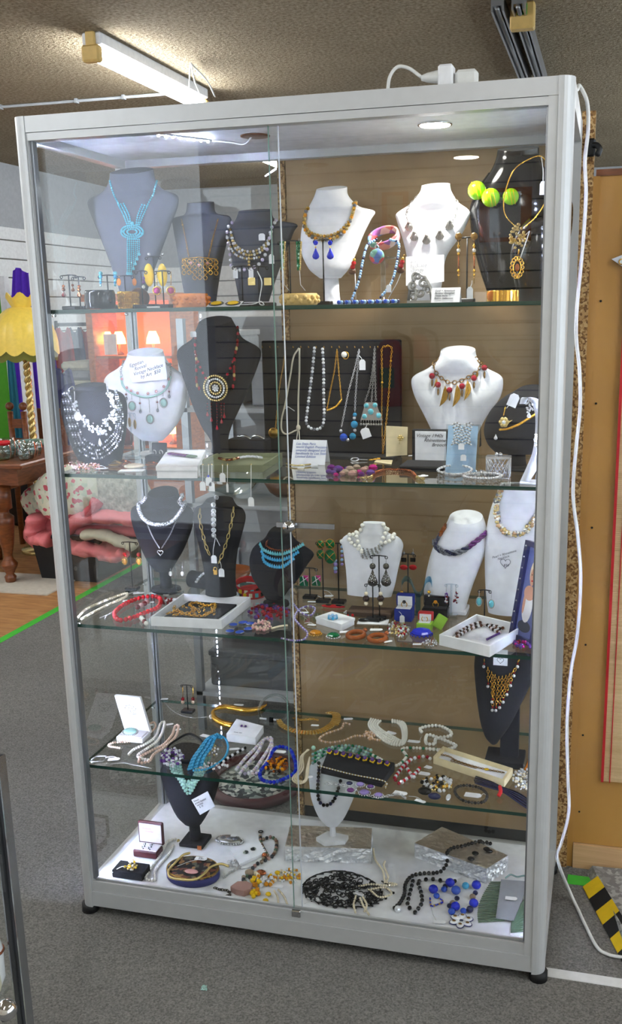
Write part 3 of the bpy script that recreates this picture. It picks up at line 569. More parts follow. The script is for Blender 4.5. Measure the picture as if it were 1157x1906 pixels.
# black tub, quilt, cushions
Yq = 2.95
t = Th('storage_tub', 'black plastic tub under the pink quilt', 'tub'); x0, x1 = -1.98, -1.53; zb_ = Zz(75, 1000, Yq)
b = t.part('tub', 'black_plastic'); b.add([(x0 + .04, Yq, 0), (x1 - .04, Yq, 0), (x1 - .04, Yq + .6, 0), (x0 + .04, Yq + .6, 0), (x0, Yq - .02, .26), (x1, Yq - .02, .26), (x1, Yq + .62, .26), (x0, Yq + .62, .26)], [(3, 2, 1, 0), (0, 1, 5, 4), (1, 2, 6, 5), (2, 3, 7, 6), (3, 0, 4, 7), (4, 5, 6, 7)], 0, False)
t.part('rim', 'black_plastic').bx(x0 - .02, x1 + .02, Yq - .04, Yq + .64, .26, .285, 0, .006)
t = Th('black_bin', 'tall black bin standing behind the tub', 'bin'); t.part('bin', 'black_plastic').lathe((X_(52, 900, 4.38), 4.38, 0), [(.13, 0), (.17, .05), (.19, .50), (.19, .55)], 0, 18)
t = Th('pink_quilt', 'folded pink quilt with cream lining heaped on the black tub', 'quilt')
def blob(mb, c, s, seed=0, amp=.12, mi=0, n=22, k=14):
    V, F = sph(n, k); rnd = random.Random(seed); ph = [rnd.uniform(0, 6) for _ in range(6)]
    d = 1 + amp * (np.sin(3 * V[:, 0] + ph[0]) * np.cos(3 * V[:, 2] + ph[1]) + .5 * np.sin(7 * V[:, 1] + 5 * V[:, 2] + ph[2]) + .3 * np.sin(13 * V[:, 0] + ph[3]))
    pw = np.sign(V) * np.abs(V) ** .75
    mb.add(np.asarray(c) + pw * d[:, None] * np.asarray(s), F, mi)
def fold(mb, pts, r, flat, mi=0): # a thick soft roll of cloth
    P = crom(pts, 8); n = 12; V = []; T = np.gradient(P, axis=0)
    for i, p in enumerate(P):
        d = unit(T[i]); y = A(0, 1, 0); x = unit(np.cross(y, d))
        for j in range(n): a = 2 * PI * j / n; rr = r * (1 + .10 * math.sin(i * .9) + .05 * math.sin(i * 2.3 + j)); V.append(p + rr * math.cos(a) * x + rr * flat * math.sin(a) * y)
    F = [(i * n + j, i * n + (j + 1) % n, (i + 1) * n + (j + 1) % n, (i + 1) * n + j) for i in range(len(P) - 1) for j in range(n)] + [tuple(range(n))[::-1], tuple((len(P) - 1) * n + j for j in range(n))]
    mb.add(V, F, mi)
q = t.part('outer_fold', 'pink_quilt'); fold(q, [at(u, v, Yq + .02) for u, v in ((268, 965), (215, 958), (160, 962), (128, 985), (140, 1012), (190, 1022), (228, 1032))], .045, 3.0)
fold(q, [at(u, v, Yq + .1) for u, v in ((262, 985), (205, 980), (160, 985), (150, 1000), (200, 1008), (238, 1018))], .04, 2.5)
fold(q, [at(u, v, Yq - .02) for u, v in ((70, 960), (66, 985), (74, 1000), (98, 1004))], .042, 2.2); blob(q, at(100, 985, Yq + .2), (.16, .16, .11), 2, .1)
fold(t.part('turned_corner', 'pink_dark'), [at(u, v, Yq - .03) for u, v in ((185, 930), (172, 950), (150, 968))], .035, 2)
fold(t.part('lining', 'cream_cloth'), [at(u, v, Yq - .05) for u, v in ((158, 995), (190, 995), (225, 1008), (250, 1016))], .030, 2.0)
fold(t.part('lower_fold', 'pink_quilt'), [at(u, v, Yq - .06) for u, v in ((150, 1018), (185, 1026), (215, 1036), (232, 1028))], .032, 2.0)
def pillow(label, mat, u, v, Y, sx, sz, tilt, name='cushion'):
    p = at(u, v, Y); t = Th(name, label, 'cushion', 'cushions on the quilt'); m = t.part(name, mat); V, F = sph(24, 14); a = np.abs(V); k = (a ** 3).sum(1) ** (1 / 3); Q = V / k[:, None] if True else V
    Q = Q * A(sx, .09, sz); ca, sa = math.cos(tilt), math.sin(tilt); R = np.array([[ca, 0, -sa], [0, 1, 0], [sa, 0, ca]]); m.add(p + Q @ R.T, F)
pillow('pale floral cushion with red roses on the quilt', 'floral', 128, 915, 2.95, .21, .15, .35)
pillow('fluffy cream cushion beside the floral one', 'fur', 222, 928, 3.0, .19, .15, -.15)
pillow('pale floral cushion peeking out left of the showcase post', 'floral', 84, 925, 3.15, .15, .10, .5)
# clothes rail with red clothes
t = Th('clothes_rail', 'dark metal clothes rail beyond the showcase corner', 'clothes rail'); Yr = 5.0
z = Zz(135, 604, Yr); x0, x1 = X_(104, 604, Yr), X_(166, 604, Yr)
t.part('rail', 'black_metal').cyl((x0, Yr, z), (x1, Yr, z), .014, None, 0, 8)
for x in (x0, x1): t.part('post', 'black_metal').cyl((x, Yr, 0), (x, Yr, z + .03), .014, None, 0, 8)
for i, (u, mt, lb) in enumerate(((113, 'red_cloth', 'dark red garment on the rail'), (126, 'red_cloth', 'bright red jacket at the middle of the rail'), (140, 'indigo', 'dark blue garment hanging on the rail'), (153, 'red_cloth', 'red blouse at the end of the rail'))):
    x = X_(u, 640, Yr); cloth('hanging_garment', lb, 'garment', mt, x - .1, x + .1, Yr - .1 + .05 * i, .55 + .1 * i, z - .04, 2, .02, group='clothes on the rail')
    
t = Th('folded_linen', 'stack of folded cream linen below the red clothes', 'linen'); Yn = 4.6; x0, x1 = X_(112, 690, Yn), X_(168, 690, Yn)
for k in range(4): t.part('folded_sheet', 'cream_cloth' if k % 2 else 'grey_box').bx(x0, x1, Yn, Yn + .35, .92 + k * .07, .985 + k * .07, 0, .02)
t = Th('linen_table', 'dark table carrying the folded linen', 'table'); t.part('top', 'dark_box').bx(x0 - .1, x1 + .05, Yn - .05, Yn + .5, .88, .92)
for x in (x0 - .06, x1): t.part('leg', 'dark_box').bx(x, x + .04, Yn, Yn + .04, 0, .88)
cloth('hanging_garment', 'indigo patterned garment just behind the showcase corner', 'garment', 'indigo', X_(96, 760, 4.2), X_(150, 760, 4.2), 4.2, .35, Zz(120, 690, 4.2), 4, .04)
# lit china cabinet
t = Th('china_cabinet', 'amber wooden china cabinet with warm lit shelves', 'cabinet'); Yk = 4.5; x0, x1 = X_(163, 640, Yk), X_(330, 640, Yk); zt = Zz(240, 560, Yk)
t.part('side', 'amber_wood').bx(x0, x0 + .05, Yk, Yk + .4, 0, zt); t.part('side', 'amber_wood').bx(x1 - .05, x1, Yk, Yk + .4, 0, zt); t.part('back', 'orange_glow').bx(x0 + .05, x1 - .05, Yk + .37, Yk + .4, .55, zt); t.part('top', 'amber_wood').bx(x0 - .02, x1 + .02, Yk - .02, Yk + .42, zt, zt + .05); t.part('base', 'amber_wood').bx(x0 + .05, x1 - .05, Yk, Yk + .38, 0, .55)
for z in (.56, 1.22): t.part('shelf', 'amber_wood').bx(x0 + .05, x1 - .05, Yk + .02, Yk + .37, z, z + .02)
for i, (u, z, lb) in enumerate(((200, 1.24, 'small warm lamp glowing in the china cabinet'), (222, 1.24, 'second warm lamp glowing in the china cabinet'), (285, 1.24, 'warm lamp glowing at the far end of the china cabinet'), (200, .58, 'low warm lamp inside the china cabinet'), (312, .58, 'low amber lamp at the end of the china cabinet'))):
    x = X_(u, 640, Yk + .2); q = Th('small_lamp', lb, 'lamp', 'lamps in the china cabinet'); q.part('base', 'dark_wood').lathe((x, Yk + .2, z), [(.035, 0), (.03, .01), (.01, .03), (.008, .09)], 0, 12); q.part('shade', 'warm_lamp').lathe((x, Yk + .2, z + .08), [(.05, 0), (.045, .04), (.025, .09)], 0, 14)
for i, (u, z, mt, lb) in enumerate(((208, 1.24, 'white_card', 'white card in the china cabinet'), (180, .58, 'copper', 'copper jug in the china cabinet'), (225, .58, 'dark_red', 'dark red vase in the china cabinet'), (260, .58, 'brown', 'brown jug in the china cabinet'))):
    x = X_(u, 640, Yk + .12); q = Th('cabinet_ornament', lb, 'ornament'); 
    if i == 0: q.part('card', mt).box((x, Yk + .1, z + .08), (.10, .01, .15))
    else: q.part('vessel', mt).lathe((x, Yk + .12, z), [(.03, 0), (.06, .05), (.065, .12), (.03, .2), (.035, .24)], 0, 14)
# rack of glassware standing behind the showcase's open half
t = Th('glassware_rack', 'grey metal rack of glassware behind the showcase', 'rack'); rx0, rx1, ry0, ry1 = -.16, .42, 1.15, 1.6
for x in (rx0, rx1 - .025):
    for y in (ry0, ry1 - .025): t.part('upright', 'alu_dark').bx(x, x + .025, y, y + .025, 0, 1.52)
for z in (.14, .50, .86, 1.2): t.part('shelf', 'plaster_grey').bx(rx0, rx1, ry0, ry1, z, z + .015)
t.part('back_panel', 'grey_box').bx(rx0, rx1, ry1 - .005, ry1, .1, 1.52)
def rk(label, x, y, z, prof, mat, cat='glassware'): q = Th('rack_' + ('bowl' if cat == 'bowl' else 'glassware'), label, cat, 'wares on the grey rack'); q.part('vessel', mat).lathe((x, y, z), prof, 0, 18)
bowl = lambda r, h: [(r * .4, 0), (r * .7, h * .3), (r, h), (r * .95, h), (r * .6, h * .35), (r * .2, .01)]
rk('clear cut-glass bowl on the rack, third shelf', -.04, 1.3, .875, bowl(.13, .09), 'clear_glassware', 'bowl'); rk('green glass bowl on the rack, third shelf', .31, 1.3, .875, bowl(.09, .12), 'glass_green', 'bowl'); rk('brown pottery dish on the rack beside the black bust', .15, 1.34, .875, bowl(.08, .06), 'brown', 'bowl')
rk('small amber glass bowl on the lower rack shelf', -.06, 1.3, .515, bowl(.08, .08), 'amber', 'bowl'); rk('dark grey bowl on the lower rack shelf', .31, 1.3, .515, bowl(.09, .10), 'dark_box', 'bowl'); rk('pale green bowl on the lower rack shelf', .12, 1.3, .515, bowl(.08, .07), 'glass_green', 'bowl')
rk('clear vase on the top rack shelf', .25, 1.3, 1.215, [(.04, 0), (.06, .08), (.03, .2), (.05, .26), (.045, .26), (.02, .2), (.03, .02)], 'clear_glassware'); rk('clear decanter on the top rack shelf', .35, 1.4, 1.215, [(.05, 0), (.07, .06), (.06, .12), (.02, .18), (.025, .24)], 'clear_glassware')
for i, (x, z, sx, sz, mt, lb) in enumerate(((-.06, 1.215, .15, .24, 'white_card', 'white box at the rack end, top shelf'), (.15, 1.215, .14, .16, 'grey_box', 'grey box on the top rack shelf'), (.12, .155, .5, .12, 'dark_box', 'long dark box on the bottom rack shelf'))):
    q = Th('storage_box', lb, 'box', 'boxes on the grey rack'); q.part('box', mt).bx(x - sx / 2, x + sx / 2, 1.22, 1.5, z, z + sz, 0, .006); q.part('lid', mt).bx(x - sx / 2 - .004, x + sx / 2 + .004, 1.216, 1.504, z + sz, z + sz + .02, 0, .003)
cloth('hanging_scarf', 'teal and pink scarf hanging at the rack end', 'scarf', 'teal_cloth', .36, .46, 1.12, .95, 1.5, 2, .012)
t = Th('mosaic_tray', 'round mosaic tray with red-brown rim on the floor behind the showcase', 'tray'); c = A(.215, .76, .02); R = np.array(Euler((math.radians(4), 0, 0)).to_matrix())
t.part('tray', 'mosaic').lathe(c, [(.01, -.012), (.13, -.012), (.135, .008), (.01, .009)], 0, 26, R); t.part('rim', 'burgundy').torus(c + R @ A(0, 0, .010), .148, .018, R @ A(0, 0, 1), 0, 30, 8)
# display counter in the foreground corner
t = Th('counter_case', 'dark framed glass counter case in the near corner', 'display case'); Yg = -.78; g = at(50, 1880, Yg); gx = g[0]; zt = at(2, 1500, Yg)[2]
zt = .86
pz = t.part('corner_post', 'dark_box'); pz.bx(gx - .012, gx + .004, Yg - .012, Yg + .006, 0, zt); pz = t.part('post_trim', 'steel'); pz.bx(gx + .0041, gx + .0065, Yg - .012, Yg + .007, 0, zt); pz.bx(gx - .0145, gx - .0121, Yg - .012, Yg + .007, 0, zt)
for (xx, yy) in ((gx - 1.0, Yg), (gx, Yg - .45), (gx - 1.0, Yg - .45)): t.part('corner_post', 'alu_dark').bx(xx - .01, xx + .01, yy - .01, yy + .01, 0, zt)
t.part('top_frame', 'alu_dark').bx(gx - 1.0, gx, Yg - .008, Yg + .006, zt - .02, zt); t.part('bottom_frame', 'alu_dark').bx(gx - 1.0, gx, Yg - .008, Yg + .006, .28, .31); t.part('side_frame', 'alu_dark').bx(gx - .01, gx + .004, Yg - .45, Yg, .28, .31); t.part('side_frame', 'alu_dark').bx(gx - .01, gx + .004, Yg - .45, Yg, zt - .02, zt)
t.part('floor_panel', 'white_panel').bx(gx - 1.0, gx - .012, Yg - .45, Yg - .01, .30, .315); t.part('front_pane', 'pane').bx(gx - 1.0, gx - .012, Yg - .004, Yg, .31, zt - .02); t.part('side_pane', 'pane').bx(gx - .004, gx, Yg - .44, Yg - .012, .31, zt - .02)
t.part('plinth', 'black_plastic').bx(gx - .98, gx - .02, Yg - .43, Yg - .02, 0, .28)
t.part('lock_knob', 'chrome').sphere(at(11, 1880, Yg - .452) * A(1, 0, 1) + A(0, Yg - .452, 0), .012, 0, 12, 8)
for shz in (.45, .63): t.part('inner_shelf', 'shelf_glass').bx(gx - .99, gx - .014, Yg - .44, Yg - .02, shz - .006, shz)
for i, (dx, dy, zz_, r, mt, lb) in enumerate(((.05, .06, .315, .03, 'cream_cloth', 'cream shell at the counter case bottom corner'), (.045, .11, .45, .028, 'copper', 'brown shell on the lower counter case shelf'), (.075, .06, .45, .03, 'ivory', 'ivory shell on the lower counter case shelf'), (.03, .05, .63, .02, 'rose', 'pink shell on the upper counter case shelf'), (.05, .09, .63, .028, 'pale_aqua', 'pale green ornament on the upper counter case shelf'), (.075, .05, .63, .025, 'ivory', 'ivory ornament on the upper counter case shelf'), (.03, .05, .45, .02, 'cream_cloth', 'cream whelk nearest the case corner'), (.10, .1, .63, .03, 'dark_red', 'red ornament on the upper counter case shelf'))):
    q = Th('shell_ornament', lb, 'ornament', 'shells in the counter case'); m = q.part('shell', mt); c = A(gx - dx, Yg - dy, zz_)
    m.lathe(c, [(r * .3, 0), (r * .9, r * .4), (r, r * .9), (r * .95, r * 1.8), (r * .6, r * 2.6), (r * .15, r * 3.2)], 0, 12)
for i, (dx, dy, zz_, lb) in enumerate(((.036, .03, .45, 'tall white china vase near the counter case corner'), (.034, .035, .63, 'slim white china vase on the upper counter case shelf'))):
    q = Th('china_vase', lb, 'vase'); q.part('vase', 'white_paint').lathe((gx - dx, Yg - dy, zz_), [(.012, 0), (.02, .02), (.021, .07), (.012, .11), (.015, .14)], 0, 14); q.part('band', 'copper').torus((gx - dx, Yg - dy, zz_ + .07), .021, .0025)
t = Th('carpet_scrap', 'tiny pale scrap on the carpet before the showcase', 'litter'); c = on(382, 1840, 0); m = t.part('scrap', 'pale_aqua')
for k in range(9): m.box(c + A(random.uniform(-.008, .008), random.uniform(-.008, .008), .002), (.006, .003, .002), 0, np.array(Euler((0, 0, random.uniform(0, 3))).to_matrix()))
# ------------------------------------------------------------------ builders for what the showcase holds
XAX, ZAX = A(1, 0, 0), A(0, 0, 1)
def px2m(u, v, Y): return mpp(at(u, v, Y))
class Bust: pass
def bust(label, rows, Y, mat, zs=None, tilt=.012, stand=None, name='display_bust', n=28, stem=None, stand_mat=None, cat='display bust', group='necklace display busts'):
    """a necklace form: outline rows (v, uL, uR, front, back) from the neck down, on the plane y = Y"""
    t = Th(name, label, cat, group); m = t.part('form', mat); K = []
    for i, row in enumerate(rows):
        v, a, b = row[:3]; p, q = at(a, v, Y), at(b, v, Y); w = (q[0] - p[0]) / 2
        fr = row[3] if len(row) > 3 else None; bk = row[4] if len(row) > 4 else None
        if fr is None: fr = min(.036, w * .85)
        if bk is None: bk = min(.014, w * .6) if i > 1 else min(.03, w * .8)
        K.append(((p[0] + q[0]) / 2, (p[2] + q[2]) / 2, w, fr, bk, 1. if i == 0 else (.35 if i == 1 else 0.)))
    K = crom(np.array(K), 5); V = []
    for (xc, z, w, fr, bk, tw) in K:
        for j in range(n):
            a = 2 * PI * j / n; s = math.sin(a); ss = math.copysign(abs(s) ** .85, s); V.append((xc + w * math.cos(a), Y - (fr if s > 0 else bk) * ss, z - tilt * s * tw))
    k = len(K); F = [(i * n + j, i * n + (j + 1) % n, (i + 1) * n + (j + 1) % n, (i + 1) * n + j) for i in range(k - 1) for j in range(n)]
    m.add(V, F); m.add(V[:n] + [tuple(np.mean(V[:n], 0))], [(j, n, (j + 1) % n) for j in range(n)], 0, False); m.add(V[-n:], [tuple(range(n))], 0, False)
    B = Bust(); B.t = t; B.Y = Y; B.bvh = m.bvh(); B.m = m
    if zs is not None:
        xc, zb = K[-1][0], K[-1][1]; sm = stand_mat or mat; hb = 0.
        if stand:
            kind, hw, hd, hb = stand[:4]; sx = stand[4] if len(stand) > 4 else xc; yb = stand[5] if len(stand) > 5 else Y + .01
            s = t.part('base', sm)
            if kind == 'disc': s.lathe((sx, yb, zs + .0006), [(hw * .98, 0), (hw, hb * .4), (hw * .95, hb)], 0, 26, None, (1, hd / hw))
            else: s.bx(sx - hw, sx + hw, yb - hd, yb + hd, zs + .0006, zs + hb, 0, .002)
        if stem:
            r = stem; t.part('stem', sm).tube([(xc, Y + .006, zb + .02), (xc, Y + .01, (zb + zs) / 2), (xc, Y + .012, zs + max(hb, .001))], [r, r * 1.05, r * 1.15], 0, 14)
    return B
def dense(px, n=8, closed=False): return crom([(a, b, 0) for a, b in px], n, closed)[:, :2]
def drape(B, px, off=.003, n=8, closed=False):
    out = []
    for u, v in dense(px, n, closed):
        d = Vector(ray(u, v)).normalized(); h = B.bvh.ray_cast(Vector(CAM), d)
        if h[0] is None: p = at(u, v, B.Y - .012); h = B.bvh.find_nearest(Vector(p)); nn = Vector((0, -1, 0)); out.append(np.array(h[0]) * .0 + p if (h[3] or 0) > .02 else np.array(h[0] + nn * off)); continue
        nn = h[1]; nn = nn if nn.dot(d) < 0 else -nn; out.append(np.array(h[0] + nn * off))
    return np.array(out)
def dp(B, u, v, off=.003): return drape(B, [(u, v), (u + .1, v)], off, 1)[0]
def lay(px, z, n=8, closed=False, lift=0.): return np.array([on(u, v, z + lift) for u, v in dense(px, n, closed)])
def strand(name, label, cat, px, z, r, mats, closed=False, gap=1., pat=None, smooth=True, group=None, t=None, part='beads', sc=(1, 1, 1), taper=None):
    t = t or Th(name, label, cat, group); rm = r * mpp(on(px[0][0], px[0][1], z)); m = t.part(part, mats if isinstance(mats, list) else [mats])
    beads(m, lay(px, z, 6, closed, rm), rm, gap, pat or tuple(range(len(mats) if isinstance(mats, list) else 1)), closed, smooth, 1, taper=taper, sc=sc); return t
def pile(m, u, v, ru, rv, z, r, count, mats=1, seed=1, smooth=True, hgt=1.0, seg=7, rings=4):
    rnd = random.Random(seed); s = mpp(on(u, v, z))
    for i in range(count):
        a = rnd.uniform(0, 2 * PI); q = math.sqrt(rnd.random()); p = on(u + ru * q * math.cos(a), v + rv * q * math.sin(a), z); rr = r * s * rnd.uniform(.75, 1.15)
        m.sphere(p + A(0, 0, rr + hgt * rr * 1.3 * (1 - q) * rnd.random()), rr, rnd.randrange(mats), seg, rings, (1, 1, 1), None, smooth)
def tagpoly(w, h): return [(-w / 2, -h / 2), (w / 2 - h * .3, -h / 2), (w / 2, -h * .2), (w / 2, h * .2), (w / 2 - h * .3, h / 2), (-w / 2, h / 2)]
def tag_flat(t, u, v, z, ang=0., w=.024, h=.012, attach=None, lines=2):
    c = on(u, v, z + .0035); ex = A(math.cos(ang), math.sin(ang), .04); ey = A(-math.sin(ang), math.cos(ang), .03)
    m = t.part('price_tag', 'tag', 'small white price tag'); m.prism(tagpoly(w, h), c, ex, ey, .0008)
    if attach: a = on(attach[0], attach[1], z + .003); b = c + unit(ex) * w * .45; t.part('tag_string', 'string').tube(crom([a, (a + b) / 2 + A(0, .004, .003), b], 6), .0007, 0, 4)
    return m
def tag_hang(t, u, v, Y, attach=None, w=.013, h=.02, ang=0., txt=None):
    c = at(u, v, Y); ex = A(math.cos(ang), 0, math.sin(ang)); ey = A(-math.sin(ang), 0, math.cos(ang))
    m = t.part('price_tag', 'tag', 'small white price tag'); m.prism([(-w / 2, -h / 2), (w / 2, -h / 2), (w / 2, h * .3), (w * .25, h / 2), (-w * .25, h / 2), (-w / 2, h * .3)], c, ex, ey, .0008)
    if attach is not None:
        a = np.asarray(attach, float) if len(attach) == 3 else at(attach[0], attach[1], Y); b = c + ey * h * .42; t.part('tag_string', 'string').tube(crom([a, (a + b) / 2 + A(.0015, 0, 0), b], 6), .0007, 0, 4)
    if txt: t.write(txt, c - ex * w * .38 - ey * h * .05 + A(0, -.0009, 0), ex, ey, h * .3, 'ink', m)
    return m
def estand(label, u, vt, vb, zs, hw, Y=None, clear=False, bw=.018, arms=True, extra=None):
    """earring stand: block, post and bar with curled ends"""
    b = on(u, vb, zs) if Y is None else A(at(u, vb, Y)[0], Y, zs); Y = b[1]; zt = at(u, vt, Y)[2]; s = px2m(u, vt, Y); mt = 'acrylic' if clear else 'black_metal'
    t = Th('earring_stand', label, 'earring stand', 'earring stands'); t.part('base', mt).bx(b[0] - bw, b[0] + bw, Y - bw * .7, Y + bw * .7, zs + .0006, zs + .009, 0, .0015)
    t.part('post', mt).cyl((b[0], Y, zs + .008), (b[0], Y, zt), .0017 if not clear else .003, None, 0, 8)
    if arms:
        m = t.part('bar', mt); w = hw * s; m.tube([(b[0] - w, Y, zt), (b[0], Y, zt + .0015), (b[0] + w, Y, zt)], .0015, 0, 8)
        for sg in (-1, 1): m.torus((b[0] + sg * w, Y, zt - .003), .0032, .0012, (0, 1, 0), 0, 12, 5)
    return Y
def earring(label, u, v, Y, spec, group=None, name='earring', hook='silver', yo=-.004):
    """hook, then (kind, dv, size, material ...) pieces going down, all in pixels"""
    t = Th(name, label, 'earring', group); Ye = Y + yo; s = px2m(u, v, Ye); p0 = at(u, v, Ye)
    if hook: t.part('hook', hook).tube([p0 + A(0, 0, .001), p0 + A(.0005, 0, -.003), at(u, v + spec[0][1], Ye)], .0006, 0, 4)
    for sp in spec:
        k, dv, sz, mt = sp[:4]; c = at(u + (sp[5] if len(sp) > 5 else 0), v + dv, Ye); r = sz * s
        if k == 's': t.part('bead', mt).sphere(c, r, 0, 10, 7)
        elif k == 'f': t.part('stone', mt).sphere(c, r, 0, 7, 5, (1, .7, 1), None, False)
        elif k == 'o': e = sp[4] if len(sp) > 4 else 1.3; t.part('stone', mt).sphere(c, r, 0, 14, 9, (1, .45, e))
        elif k == 'rim': e = sp[4] if len(sp) > 4 else 1.3; t.part('rim', mt).torus(c, 1, r * .16, (0, 1, 0), 0, 22, 6, (r, r * e), A(1, 0, 0))
        elif k == 'd': e = sp[4] if len(sp) > 4 else 2.2; t.part('drop', mt).drop(c, r * e, r, 0, 12)
        elif k == 'c': t.part('chain', mt).tube([at(u, v + dv, Ye), at(u, v + dv + sp[4], Ye)], r, 0, 5)
        elif k == 'b': t.part('charm', mt).box(c, (r * 2, .003, r * 2 * (sp[4] if len(sp) > 4 else 1)), 0, None, .0006)
        elif k == 'l': t.part('charm', mt).prism([(0, r * 1.6), (r, .4 * r), (r * .6, -r), (0, -r * 1.8), (-r * .6, -r), (-r, .4 * r)], c, XAX, ZAX, .0016)
        elif k == 'pave':
            m = t.part('stones', mt); e = sp[4]
            for i in range(int(e)): m.sphere(at(u + random.uniform(-sz, sz), v + dv + random.uniform(-sz * 2, sz * 2), Ye), .0022, 0, 6, 4, sm=False)
    return t
def quad_prism(m, q, z0, z1, mi=0):
    V = [(p[0], p[1], z0) for p in q] + [(p[0], p[1], z1) for p in q]; m.add(V, [(3, 2, 1, 0), (4, 5, 6, 7)] + [(i, (i + 1) % 4, 4 + (i + 1) % 4, 4 + i) for i in range(4)], mi, False)
def inset(q, d):
    c = sum(q) / 4; return [p + (c - p) * min(.45, d / np.linalg.norm((c - p)[:2]) * 1.4) for p in q]
def tray(t, px, z, h, wall=.004, mat='white_card', floor='white_card', name='tray', rim=True, fl=.003):
    """open box from the pixels of its rim (front left, front right, back right, back left)"""
    q = [on(u, v, z + h) for u, v in px]; q2 = inset(q, wall)
    m = t.part(name, mat); z0 = z + .0006
    V = [(p[0], p[1], z0) for p in q] + [(p[0], p[1], z + h) for p in q] + [(p[0], p[1], z + h) for p in q2] + [(p[0], p[1], z + fl) for p in q2]
    F = [(3, 2, 1, 0)] + [(i, (i + 1) % 4, 4 + (i + 1) % 4, 4 + i) for i in range(4)] + [(4 + i, 4 + (i + 1) % 4, 8 + (i + 1) % 4, 8 + i) for i in range(4)] + [(8 + i, 8 + (i + 1) % 4, 12 + (i + 1) % 4, 12 + i) for i in range(4)]
    m.add(V, F, 0, False); g = t.part('lining', floor, under=m); g.add([(p[0], p[1], z + fl) for p in q2], [(0, 1, 2, 3)], 0, False)
    return q2
def tent(name, label, c, w, h, dep, lines, ink='ink_blue', sz=.008, ang=0.):
    """folded paper card standing like a tent"""
    t = Th(name, label, 'card'); ex = A(math.cos(ang), math.sin(ang), 0); eb = A(-math.sin(ang), math.cos(ang), 0)
    o = np.asarray(c, float); f0, f1 = o - ex * w / 2, o + ex * w / 2; r0, r1 = f0 + eb * dep / 2 + A(0, 0, h), f1 + eb * dep / 2 + A(0, 0, h); b0, b1 = f0 + eb * dep, f1 + eb * dep; n = A(0, 0, .001)
    m = t.part('front_leaf', 'white_card'); e2 = eb * .0008; m.add([f0, f1, r1, r0, f0 + e2, f1 + e2, r1 + e2, r0 + e2], [(0, 1, 2, 3), (7, 6, 5, 4), (0, 3, 7, 4), (1, 5, 6, 2), (3, 2, 6, 7), (0, 4, 5, 1)], 0, False)
    k = t.part('rear_leaf', 'white_card'); k.add([b0, b1, r1, r0, b0 + e2, b1 + e2, r1 + e2, r0 + e2], [(1, 0, 3, 2), (4, 5, 6, 7), (0, 4, 7, 3), (1, 2, 6, 5)], 0, False)
    ey = unit(r0 - f0); nn = unit(np.cross(ex, ey))
    t.write(lines, r0 + ex * w * .1 - ey * (sz * 1.5) + nn * .0006, ex, ey, sz, ink, m, .3)
    return t
def fan_leaf(m, tip, base, wd, n=5, mi=0, yoff=-.004):
    tip, base = np.asarray(tip), np.asarray(base); d = tip - base; L = np.linalg.norm(d); d = d / L; s = unit(np.cross(d, A(0, 1, 0))); P = []
    for k in range(n + 1): f = k / n; P.append((wd * math.sin(PI * f) ** .8 * (1 - .3 * f) + .12 * L * math.sin(PI * f), f * L))
    for k in range(n - 1, 0, -1): f = k / n; P.append((-wd * math.sin(PI * f) ** .8 * (1 - .3 * f) + .12 * L * math.sin(PI * f), f * L))
    m.prism(P, base + A(0, yoff, 0), s, d, .0014, mi); m.tube([base + A(0, yoff - .001, 0), (base + tip) / 2 + s * .12 * L + A(0, yoff - .001, 0), tip + A(0, yoff - .001, 0)], .0006, mi, 4)
def ringset(m, B, u, v, r_px, s_px, mi=0, off=.004):
    n = max(6, int(2 * PI * r_px / (2 * s_px)))
    for k in range(n): a = 2 * PI * k / n; p = dp(B, u + r_px * math.cos(a), v + r_px * math.sin(a), off); m.sphere(p, s_px * mpp(p), mi, 6, 4, sm=False)
def cuff(name, label, cat, c, r, h, th, mat, rot=(0, 0, 0), n=36, group=None, arc=2 * PI, mats=None, t=None, part=None):
    """a band bracelet: ring of rounded section standing or lying"""
    t = t or Th(name, label, cat, group); m = t.part(part or 'band', mats or [mat]); R = np.array(Euler(rot).to_matrix()); k = 10; V = []; closed = arc > 6.2; N = n if closed else n + 1
    for i in range(N):
        a = arc * i / n
        for j in range(k): b = 2 * PI * j / k; cb, sb = math.cos(b), math.sin(b); rr = r - th / 2 + th / 2 * math.copysign(abs(cb) ** .6, cb); V.append((rr * math.cos(a), rr * math.sin(a), h / 2 * math.copysign(abs(sb) ** .6, sb)))
    F = [(i * k + j, ((i + 1) % N) * k + j, ((i + 1) % N) * k + (j + 1) % k, i * k + (j + 1) % k) for i in range(n if closed else N - 1) for j in range(k)]
    V = np.array(V) @ R.T + np.asarray(c); m.add(V, F)
    return t, m

# ------------------------------------------------------------------ top shelf (just above eye height: depths chosen)
z = Z1
def Zat(v, u, Y): return at(u, v, Y)[2]
# dark bust with turquoise necklace
b1 = bust('large grey velvet bust wearing the turquoise rhinestone necklace', [(318, 207, 284, .035, .03), (340, 203, 289, .035, .03), (356, 190, 304, .03, .02), (368, 164, 330, .018), (388, 166, 331, .022), (420, 180, 319, .034), (470, 200, 300), (520, 218, 281), (562, 230, 268, .02)], .34, 'grey_velvet', z, .012, ('block', .05, .035, .012))
t = Th('rhinestone_necklace', 'turquoise rhinestone necklace with eye-shaped pendant and fringe', 'necklace'); m = t.part('neck_strand', 'turq')
for pp in ([(206, 338), (212, 360), (222, 382)], [(290, 338), (286, 360), (274, 385)]): beads(m, drape(b1, pp), .0028, 1, (0,), False, False, 1, 6, 4)
for k in range(3):
    for pp in ([(221 + k * 5, 382 - k), (231 + k * 5, 402), (238 + k * 3, 420)], [(275 - k * 5, 384 - k), (267 - k * 5, 402), (260 - k * 3, 418)]): beads(m, drape(b1, pp), .0026, 1, (0,), False, False, 1, 6, 4)
m = t.part('eye_pendant', 'turq')
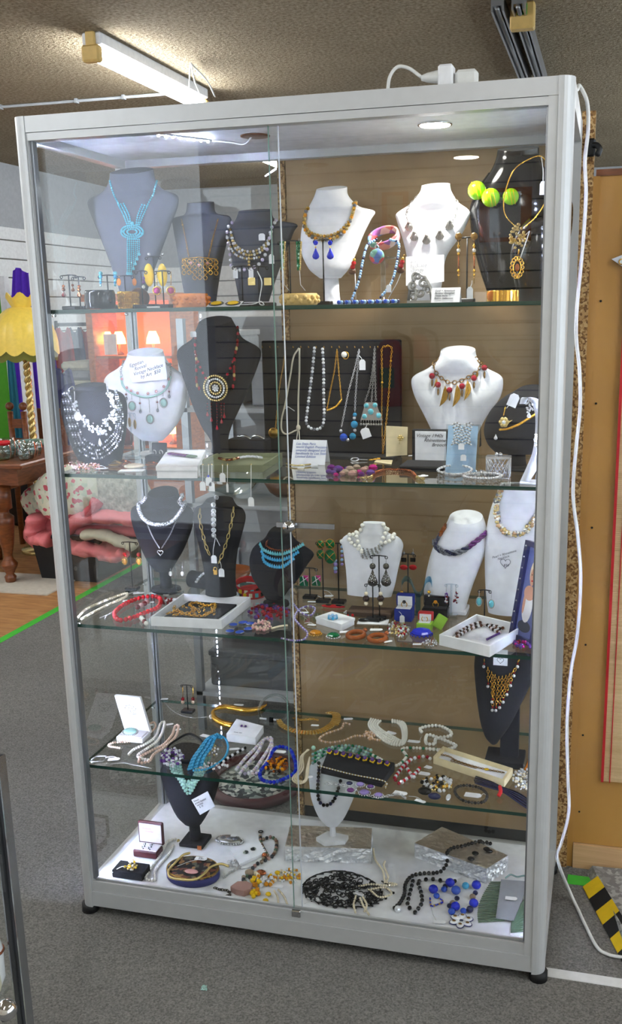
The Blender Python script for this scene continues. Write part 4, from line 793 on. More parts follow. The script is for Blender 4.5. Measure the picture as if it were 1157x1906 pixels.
for a, b in ((20, 12), (15, 8.5), (9, 5)):
    for k in range(int(a * 1.6)): q = 2 * PI * k / int(a * 1.6); p = dp(b1, 247 + a * math.cos(q), 432 + b * math.sin(q), .005); m.sphere(p, .0027, 0, 6, 4, sm=False)
m.sphere(dp(b1, 229, 431, .006), .004, 0, 8, 5); m.sphere(dp(b1, 266, 435, .006), .004, 0, 8, 5); m.sphere(dp(b1, 248, 417, .006), .005, 0, 8, 5)
m = t.part('fringe', 'turq')
for k in range(7):
    u = 238 + k * 3.6; e = 503 - max(0, k - 2) * 9; beads(m, drape(b1, [(u, 446), (u, (446 + e) / 2), (u, e)]), .0023, 1, (0,), False, False, 1, 6, 4); m.drop(dp(b1, u, e, .005), .012, .0042, 0, 8)
# left earring stands
Y = .16; estand('short black earring stand nearest the end post on the top shelf', 132, 513, 572, z, 15, Y)
for i, (u, l) in enumerate(((118, 'dark red drop earring nearest the end post'), (147, 'copper drop earring beside the black bangle'))): earring(l, u, 517, Y, [('s', 16, 3, 'copper'), ('s', 22, 3.6, 'copper'), ('d', 24, 5, ('dark_red', 'copper')[i], 2.4)], 'red drop earrings')
estand('black earring stand behind the black bangle', 150, 516, 573, z, 12, .20)
earring('small amber drop earring on the rear stand', 135, 519, .20, [('s', 12, 2.5, 'amber'), ('d', 14, 4, 'amber', 2.4)], 'red drop earrings')
c = at(186, 555, .13); c[2] = z + .0225; cuff('bangle', 'wide glossy black bangle on the top shelf', 'bangle', c, .036, .044, .012, 'black_gloss', (0, .0, 0))
for i, (u, l) in enumerate(((232, 'gold filigree cuff beside the black bangle'), (246, 'second gold filigree cuff under the orange drops'))):
    t = Th('filigree_cuff', l, 'bracelet', 'gold filigree cuffs'); c = at(u, 553, .19 + i * .06); c[2] = z + .021; m = t.part('mesh', 'gold')
    for k in range(22):
        a = 2 * PI * k / 22
        for q in (-1, 0, 1): p = c + A(.016 * math.cos(a), .016 * math.sin(a), q * .0125); m.torus(p, .0055, .0011, (math.cos(a), math.sin(a), 0), 0, 8, 4)
    for q in (-1, 1): m.torus(c + A(0, 0, q * .019), .016, .0013, (0, 0, 1), 0, 22, 5)
Y = .22; estand('black earring stand with turquoise and orange earrings', 203, 513, 570, z, 16, Y); estand('black earring stand with orange drops, behind the cuffs', 235, 514, 568, z, 16, Y)
for i, u in enumerate((187, 214)): earring(('turquoise cluster earring behind the black bangle', 'turquoise cluster earring above the gold cuff')[i], u, 507, Y, [('s', 2, 4, 'turq'), ('s', 8, 3.5, 'sky'), ('s', 14, 3, 'turq'), ('s', 19, 2.6, 'sky'), ('s', 24, 2.2, 'turq')], 'turquoise earrings', hook=None)
for i, u in enumerate((221, 250)): earring(('orange oval drop earring left of the yellow pair', 'orange oval drop earring touching the yellow pair')[i], u, 514, Y, [('o', 11, 4.5, 'orange', 1.5)], 'orange drop earrings', hook='gold')
Y = .26; estand('black earring stand holding the big yellow earrings', 290, 478, 566, z, 14, Y)
for i, u in enumerate((277, 302)): earring(('large yellow oval earring over the brown base', 'large yellow oval earring beside the orange bangle')[i], u, 470, Y, [('s', 3, 3, 'silver'), ('o', 42, 10, 'yellow', 2.1)], 'yellow oval earrings')
Y = .14; estand('black earring stand with round magenta earrings', 305, 505, 566, z, 14, Y)
for i, u in enumerate((292, 318)): earring(('round magenta drop earring on gold chain', 'round magenta drop earring touching the orange bangle')[i], u, 506, Y, [('c', 3, .8, 'gold', 22), ('o', 35, 6.5, 'magenta', .9), ('rim', 35, 8, 'gold', .9)], 'magenta earrings', hook='gold')
earring('purple and white bead drop earring beside the yellow pair', 267, 508, .16, [('s', 10, 3, 'violet'), ('s', 17, 3.6, 'purple'), ('s', 26, 3.4, 'pearl')], None)
estand('low black earring stand with the purple drop', 266, 505, 568, z, 10, .16)
t = Th('wooden_ball', 'dark brown wooden ball standing under the turquoise fringe', 'ball'); c = at(258, 538, .29); c[2] = z + .026; t.part('ball', 'brown').sphere(c, .026, 0, 18, 12)
c = at(355, 533, .17); c[2] = z + .0165; t, m = cuff('bangle', 'carved orange bangle below the gold brooch', 'bangle', c, .040, .032, .008, 'orange', (0, 0, 0), group='orange carved bangles')
g = t.part('carving', 'orange')
for k in range(26): a = 2 * PI * k / 26; g.sphere(c + A(.040 * math.cos(a), .040 * math.sin(a), .005 * (-1) ** k), .006, 0, 8, 5, (1, 1, .8))
t = Th('price_tag_slip', 'white paper slip on the top shelf edge by the magenta earrings', 'tag'); t.part('slip', 'tag').bx(*(lambda p: (p[0] - .014, p[0] + .014, p[1] - .004, p[1] + .004, z + .0006, z + .004))(at(285, 568, .06)))
# second grey bust with gold filigree pendant
b2 = bust('grey bust with the gold filigree pendant, second from the end', [(377, 350, 397, .03, .02), (398, 345, 402, .03, .02), (405, 322, 427, .02), (425, 323, 430, .024), (470, 332, 418), (520, 340, 408), (562, 346, 402, .02)], .40, 'grey_velvet', z, .004, ('block', .045, .03, .01))
t = Th('filigree_necklace', 'gold filigree fan pendant on a fine chain', 'necklace'); links(t.part('chain', 'gold'), drape(b2, [(338, 408), (345, 440), (352, 478)], .002), .005, .003, .0006, 0, False, 1); links(t.part('chain', 'gold'), drape(b2, [(406, 408), (396, 445), (388, 478)], .002), .005, .003, .0006, 0, False, 1)
m = t.part('pendant', 'gold')
for i in range(7):
    for j in range(4 - abs(i - 3) // 2):
        u = 346 + i * 9; v = 486 + j * 10 + abs(i - 3) * .5; m.torus(dp(b2, u, v, .007), .0052, .0013, (0, 1, .1), 0, 10, 5)
m.tube([dp(b2, u, v, .006) for u, v in ((342, 482), (352, 498), (366, 514), (372, 520), (382, 512), (396, 496), (402, 482), (372, 479), (342, 482))], .0014, 0, 5); s = t.part('stone', 'rose')
for u, v in ((358, 490), (372, 494), (386, 490)): s.sphere(dp(b2, u, v, .009), .004, 0, 8, 5)
# third grey bust, crystals
b3 = bust('grey bust draped with several crystal necklaces', [(391, 446, 504, .03, .02), (410, 438, 512, .03, .02), (420, 424, 552, .018), (436, 424, 546, .024), (480, 432, 528), (525, 440, 512), (562, 446, 500, .02)], .33, 'charcoal', z, .004, ('block', .045, .03, .01))
t = Th('crystal_necklace', 'gilt crystal collar with centre drop on the third grey bust', 'necklace'); m = t.part('collar', ['pale_gold', 'crystal'])
for dv in (0, 6): beads(m, drape(b3, [(430, 428), (436, 450 + dv), (448, 464 + dv), (463, 469 + dv), (480, 466 + dv), (496, 452 + dv), (506, 432)]), .0036, 1, (0, 1), False, False, 1, 6, 4)
for dv in (12,): beads(m, drape(b3, [(424, 440), (436, 470), (452, 480), (466, 482), (482, 479)]), .003, 1, (1, 1, 0), False, False, 1, 6, 4)
d = t.part('centre_drop', 'pale_gold'); 
for k in range(4): d.sphere(dp(b3, 465, 476 + k * 6, .006), .0036, 0, 8, 5)
t = Th('crystal_strand', 'long lilac crystal strand on the third grey bust', 'necklace'); m = t.part('beads', ['purple_crystal', 'crystal']); beads(m, drape(b3, [(428, 408), (420, 432), (419, 455), (424, 475), (432, 492), (444, 502), (468, 500), (486, 488), (497, 465), (505, 430), (515, 406)], .005), .0044, 1.5, (0, 1), False, False, 1, 7, 5); tag_hang(t, 505, 482, .30 - .02, at(503, 430, .29), .013, .022); tag_hang(t, 487, 441, .29, None, .016, .016)
for i, u in enumerate((438, 467)): earring(('silver fringe earring below the crystal strand', 'silver fringe earring under the collar drop')[i], u, 498, .2, [('b', 12, 4.5, 'crystal', 1.8), ('s', 3, 3, 'silver')], 'silver fringe earrings')
for i, u in enumerate((468, 498)): earring(('square gold earring on the black block', 'square gold earring near the door joint')[i], u, 514, .19, [('b', 10, 7, 'pale_gold', 1.)], 'square gold earrings', hook=None)
estand('black earring stand with the square gold earrings', 483, 497, 567, z, 17, .205); estand('black earring stand with the silver fringe earrings', 452, 496, 566, z, 16, .215)
t = Th('earring_card', 'yellow oval earrings mounted on a white card at the shelf edge', 'earrings'); c = at(415, 562, .07); m = t.part('card', 'white_card'); m.box((c[0], .08, z + .006), (.078, .03, .0012), 0, np.array(Euler((.35, 0, 0)).to_matrix()))
for dx in (-.02, .02): t.part('stone', 'yellow').sphere((c[0] + dx, .078, z + .0085), .013, 0, 14, 8, (1, .8, .25), np.array(Euler((.35, 0, 0)).to_matrix())); t.part('rim', 'black').torus((c[0] + dx, .078, z + .0075), 1, .0012, (0, -.34, .94), 0, 20, 5, (.0165, .012), XAX)
t = Th('tag_string_tangle', 'tangle of white tag string on the top shelf by the door joint', 'string'); c = at(478, 560, .08); t.part('string', 'string').tube(crom([c + A(-.045, 0, .004 + z - c[2]), c + A(-.01, .004, .005 + z - c[2]), c + A(.01, -.004, .010 + z - c[2]), c + A(.016, .0, .003 + z - c[2]), c + A(.004, .003, .008 + z - c[2]), c + A(.012, .002, .05 + z - c[2]), c + A(.0, .01, .075 + z - c[2])], 8), .0012, 0, 5)
# green earrings
Y = .2; estand('black earring stand with green bead earrings', 541, 449, 562, z, 20, Y)
for i, u in enumerate((526, 556)):
    t = Th('earring', ('long green beaded earring on the left arm by the door joint', 'long green beaded earring on the right arm of its stand')[i], 'earring', 'green beaded earrings'); m = t.part('beads', ['green', 'mint', 'emerald', 'pale_gold']); rnd = random.Random(i)
    for k in range(15):
        for q in (-4, 0, 4): m.sphere(at(u + q * (1 - k / 26), 451 + k * 3.6, Y - .005 + rnd.uniform(-.003, .003)), .0027, (0, 0, 1, 2)[rnd.randrange(4)] if q < 4 else 3, 6, 4)
    t.part('hook', 'silver').tube([at(u, 444, Y), at(u, 452, Y - .004)], .0006, 0, 4); t.part('tag_string', 'string').tube([at(u + 1, 500, Y - .004), at(u + 3, 530, Y - .006), at(u + 12, 541, Y - .01)], .0006, 0, 4)
c = at(557, 552, .12); c[2] = z + .0135; t, m = cuff('bangle', 'carved pale orange bangle right of the door joint', 'bangle', c, .041, .026, .008, 'tan_pearl', (0, 0, 0), group='orange carved bangles', mats=['aged_plastic'])
g = t.part('carving', 'aged_plastic')
for k in range(26): a = 2 * PI * k / 26; g.sphere(c + A(.041 * math.cos(a), .041 * math.sin(a), .004 * (-1) ** k), .0055, 0, 8, 5)
# white bust with gold crystal necklace
b4 = bust('white teardrop bust with a gilt crystal collar and blue drops before it', [(350, 590, 645, .03, .03), (366, 585, 648, .034, .02), (386, 574, 668, .03), (396, 569, 697, .024), (412, 564, 690, .028), (440, 560, 676, .034), (470, 562, 664), (500, 576, 650), (518, 596, 634, .02)], .31, 'white_leather', z, .008, ('disc', .045, .035, .008), stem=.017)
t = Th('crystal_collar', 'gilt collar of amber and smoky crystals on the white teardrop bust', 'necklace'); m = t.part('collar', ['gold', 'amber_light', 'smoke_crystal', 'pale_gold'])
for q, (off, r) in enumerate(((0, .0042), (7, .0046))): beads(m, drape(b4, [(573, 388), (568, 412 + off), (575, 430 + off), (590, 438 + off), (608, 440 + off), (628, 434 + off), (644, 420 + off), (655, 402), (661, 376)], .004), r, 1, (0, 2, 1, 3) if q else (3, 0), False, False, 1, 7, 4)
Y = .2; estand('tall black earring stand holding blue teardrop earrings', 603, 447, 563, z, 16, Y)
for i, u in enumerate((587, 614)): earring(('blue teardrop earring on the left arm before the white bust', 'blue teardrop earring on the right arm before the white bust')[i], u, 446, Y, [('f', 6, 4.6, 'cobalt'), ('s', 14, 1.6, 'gold'), ('d', 15, 7, 'cobalt', 3.0)], 'blue teardrop earrings')
# clear stand with murano bangle, beads
t = Th('acrylic_riser', 'clear acrylic riser carrying the marbled bangle', 'riser'); c = at(713, 560, .24); t.part('column', 'acrylic').lathe((c[0], .24, z + .0006), [(.028, 0), (.028, .004), (.006, .008), (.006, .098), (.03, .10), (.03, .103)], 0, 18)
c = at(714, 443, .24); cuff('bangle', 'marbled multicolour glass bangle resting on the clear riser', 'bangle', c, .037, .020, .006, 'murano', (.62, -.16, 0))
t = Th('glass_pendant', 'round red and blue marbled glass pendant below the bangle', 'pendant'); c = at(701, 477, .2); t.part('disc', 'murano').sphere(c, .017, 0, 20, 12, (1, .45, 1)); t.part('bail', 'silver').torus(c + A(0, 0, .02), .004, .001, (0, 1, 0)); t.part('cord', 'string').tube([c + A(0, 0, .024), c + A(.006, .006, .03), c + A(.01, .006, .034)], .0008, 0, 4)
t = Th('bead_necklace', 'pale blue bead necklace looped through the marbled bangle', 'necklace'); m = t.part('beads', ['pale_blue', 'navy', 'blue'])
def shp(u, v, Y): return at(u, v, Y)
beads(m, [shp(655, 556, .10), shp(668, 520, .12), shp(676, 480, .15), shp(684, 455, .19), shp(700, 446, .21)], .0033, 1, (0, 0, 0, 1), False, True, 8, 7, 4); beads(m, [shp(726, 446, .21), shp(742, 455, .19), shp(736, 500, .15), shp(726, 530, .12), shp(708, 553, .10)], .0033, 1, (0, 0, 0, 1), False, True, 8, 7, 4)
m2 = t.part('heaped_beads', ['blue', 'pale_blue', 'navy'])
for k in range(24): p = at(630 + k * 4.8, 560, .085 + .02 * (k % 3)); m2.sphere((p[0], p[1], z + .005), .0046, k % 3, 8, 5)
tag_hang(t, 723, 537, .1, (730, 515), .011, .016)
for i, (u, v) in enumerate(((656, 480), (746, 478))):
    t = Th('earring', ('red and brown tassel bead earring left of the blue loop', 'red and brown tassel bead earring right of the blue loop')[i], 'earring', 'red tassel bead earrings'); Y = .16; t.part('hook', 'gold').tube([at(u + 6, v - 4, Y), at(u + 3, v + 2, Y)], .0008, 0, 4)
    t.part('cap', 'gold').sphere(at(u + 3, v + 4, Y), .004, 0, 8, 5); b = t.part('bead', 'red'); b.sphere(at(u + 2, v + 10, Y), .0055, 0, 10, 6); b.sphere(at(u, v + 17, Y), .0058, 0, 10, 6); t.part('base_bead', 'brown').lathe(at(u - 1, v + 31, Y), [(.004, 0), (.0085, .003), (.0085, .008), (.004, .012)], 0, 12)
    t.part('cord', 'string').tube([at(u + 4, v + 20, Y), at(u + (5 if i == 0 else -8), v + 50, Y), at(u + (6 if i == 0 else -24), v + 78, Y)], .0009, 0, 4)
# bright white bust with shells
b5 = bust('white bust with silver scallop shells under the downlight', [(344, 785, 837, .03, .03), (358, 781, 840, .034, .02), (378, 764, 852, .03), (394, 738, 872, .018), (408, 738, 873, .024), (440, 748, 858), (480, 758, 830), (530, 764, 822), (562, 768, 815, .02)], .34, 'white_leather', z, .008, ('block', .04, .03, .01))
t = Th('shell_necklace', 'silver chain necklace with five scallop shells', 'necklace'); links(t.part('chain', 'dull_silver'), drape(b5, [(845, 358), (850, 380), (846, 402), (836, 418)], .002), .008, .005, .0009, 0, False, 1); links(t.part('chain', 'dull_silver'), drape(b5, [(776, 360), (758, 392), (760, 412)], .002), .008, .005, .0009, 0, False, 1)
for (u, v) in ((762, 422), (772, 440), (794, 446), (818, 438), (836, 420)):
    m = t.part('shell', 'dull_silver'); p = dp(b5, u, v, .004); s = .0011
    m.prism([(10 * s * math.sin(a), -10 * s * math.cos(a)) for a in np.linspace(-1.3, 1.3, 9)] + [(3 * s, 9 * s), (-3 * s, 9 * s)], p, XAX, ZAX, .003)
    for a in np.linspace(-1.1, 1.1, 6): m.tube([p + A(0, -.002, 7 * s), p + A(10 * s * math.sin(a), -.002, -10 * s * math.cos(a))], .0009, 0, 4)
    m.sphere(p + A(0, -.003, 8 * s), .004, 0, 8, 5)
t = Th('price_card', 'white handwritten sheet leaning below the shell necklace', 'card'); p = [at(u, v, .285) for u, v in ((755, 532), (826, 524), (826, 474), (755, 478))]; m = t.part('sheet', 'white_card'); m.add([q for q in p] + [q + A(0, .001, 0) for q in p], [(0, 1, 2, 3), (7, 6, 5, 4), (0, 4, 5, 1), (2, 6, 7, 3)], 0, False); ex = unit(p[2] - p[3]); ey = unit(p[3] - p[0])
t.write('Silver scallop\nnecklace\nvintage\n   $45', p[3] + ex * .01 - ey * .014 + A(0, -.0008, 0), ex, ey, .011, 'grey_box', m)
# silver scroll ornament
t = Th('scroll_clip', 'pewter scrollwork ornament standing on the top shelf', 'ornament'); m = t.part('scrolls', 'dull_silver'); Y = .15
def scroll(cu, cv, r0, turns, sg, ph):
    P = [at(cu + (r0 * (1 - .8 * k / 30)) * math.cos(ph + sg * turns * 2 * PI * k / 30), cv + (r0 * (1 - .8 * k / 30)) * math.sin(ph + sg * turns * 2 * PI * k / 30), Y) for k in range(31)]; m.tube(P, np.linspace(.0042, .0022, 31), 0, 6)
for a in ((776, 515, 9, 1.3, 1, 2.), (787, 528, 9, 1.2, -1, 0), (768, 532, 9, 1.3, 1, 1), (782, 545, 9, 1.2, -1, 4), (796, 540, 8, 1.2, 1, 3), (768, 552, 8, 1, -1, 2)): scroll(*a)
m.tube([at(u, v, Y + .001) for u, v in ((760, 561), (764, 530), (776, 508), (790, 516), (800, 535), (804, 561))], .004, 0, 6); t.part('foot', 'dull_silver').bx(at(758, 561, Y)[0], at(806, 561, Y)[0], Y - .006, Y + .006, z + .0005, z + .006)
c = at(828, 565, .12); tent('tent_card', 'small folded white price card on the top shelf', (c[0], .12, z + .0007), .062, .031, .03, 'Gold + Amethyst\nParisian Designer\n1950s Paris\nRetro collection', 'ink', .0062)
# rosette earrings
Y = .22; estand('black earring stand with brown rosette earrings', 868, 443, 562, z, 16, Y)
for i, u in enumerate((853, 882)):
    t = earring(('brown rosette chain earring beside the white bust', 'brown rosette chain earring beside the black form')[i], u, 436, Y, [('o', 4, 7, 'bronze', 1.), ('c', 12, .8, 'gold', 80), ('s', 22, 3, 'gold'), ('s', 30, 3.6, 'pearl'), ('s', 36, 3, 'gold'), ('c', 40, 1.6, 'copper', 24), ('s', 68, 3, 'gold'), ('s', 76, 2.5, 'gold')], 'rosette earrings', hook=None)
t = Th('price_tag_slip', 'white and blue price tag hanging at the top shelf edge', 'tag'); tag_hang(t, 874, 545, .07, (878, 522), .013, .024)
# black glossy torso with green beads
b6 = bust('large glossy black torso form with lime beads at the end of the top shelf', [(276, 926, 1003, .045, .045), (296, 922, 1004, .045, .045), (318, 912, 1016, .05, .04), (345, 892, 1042, .055, .04), (375, 876, 1062, .06, .05), (400, 874, 1066, .062), (450, 880, 1060, .06), (500, 892, 1040, .05), (540, 905, 1020, .04), (562, 912, 1010, .03)], .36, 'black_gloss', z, .012, None)
t = Th('lime_bead_necklace', 'necklace of big lime glass beads with clear spacers', 'necklace'); cr = drape(b6, [(905, 318), (884, 345), (890, 362), (915, 376), (950, 374), (972, 362)], .004); t.part('cord', 'black_matte').tube(crom(cr, 1), .0016, 0, 5)
for (u, v, r) in ((896, 360, 17), (918, 371, 17), (952, 369, 15)):
    p = dp(b6, u, v, .016); s = mpp(p); t.part('lime_bead', 'lime').sphere(p, r * s, 0, 18, 12, (1, .95, 1)); w_ = t.part('band', 'yellow')
    for q in (-.5, 0, .5): w_.torus(p + A(q * r * s * .8, 0, 0), r * s * math.sqrt(1 - (q * .8) ** 2), .0007, (1, .1, .2), 0, 24, 4)
g = t.part('spacer', 'clear_glassware')
for (u, v) in ((907, 374), (934, 374), (966, 363), (884, 352)): g.sphere(dp(b6, u, v, .008), .007, 0, 10, 7)
b7 = bust('low glossy black form behind the gold hoop', [(404, 985, 1030, .03, .03), (425, 965, 1040, .04), (470, 948, 1050, .045), (520, 955, 1046, .035), (562, 965, 1040, .03)], .20, 'black_gloss', z, .012, None, name='display_form')
t = Th('gold_choker', 'thin gold wire choker with ornate gold pendant and drop', 'necklace'); Y = .13; P = [at(u, v, Y) for u, v in ((962, 425), (940, 400), (938, 365), (955, 318), (985, 296), (1008, 292), (1022, 318), (1018, 365), (1000, 400), (975, 424))]; t.part('wire', 'gold').tube(crom(P, 8), .0013, 0, 6)
m = t.part('pendant', 'pale_gold'); p = at(962, 440, Y - .004); rnd = random.Random(3)
for k in range(46): a = rnd.uniform(0, 2 * PI); q = math.sqrt(rnd.random()); m.sphere(p + A(.017 * q * math.cos(a), rnd.uniform(-.004, .002), .024 * q * math.sin(a)), .003, 0, 6, 4, sm=False)
m = t.part('drop', 'gold'); links(m, [at(966, 462, Y), at(964, 476, Y)], .01, .007, .0014); p = at(962, 498, Y)
for k in range(14): a = 2 * PI * k / 14; m.torus(p + A(.011 * math.cos(a), 0, .019 * math.sin(a)), .0036, .0013, (0, 1, 0), 0, 8, 4)
m.torus(p, 1, .0014, (0, 1, 0), 0, 20, 5, (.008, .014), XAX); t.part('drop_stone', 'amber').sphere(p, .005, 0, 8, 6, (1, .6, 1.6)); tag_hang(t, 1010, 350, Y - .003, (1007, 292), .013, .026); 
t.part('tag_string', 'string').tube([at(975, 440, Y), at(985, 430, Y - .003), at(968, 480, Y - .003)], .0012, 0, 4)
t = Th('stretch_bracelet', 'gold panel stretch bracelet with coral cameo at the shelf end', 'bracelet'); c = at(935, 556, .1); m = t.part('panels', 'gold')
for k in range(28): a = 2 * PI * k / 28; R = np.array(Euler((0, 0, a)).to_matrix()); m.box(A(c[0], .1, z + .0115) + R @ A(.032, 0, 0), (.003, .0062, .022), 0, R, .0006)
t.part('cameo', 'orange').sphere((c[0] - .022, .075, z + .012), .009, 0, 12, 8, (.9, .5, 1.2))
# ------------------------------------------------------------------ second shelf
z = Z2
def baseY(u, v, z): return on(u, v, z)[1]
def chain(t, pts, mat, L=.006, wd=.004, r=.0007, name='chain'): links(t.part(name, mat), pts, L, wd, r, 0, False, 1)
# black bust with crystal bib and four strands
b = bust('short black bust with a crystal bib and four dark crystal strands', [(716, 142, 194, .03, .03), (724, 138, 200, .03, .02), (730, 120, 224, .02), (742, 115, 234, .024), (765, 115, 237, .034), (800, 124, 235), (835, 137, 230), (864, 152, 225, .03)], baseY(190, 862, z), 'black_velvet', z, .004)
t = Th('crystal_bib', 'white crystal bib necklace with teardrop on the short black bust', 'necklace'); m = t.part('bib', ['crystal', 'silver']); rnd = random.Random(5)
P = drape(b, [(143, 752), (146, 768), (160, 785), (176, 795), (187, 804), (198, 792), (210, 778), (212, 755), (204, 735)], .005)
for k, p in enumerate(along(crom(P, 1), .0042)):
    f = 1 + .9 * math.sin(PI * k / len(along(crom(P, 1), .0042)))
    for q in range(3): m.sphere(p + A(rnd.uniform(-.006, .006) * f, rnd.uniform(-.003, .001), rnd.uniform(-.006, .006) * f), rnd.uniform(.0022, .0042), rnd.randrange(2) if q else 0, 6, 4, sm=False)
t.part('teardrop', 'crystal').drop(dp(b, 187, 815, .006), .018, .005, 0, 8); t.part('rosette', 'crystal').sphere(dp(b, 148, 775, .008), .011, 0, 8, 5, (1, .5, 1), None, False)
beads(t.part('neck_chain', 'crystal'), drape(b, [(198, 722), (204, 736), (209, 750)]), .0026, 1, (0,), False, False, 1, 6, 4); t.part('clasp_loop', 'silver').tube(crom([dp(b, u, v, .005) for u, v in ((123, 720), (137, 719), (141, 750), (137, 752), (123, 722))], 4), .0012, 0, 5)
t = Th('strand_necklace', 'four-row dark crystal bead necklace with ring spacers', 'necklace'); m = t.part('beads', ['smoke_crystal', 'crystal', 'black'])
for k in range(4): o = k * 5.2; beads(m, drape(b, [(117 + o * .8, 727), (122 + o, 760), (136 + o * .9, 805 - o * .3), (150 + o * .6, 838 - o * 1.3), (183, 853 - o * 1.5), (214 - o * .6, 833 - o * 1.2), (227 - o * .8, 800), (226 - o * .5, 760), (217 - o * .2, 730)], .004), .0026, 1.05, (0, 1, 0, 2), False, False, 1, 6, 4)
for (u, v) in ((151, 812), (182, 846), (217, 822)): t.part('spacer_ring', 'silver').torus(dp(b, u, v, .006), 1, .0014, (.9, .45, .2), 0, 16, 5, (.005, .011), A(.2, 0, .0))
# white bust with egyptian necklace
b = bust('white bust with a pinned card and an enamel pendant necklace', [(655, 239, 302, .032, .03), (668, 236, 308, .034, .02), (684, 222, 322, .03), (698, 200, 342, .022), (714, 194, 349, .026), (740, 206, 348, .034), (770, 220, 340), (800, 242, 322), (820, 264, 302, .012)], .34, 'white_leather', z, .010, ('disc', .04, .032, .008), stem=.013)
t = Th('price_card', 'slanted white card lettered Egyptian Revival on the white bust', 'card'); q = [dp(b, u, v, .006) for u, v in ((246, 712), (311, 706), (306, 663), (235, 666))]; n = A(0, .0012, 0); m = t.part('sheet', 'white_card')
yy = min(p[1] for p in q) - .004; q = [at(u, v, yy) for u, v in ((246, 712), (311, 706), (306, 663), (235, 666))]; m.add(q + [p + n for p in q], [(0, 1, 2, 3), (7, 6, 5, 4), (0, 4, 5, 1), (1, 5, 6, 2), (2, 6, 7, 3), (3, 7, 4, 0)], 0, False); ex = unit(at(300, 672, yy) - at(245, 690, yy)); ey = np.cross(A(0, -1, 0), ex) * -1; ey = unit(np.cross(ex, A(0, 1, 0)) * -1)
ey = ey if ey[2] > 0 else -ey
t.write('Egyptian\n   Revival\n Vintage Necklace\n      by Art  $50', at(241, 684, yy - .001), ex, ey, .0125, 'ink', m, .35)
t = Th('enamel_necklace', 'antique chain necklace with pale blue enamel teardrops', 'necklace'); chain(t, drape(b, [(232, 672), (226, 690), (228, 700)], .003), 'dull_silver', .007, .005, .0009); chain(t, drape(b, [(314, 668), (317, 684), (318, 700)], .003), 'dull_silver', .007, .005, .0009)
t.part('collar', 'pale_aqua').tube(drape(b, [(226, 700), (230, 718), (242, 730), (262, 738), (280, 739), (300, 732), (312, 720), (318, 700)], .003), .0026, 0, 6)
for (u, v, ln, r, mt) in ((246, 734, 22, 6.5, 'pale_aqua'), (304, 728, 22, 6.5, 'pale_aqua'), (278, 742, 38, 6.5, 'pale_aqua')):
    p = dp(b, u, v, .004); s = mpp(p); t.part('drop_rod', 'dull_silver').tube([p, p - A(0, 0, (ln - 12) * s)], .0008, 0, 4); c = p - A(0, .001, (ln) * s); t.part('enamel_drop', mt).sphere(c, r * s, 0, 12, 8, (1, .4, 1.15)); t.part('drop_rim', 'dull_silver').torus(c, 1, .0013, (0, 1, 0), 0, 18, 5, (r * s * 1.15, r * s * 1.35), XAX)
for (u, v, ln) in ((236, 728, 14), (261, 738, 28), (293, 736, 28), (315, 722, 16)):
    p = dp(b, u, v, .004); s = mpp(p); t.part('drop_rod', 'dull_silver').tube([p, p - A(0, 0, ln * s)], .0007, 0, 4); t.part('bead', 'dark_red').sphere(p - A(0, .001, ln * .45 * s), .0028, 0, 8, 5); t.part('bead', 'smoke_crystal').sphere(p - A(0, .001, ln * s), .0034, 0, 8, 5, (1, 1, 1.5))
k = t.part('stone_setting', ['rose', 'dull_silver'])
for (u, v) in ((229, 706), (238, 722), (246, 728), (258, 732), (277, 733), (292, 729), (306, 720), (315, 706)): k.sphere(dp(b, u, v, .006), .0038, 0, 8, 5)
for i, (u, v) in enumerate(((241, 772), (251, 776))): earring(('slim bronze leaf earring before the white bust', 'second slim bronze leaf earring before the white bust')[i], u, v, .26, [('o', 14, 3, 'antique_gold', 3.)], 'bronze leaf earrings')
estand('clear earring stand with bronze leaf earrings', 247, 770, 852, z, 9, .27, True)
t = Th('ring_box', 'open black box with silver hoop earrings on the second shelf', 'box'); c = at(289, 845, .2); t.part('box_base', 'black_velvet').bx(c[0] - .02, c[0] + .02, .18, .22, z + .0006, z + .024, 0, .002); t.part('lid', 'black_velvet').box((c[0], .225, z + .037), (.04, .008, .028), 0, np.array(Euler((-.15, 0, 0)).to_matrix()), .002); h = t.part('hoops', 'silver')
for dx in (-.009, .009): h.torus((c[0] + dx, .214, z + .028), .0055, .0014, (.3, 1, .1), 0, 14, 5)
# flat brooches at the front corner
t = Th('copper_necklace', 'heap of small pink-copper beads at the second shelf corner', 'necklace'); m = t.part('beads', ['rose', 'copper', 'stone']); pile(m, 158, 868, 30, 8, z, 2.3, 120, 3, 3)
tag_flat(t, 190, 872, z, .1, .03, .014, (176, 868))
for i, (u, v, mt, r, lb) in enumerate(((214, 868, 'bronze', 12, 'bronze leaf brooch beside the pink-copper beads'), (228, 866, 'copper', 12, 'copper leaf brooch behind the cream disc'), (250, 871, 'ivory', 19, 'cream oval disc brooch on the second shelf'), (280, 868, 'copper', 10, 'small coral brooch near the white box'))):
    t = Th('leaf_brooch', lb, 'brooch', 'brooches along the shelf front'); p = on(u, v, z); s = mpp(p); m = t.part('leaf', mt)
    m.sphere(p + A(0, 0, .005), r * s, 0, 16, 8, (1, 1.1, .22))
    if mt in ('bronze', 'copper'):
        for k in range(4): m.sphere(p + A((k - 1.5) * .006, .01, .008), r * s * .6, 0, 10, 6, (.5, 1.3, .3), np.array(Euler((.3, 0, .5 * k)).to_matrix()))
t = Th('paper_slip', 'white paper slips under the cream disc brooch', 'paper'); p = on(245, 877, z); t.part('slip', 'tag').box(p + A(0, 0, .0014), (.06, .03, .0012), 0, np.array(Euler((0, 0, .2)).to_matrix()))
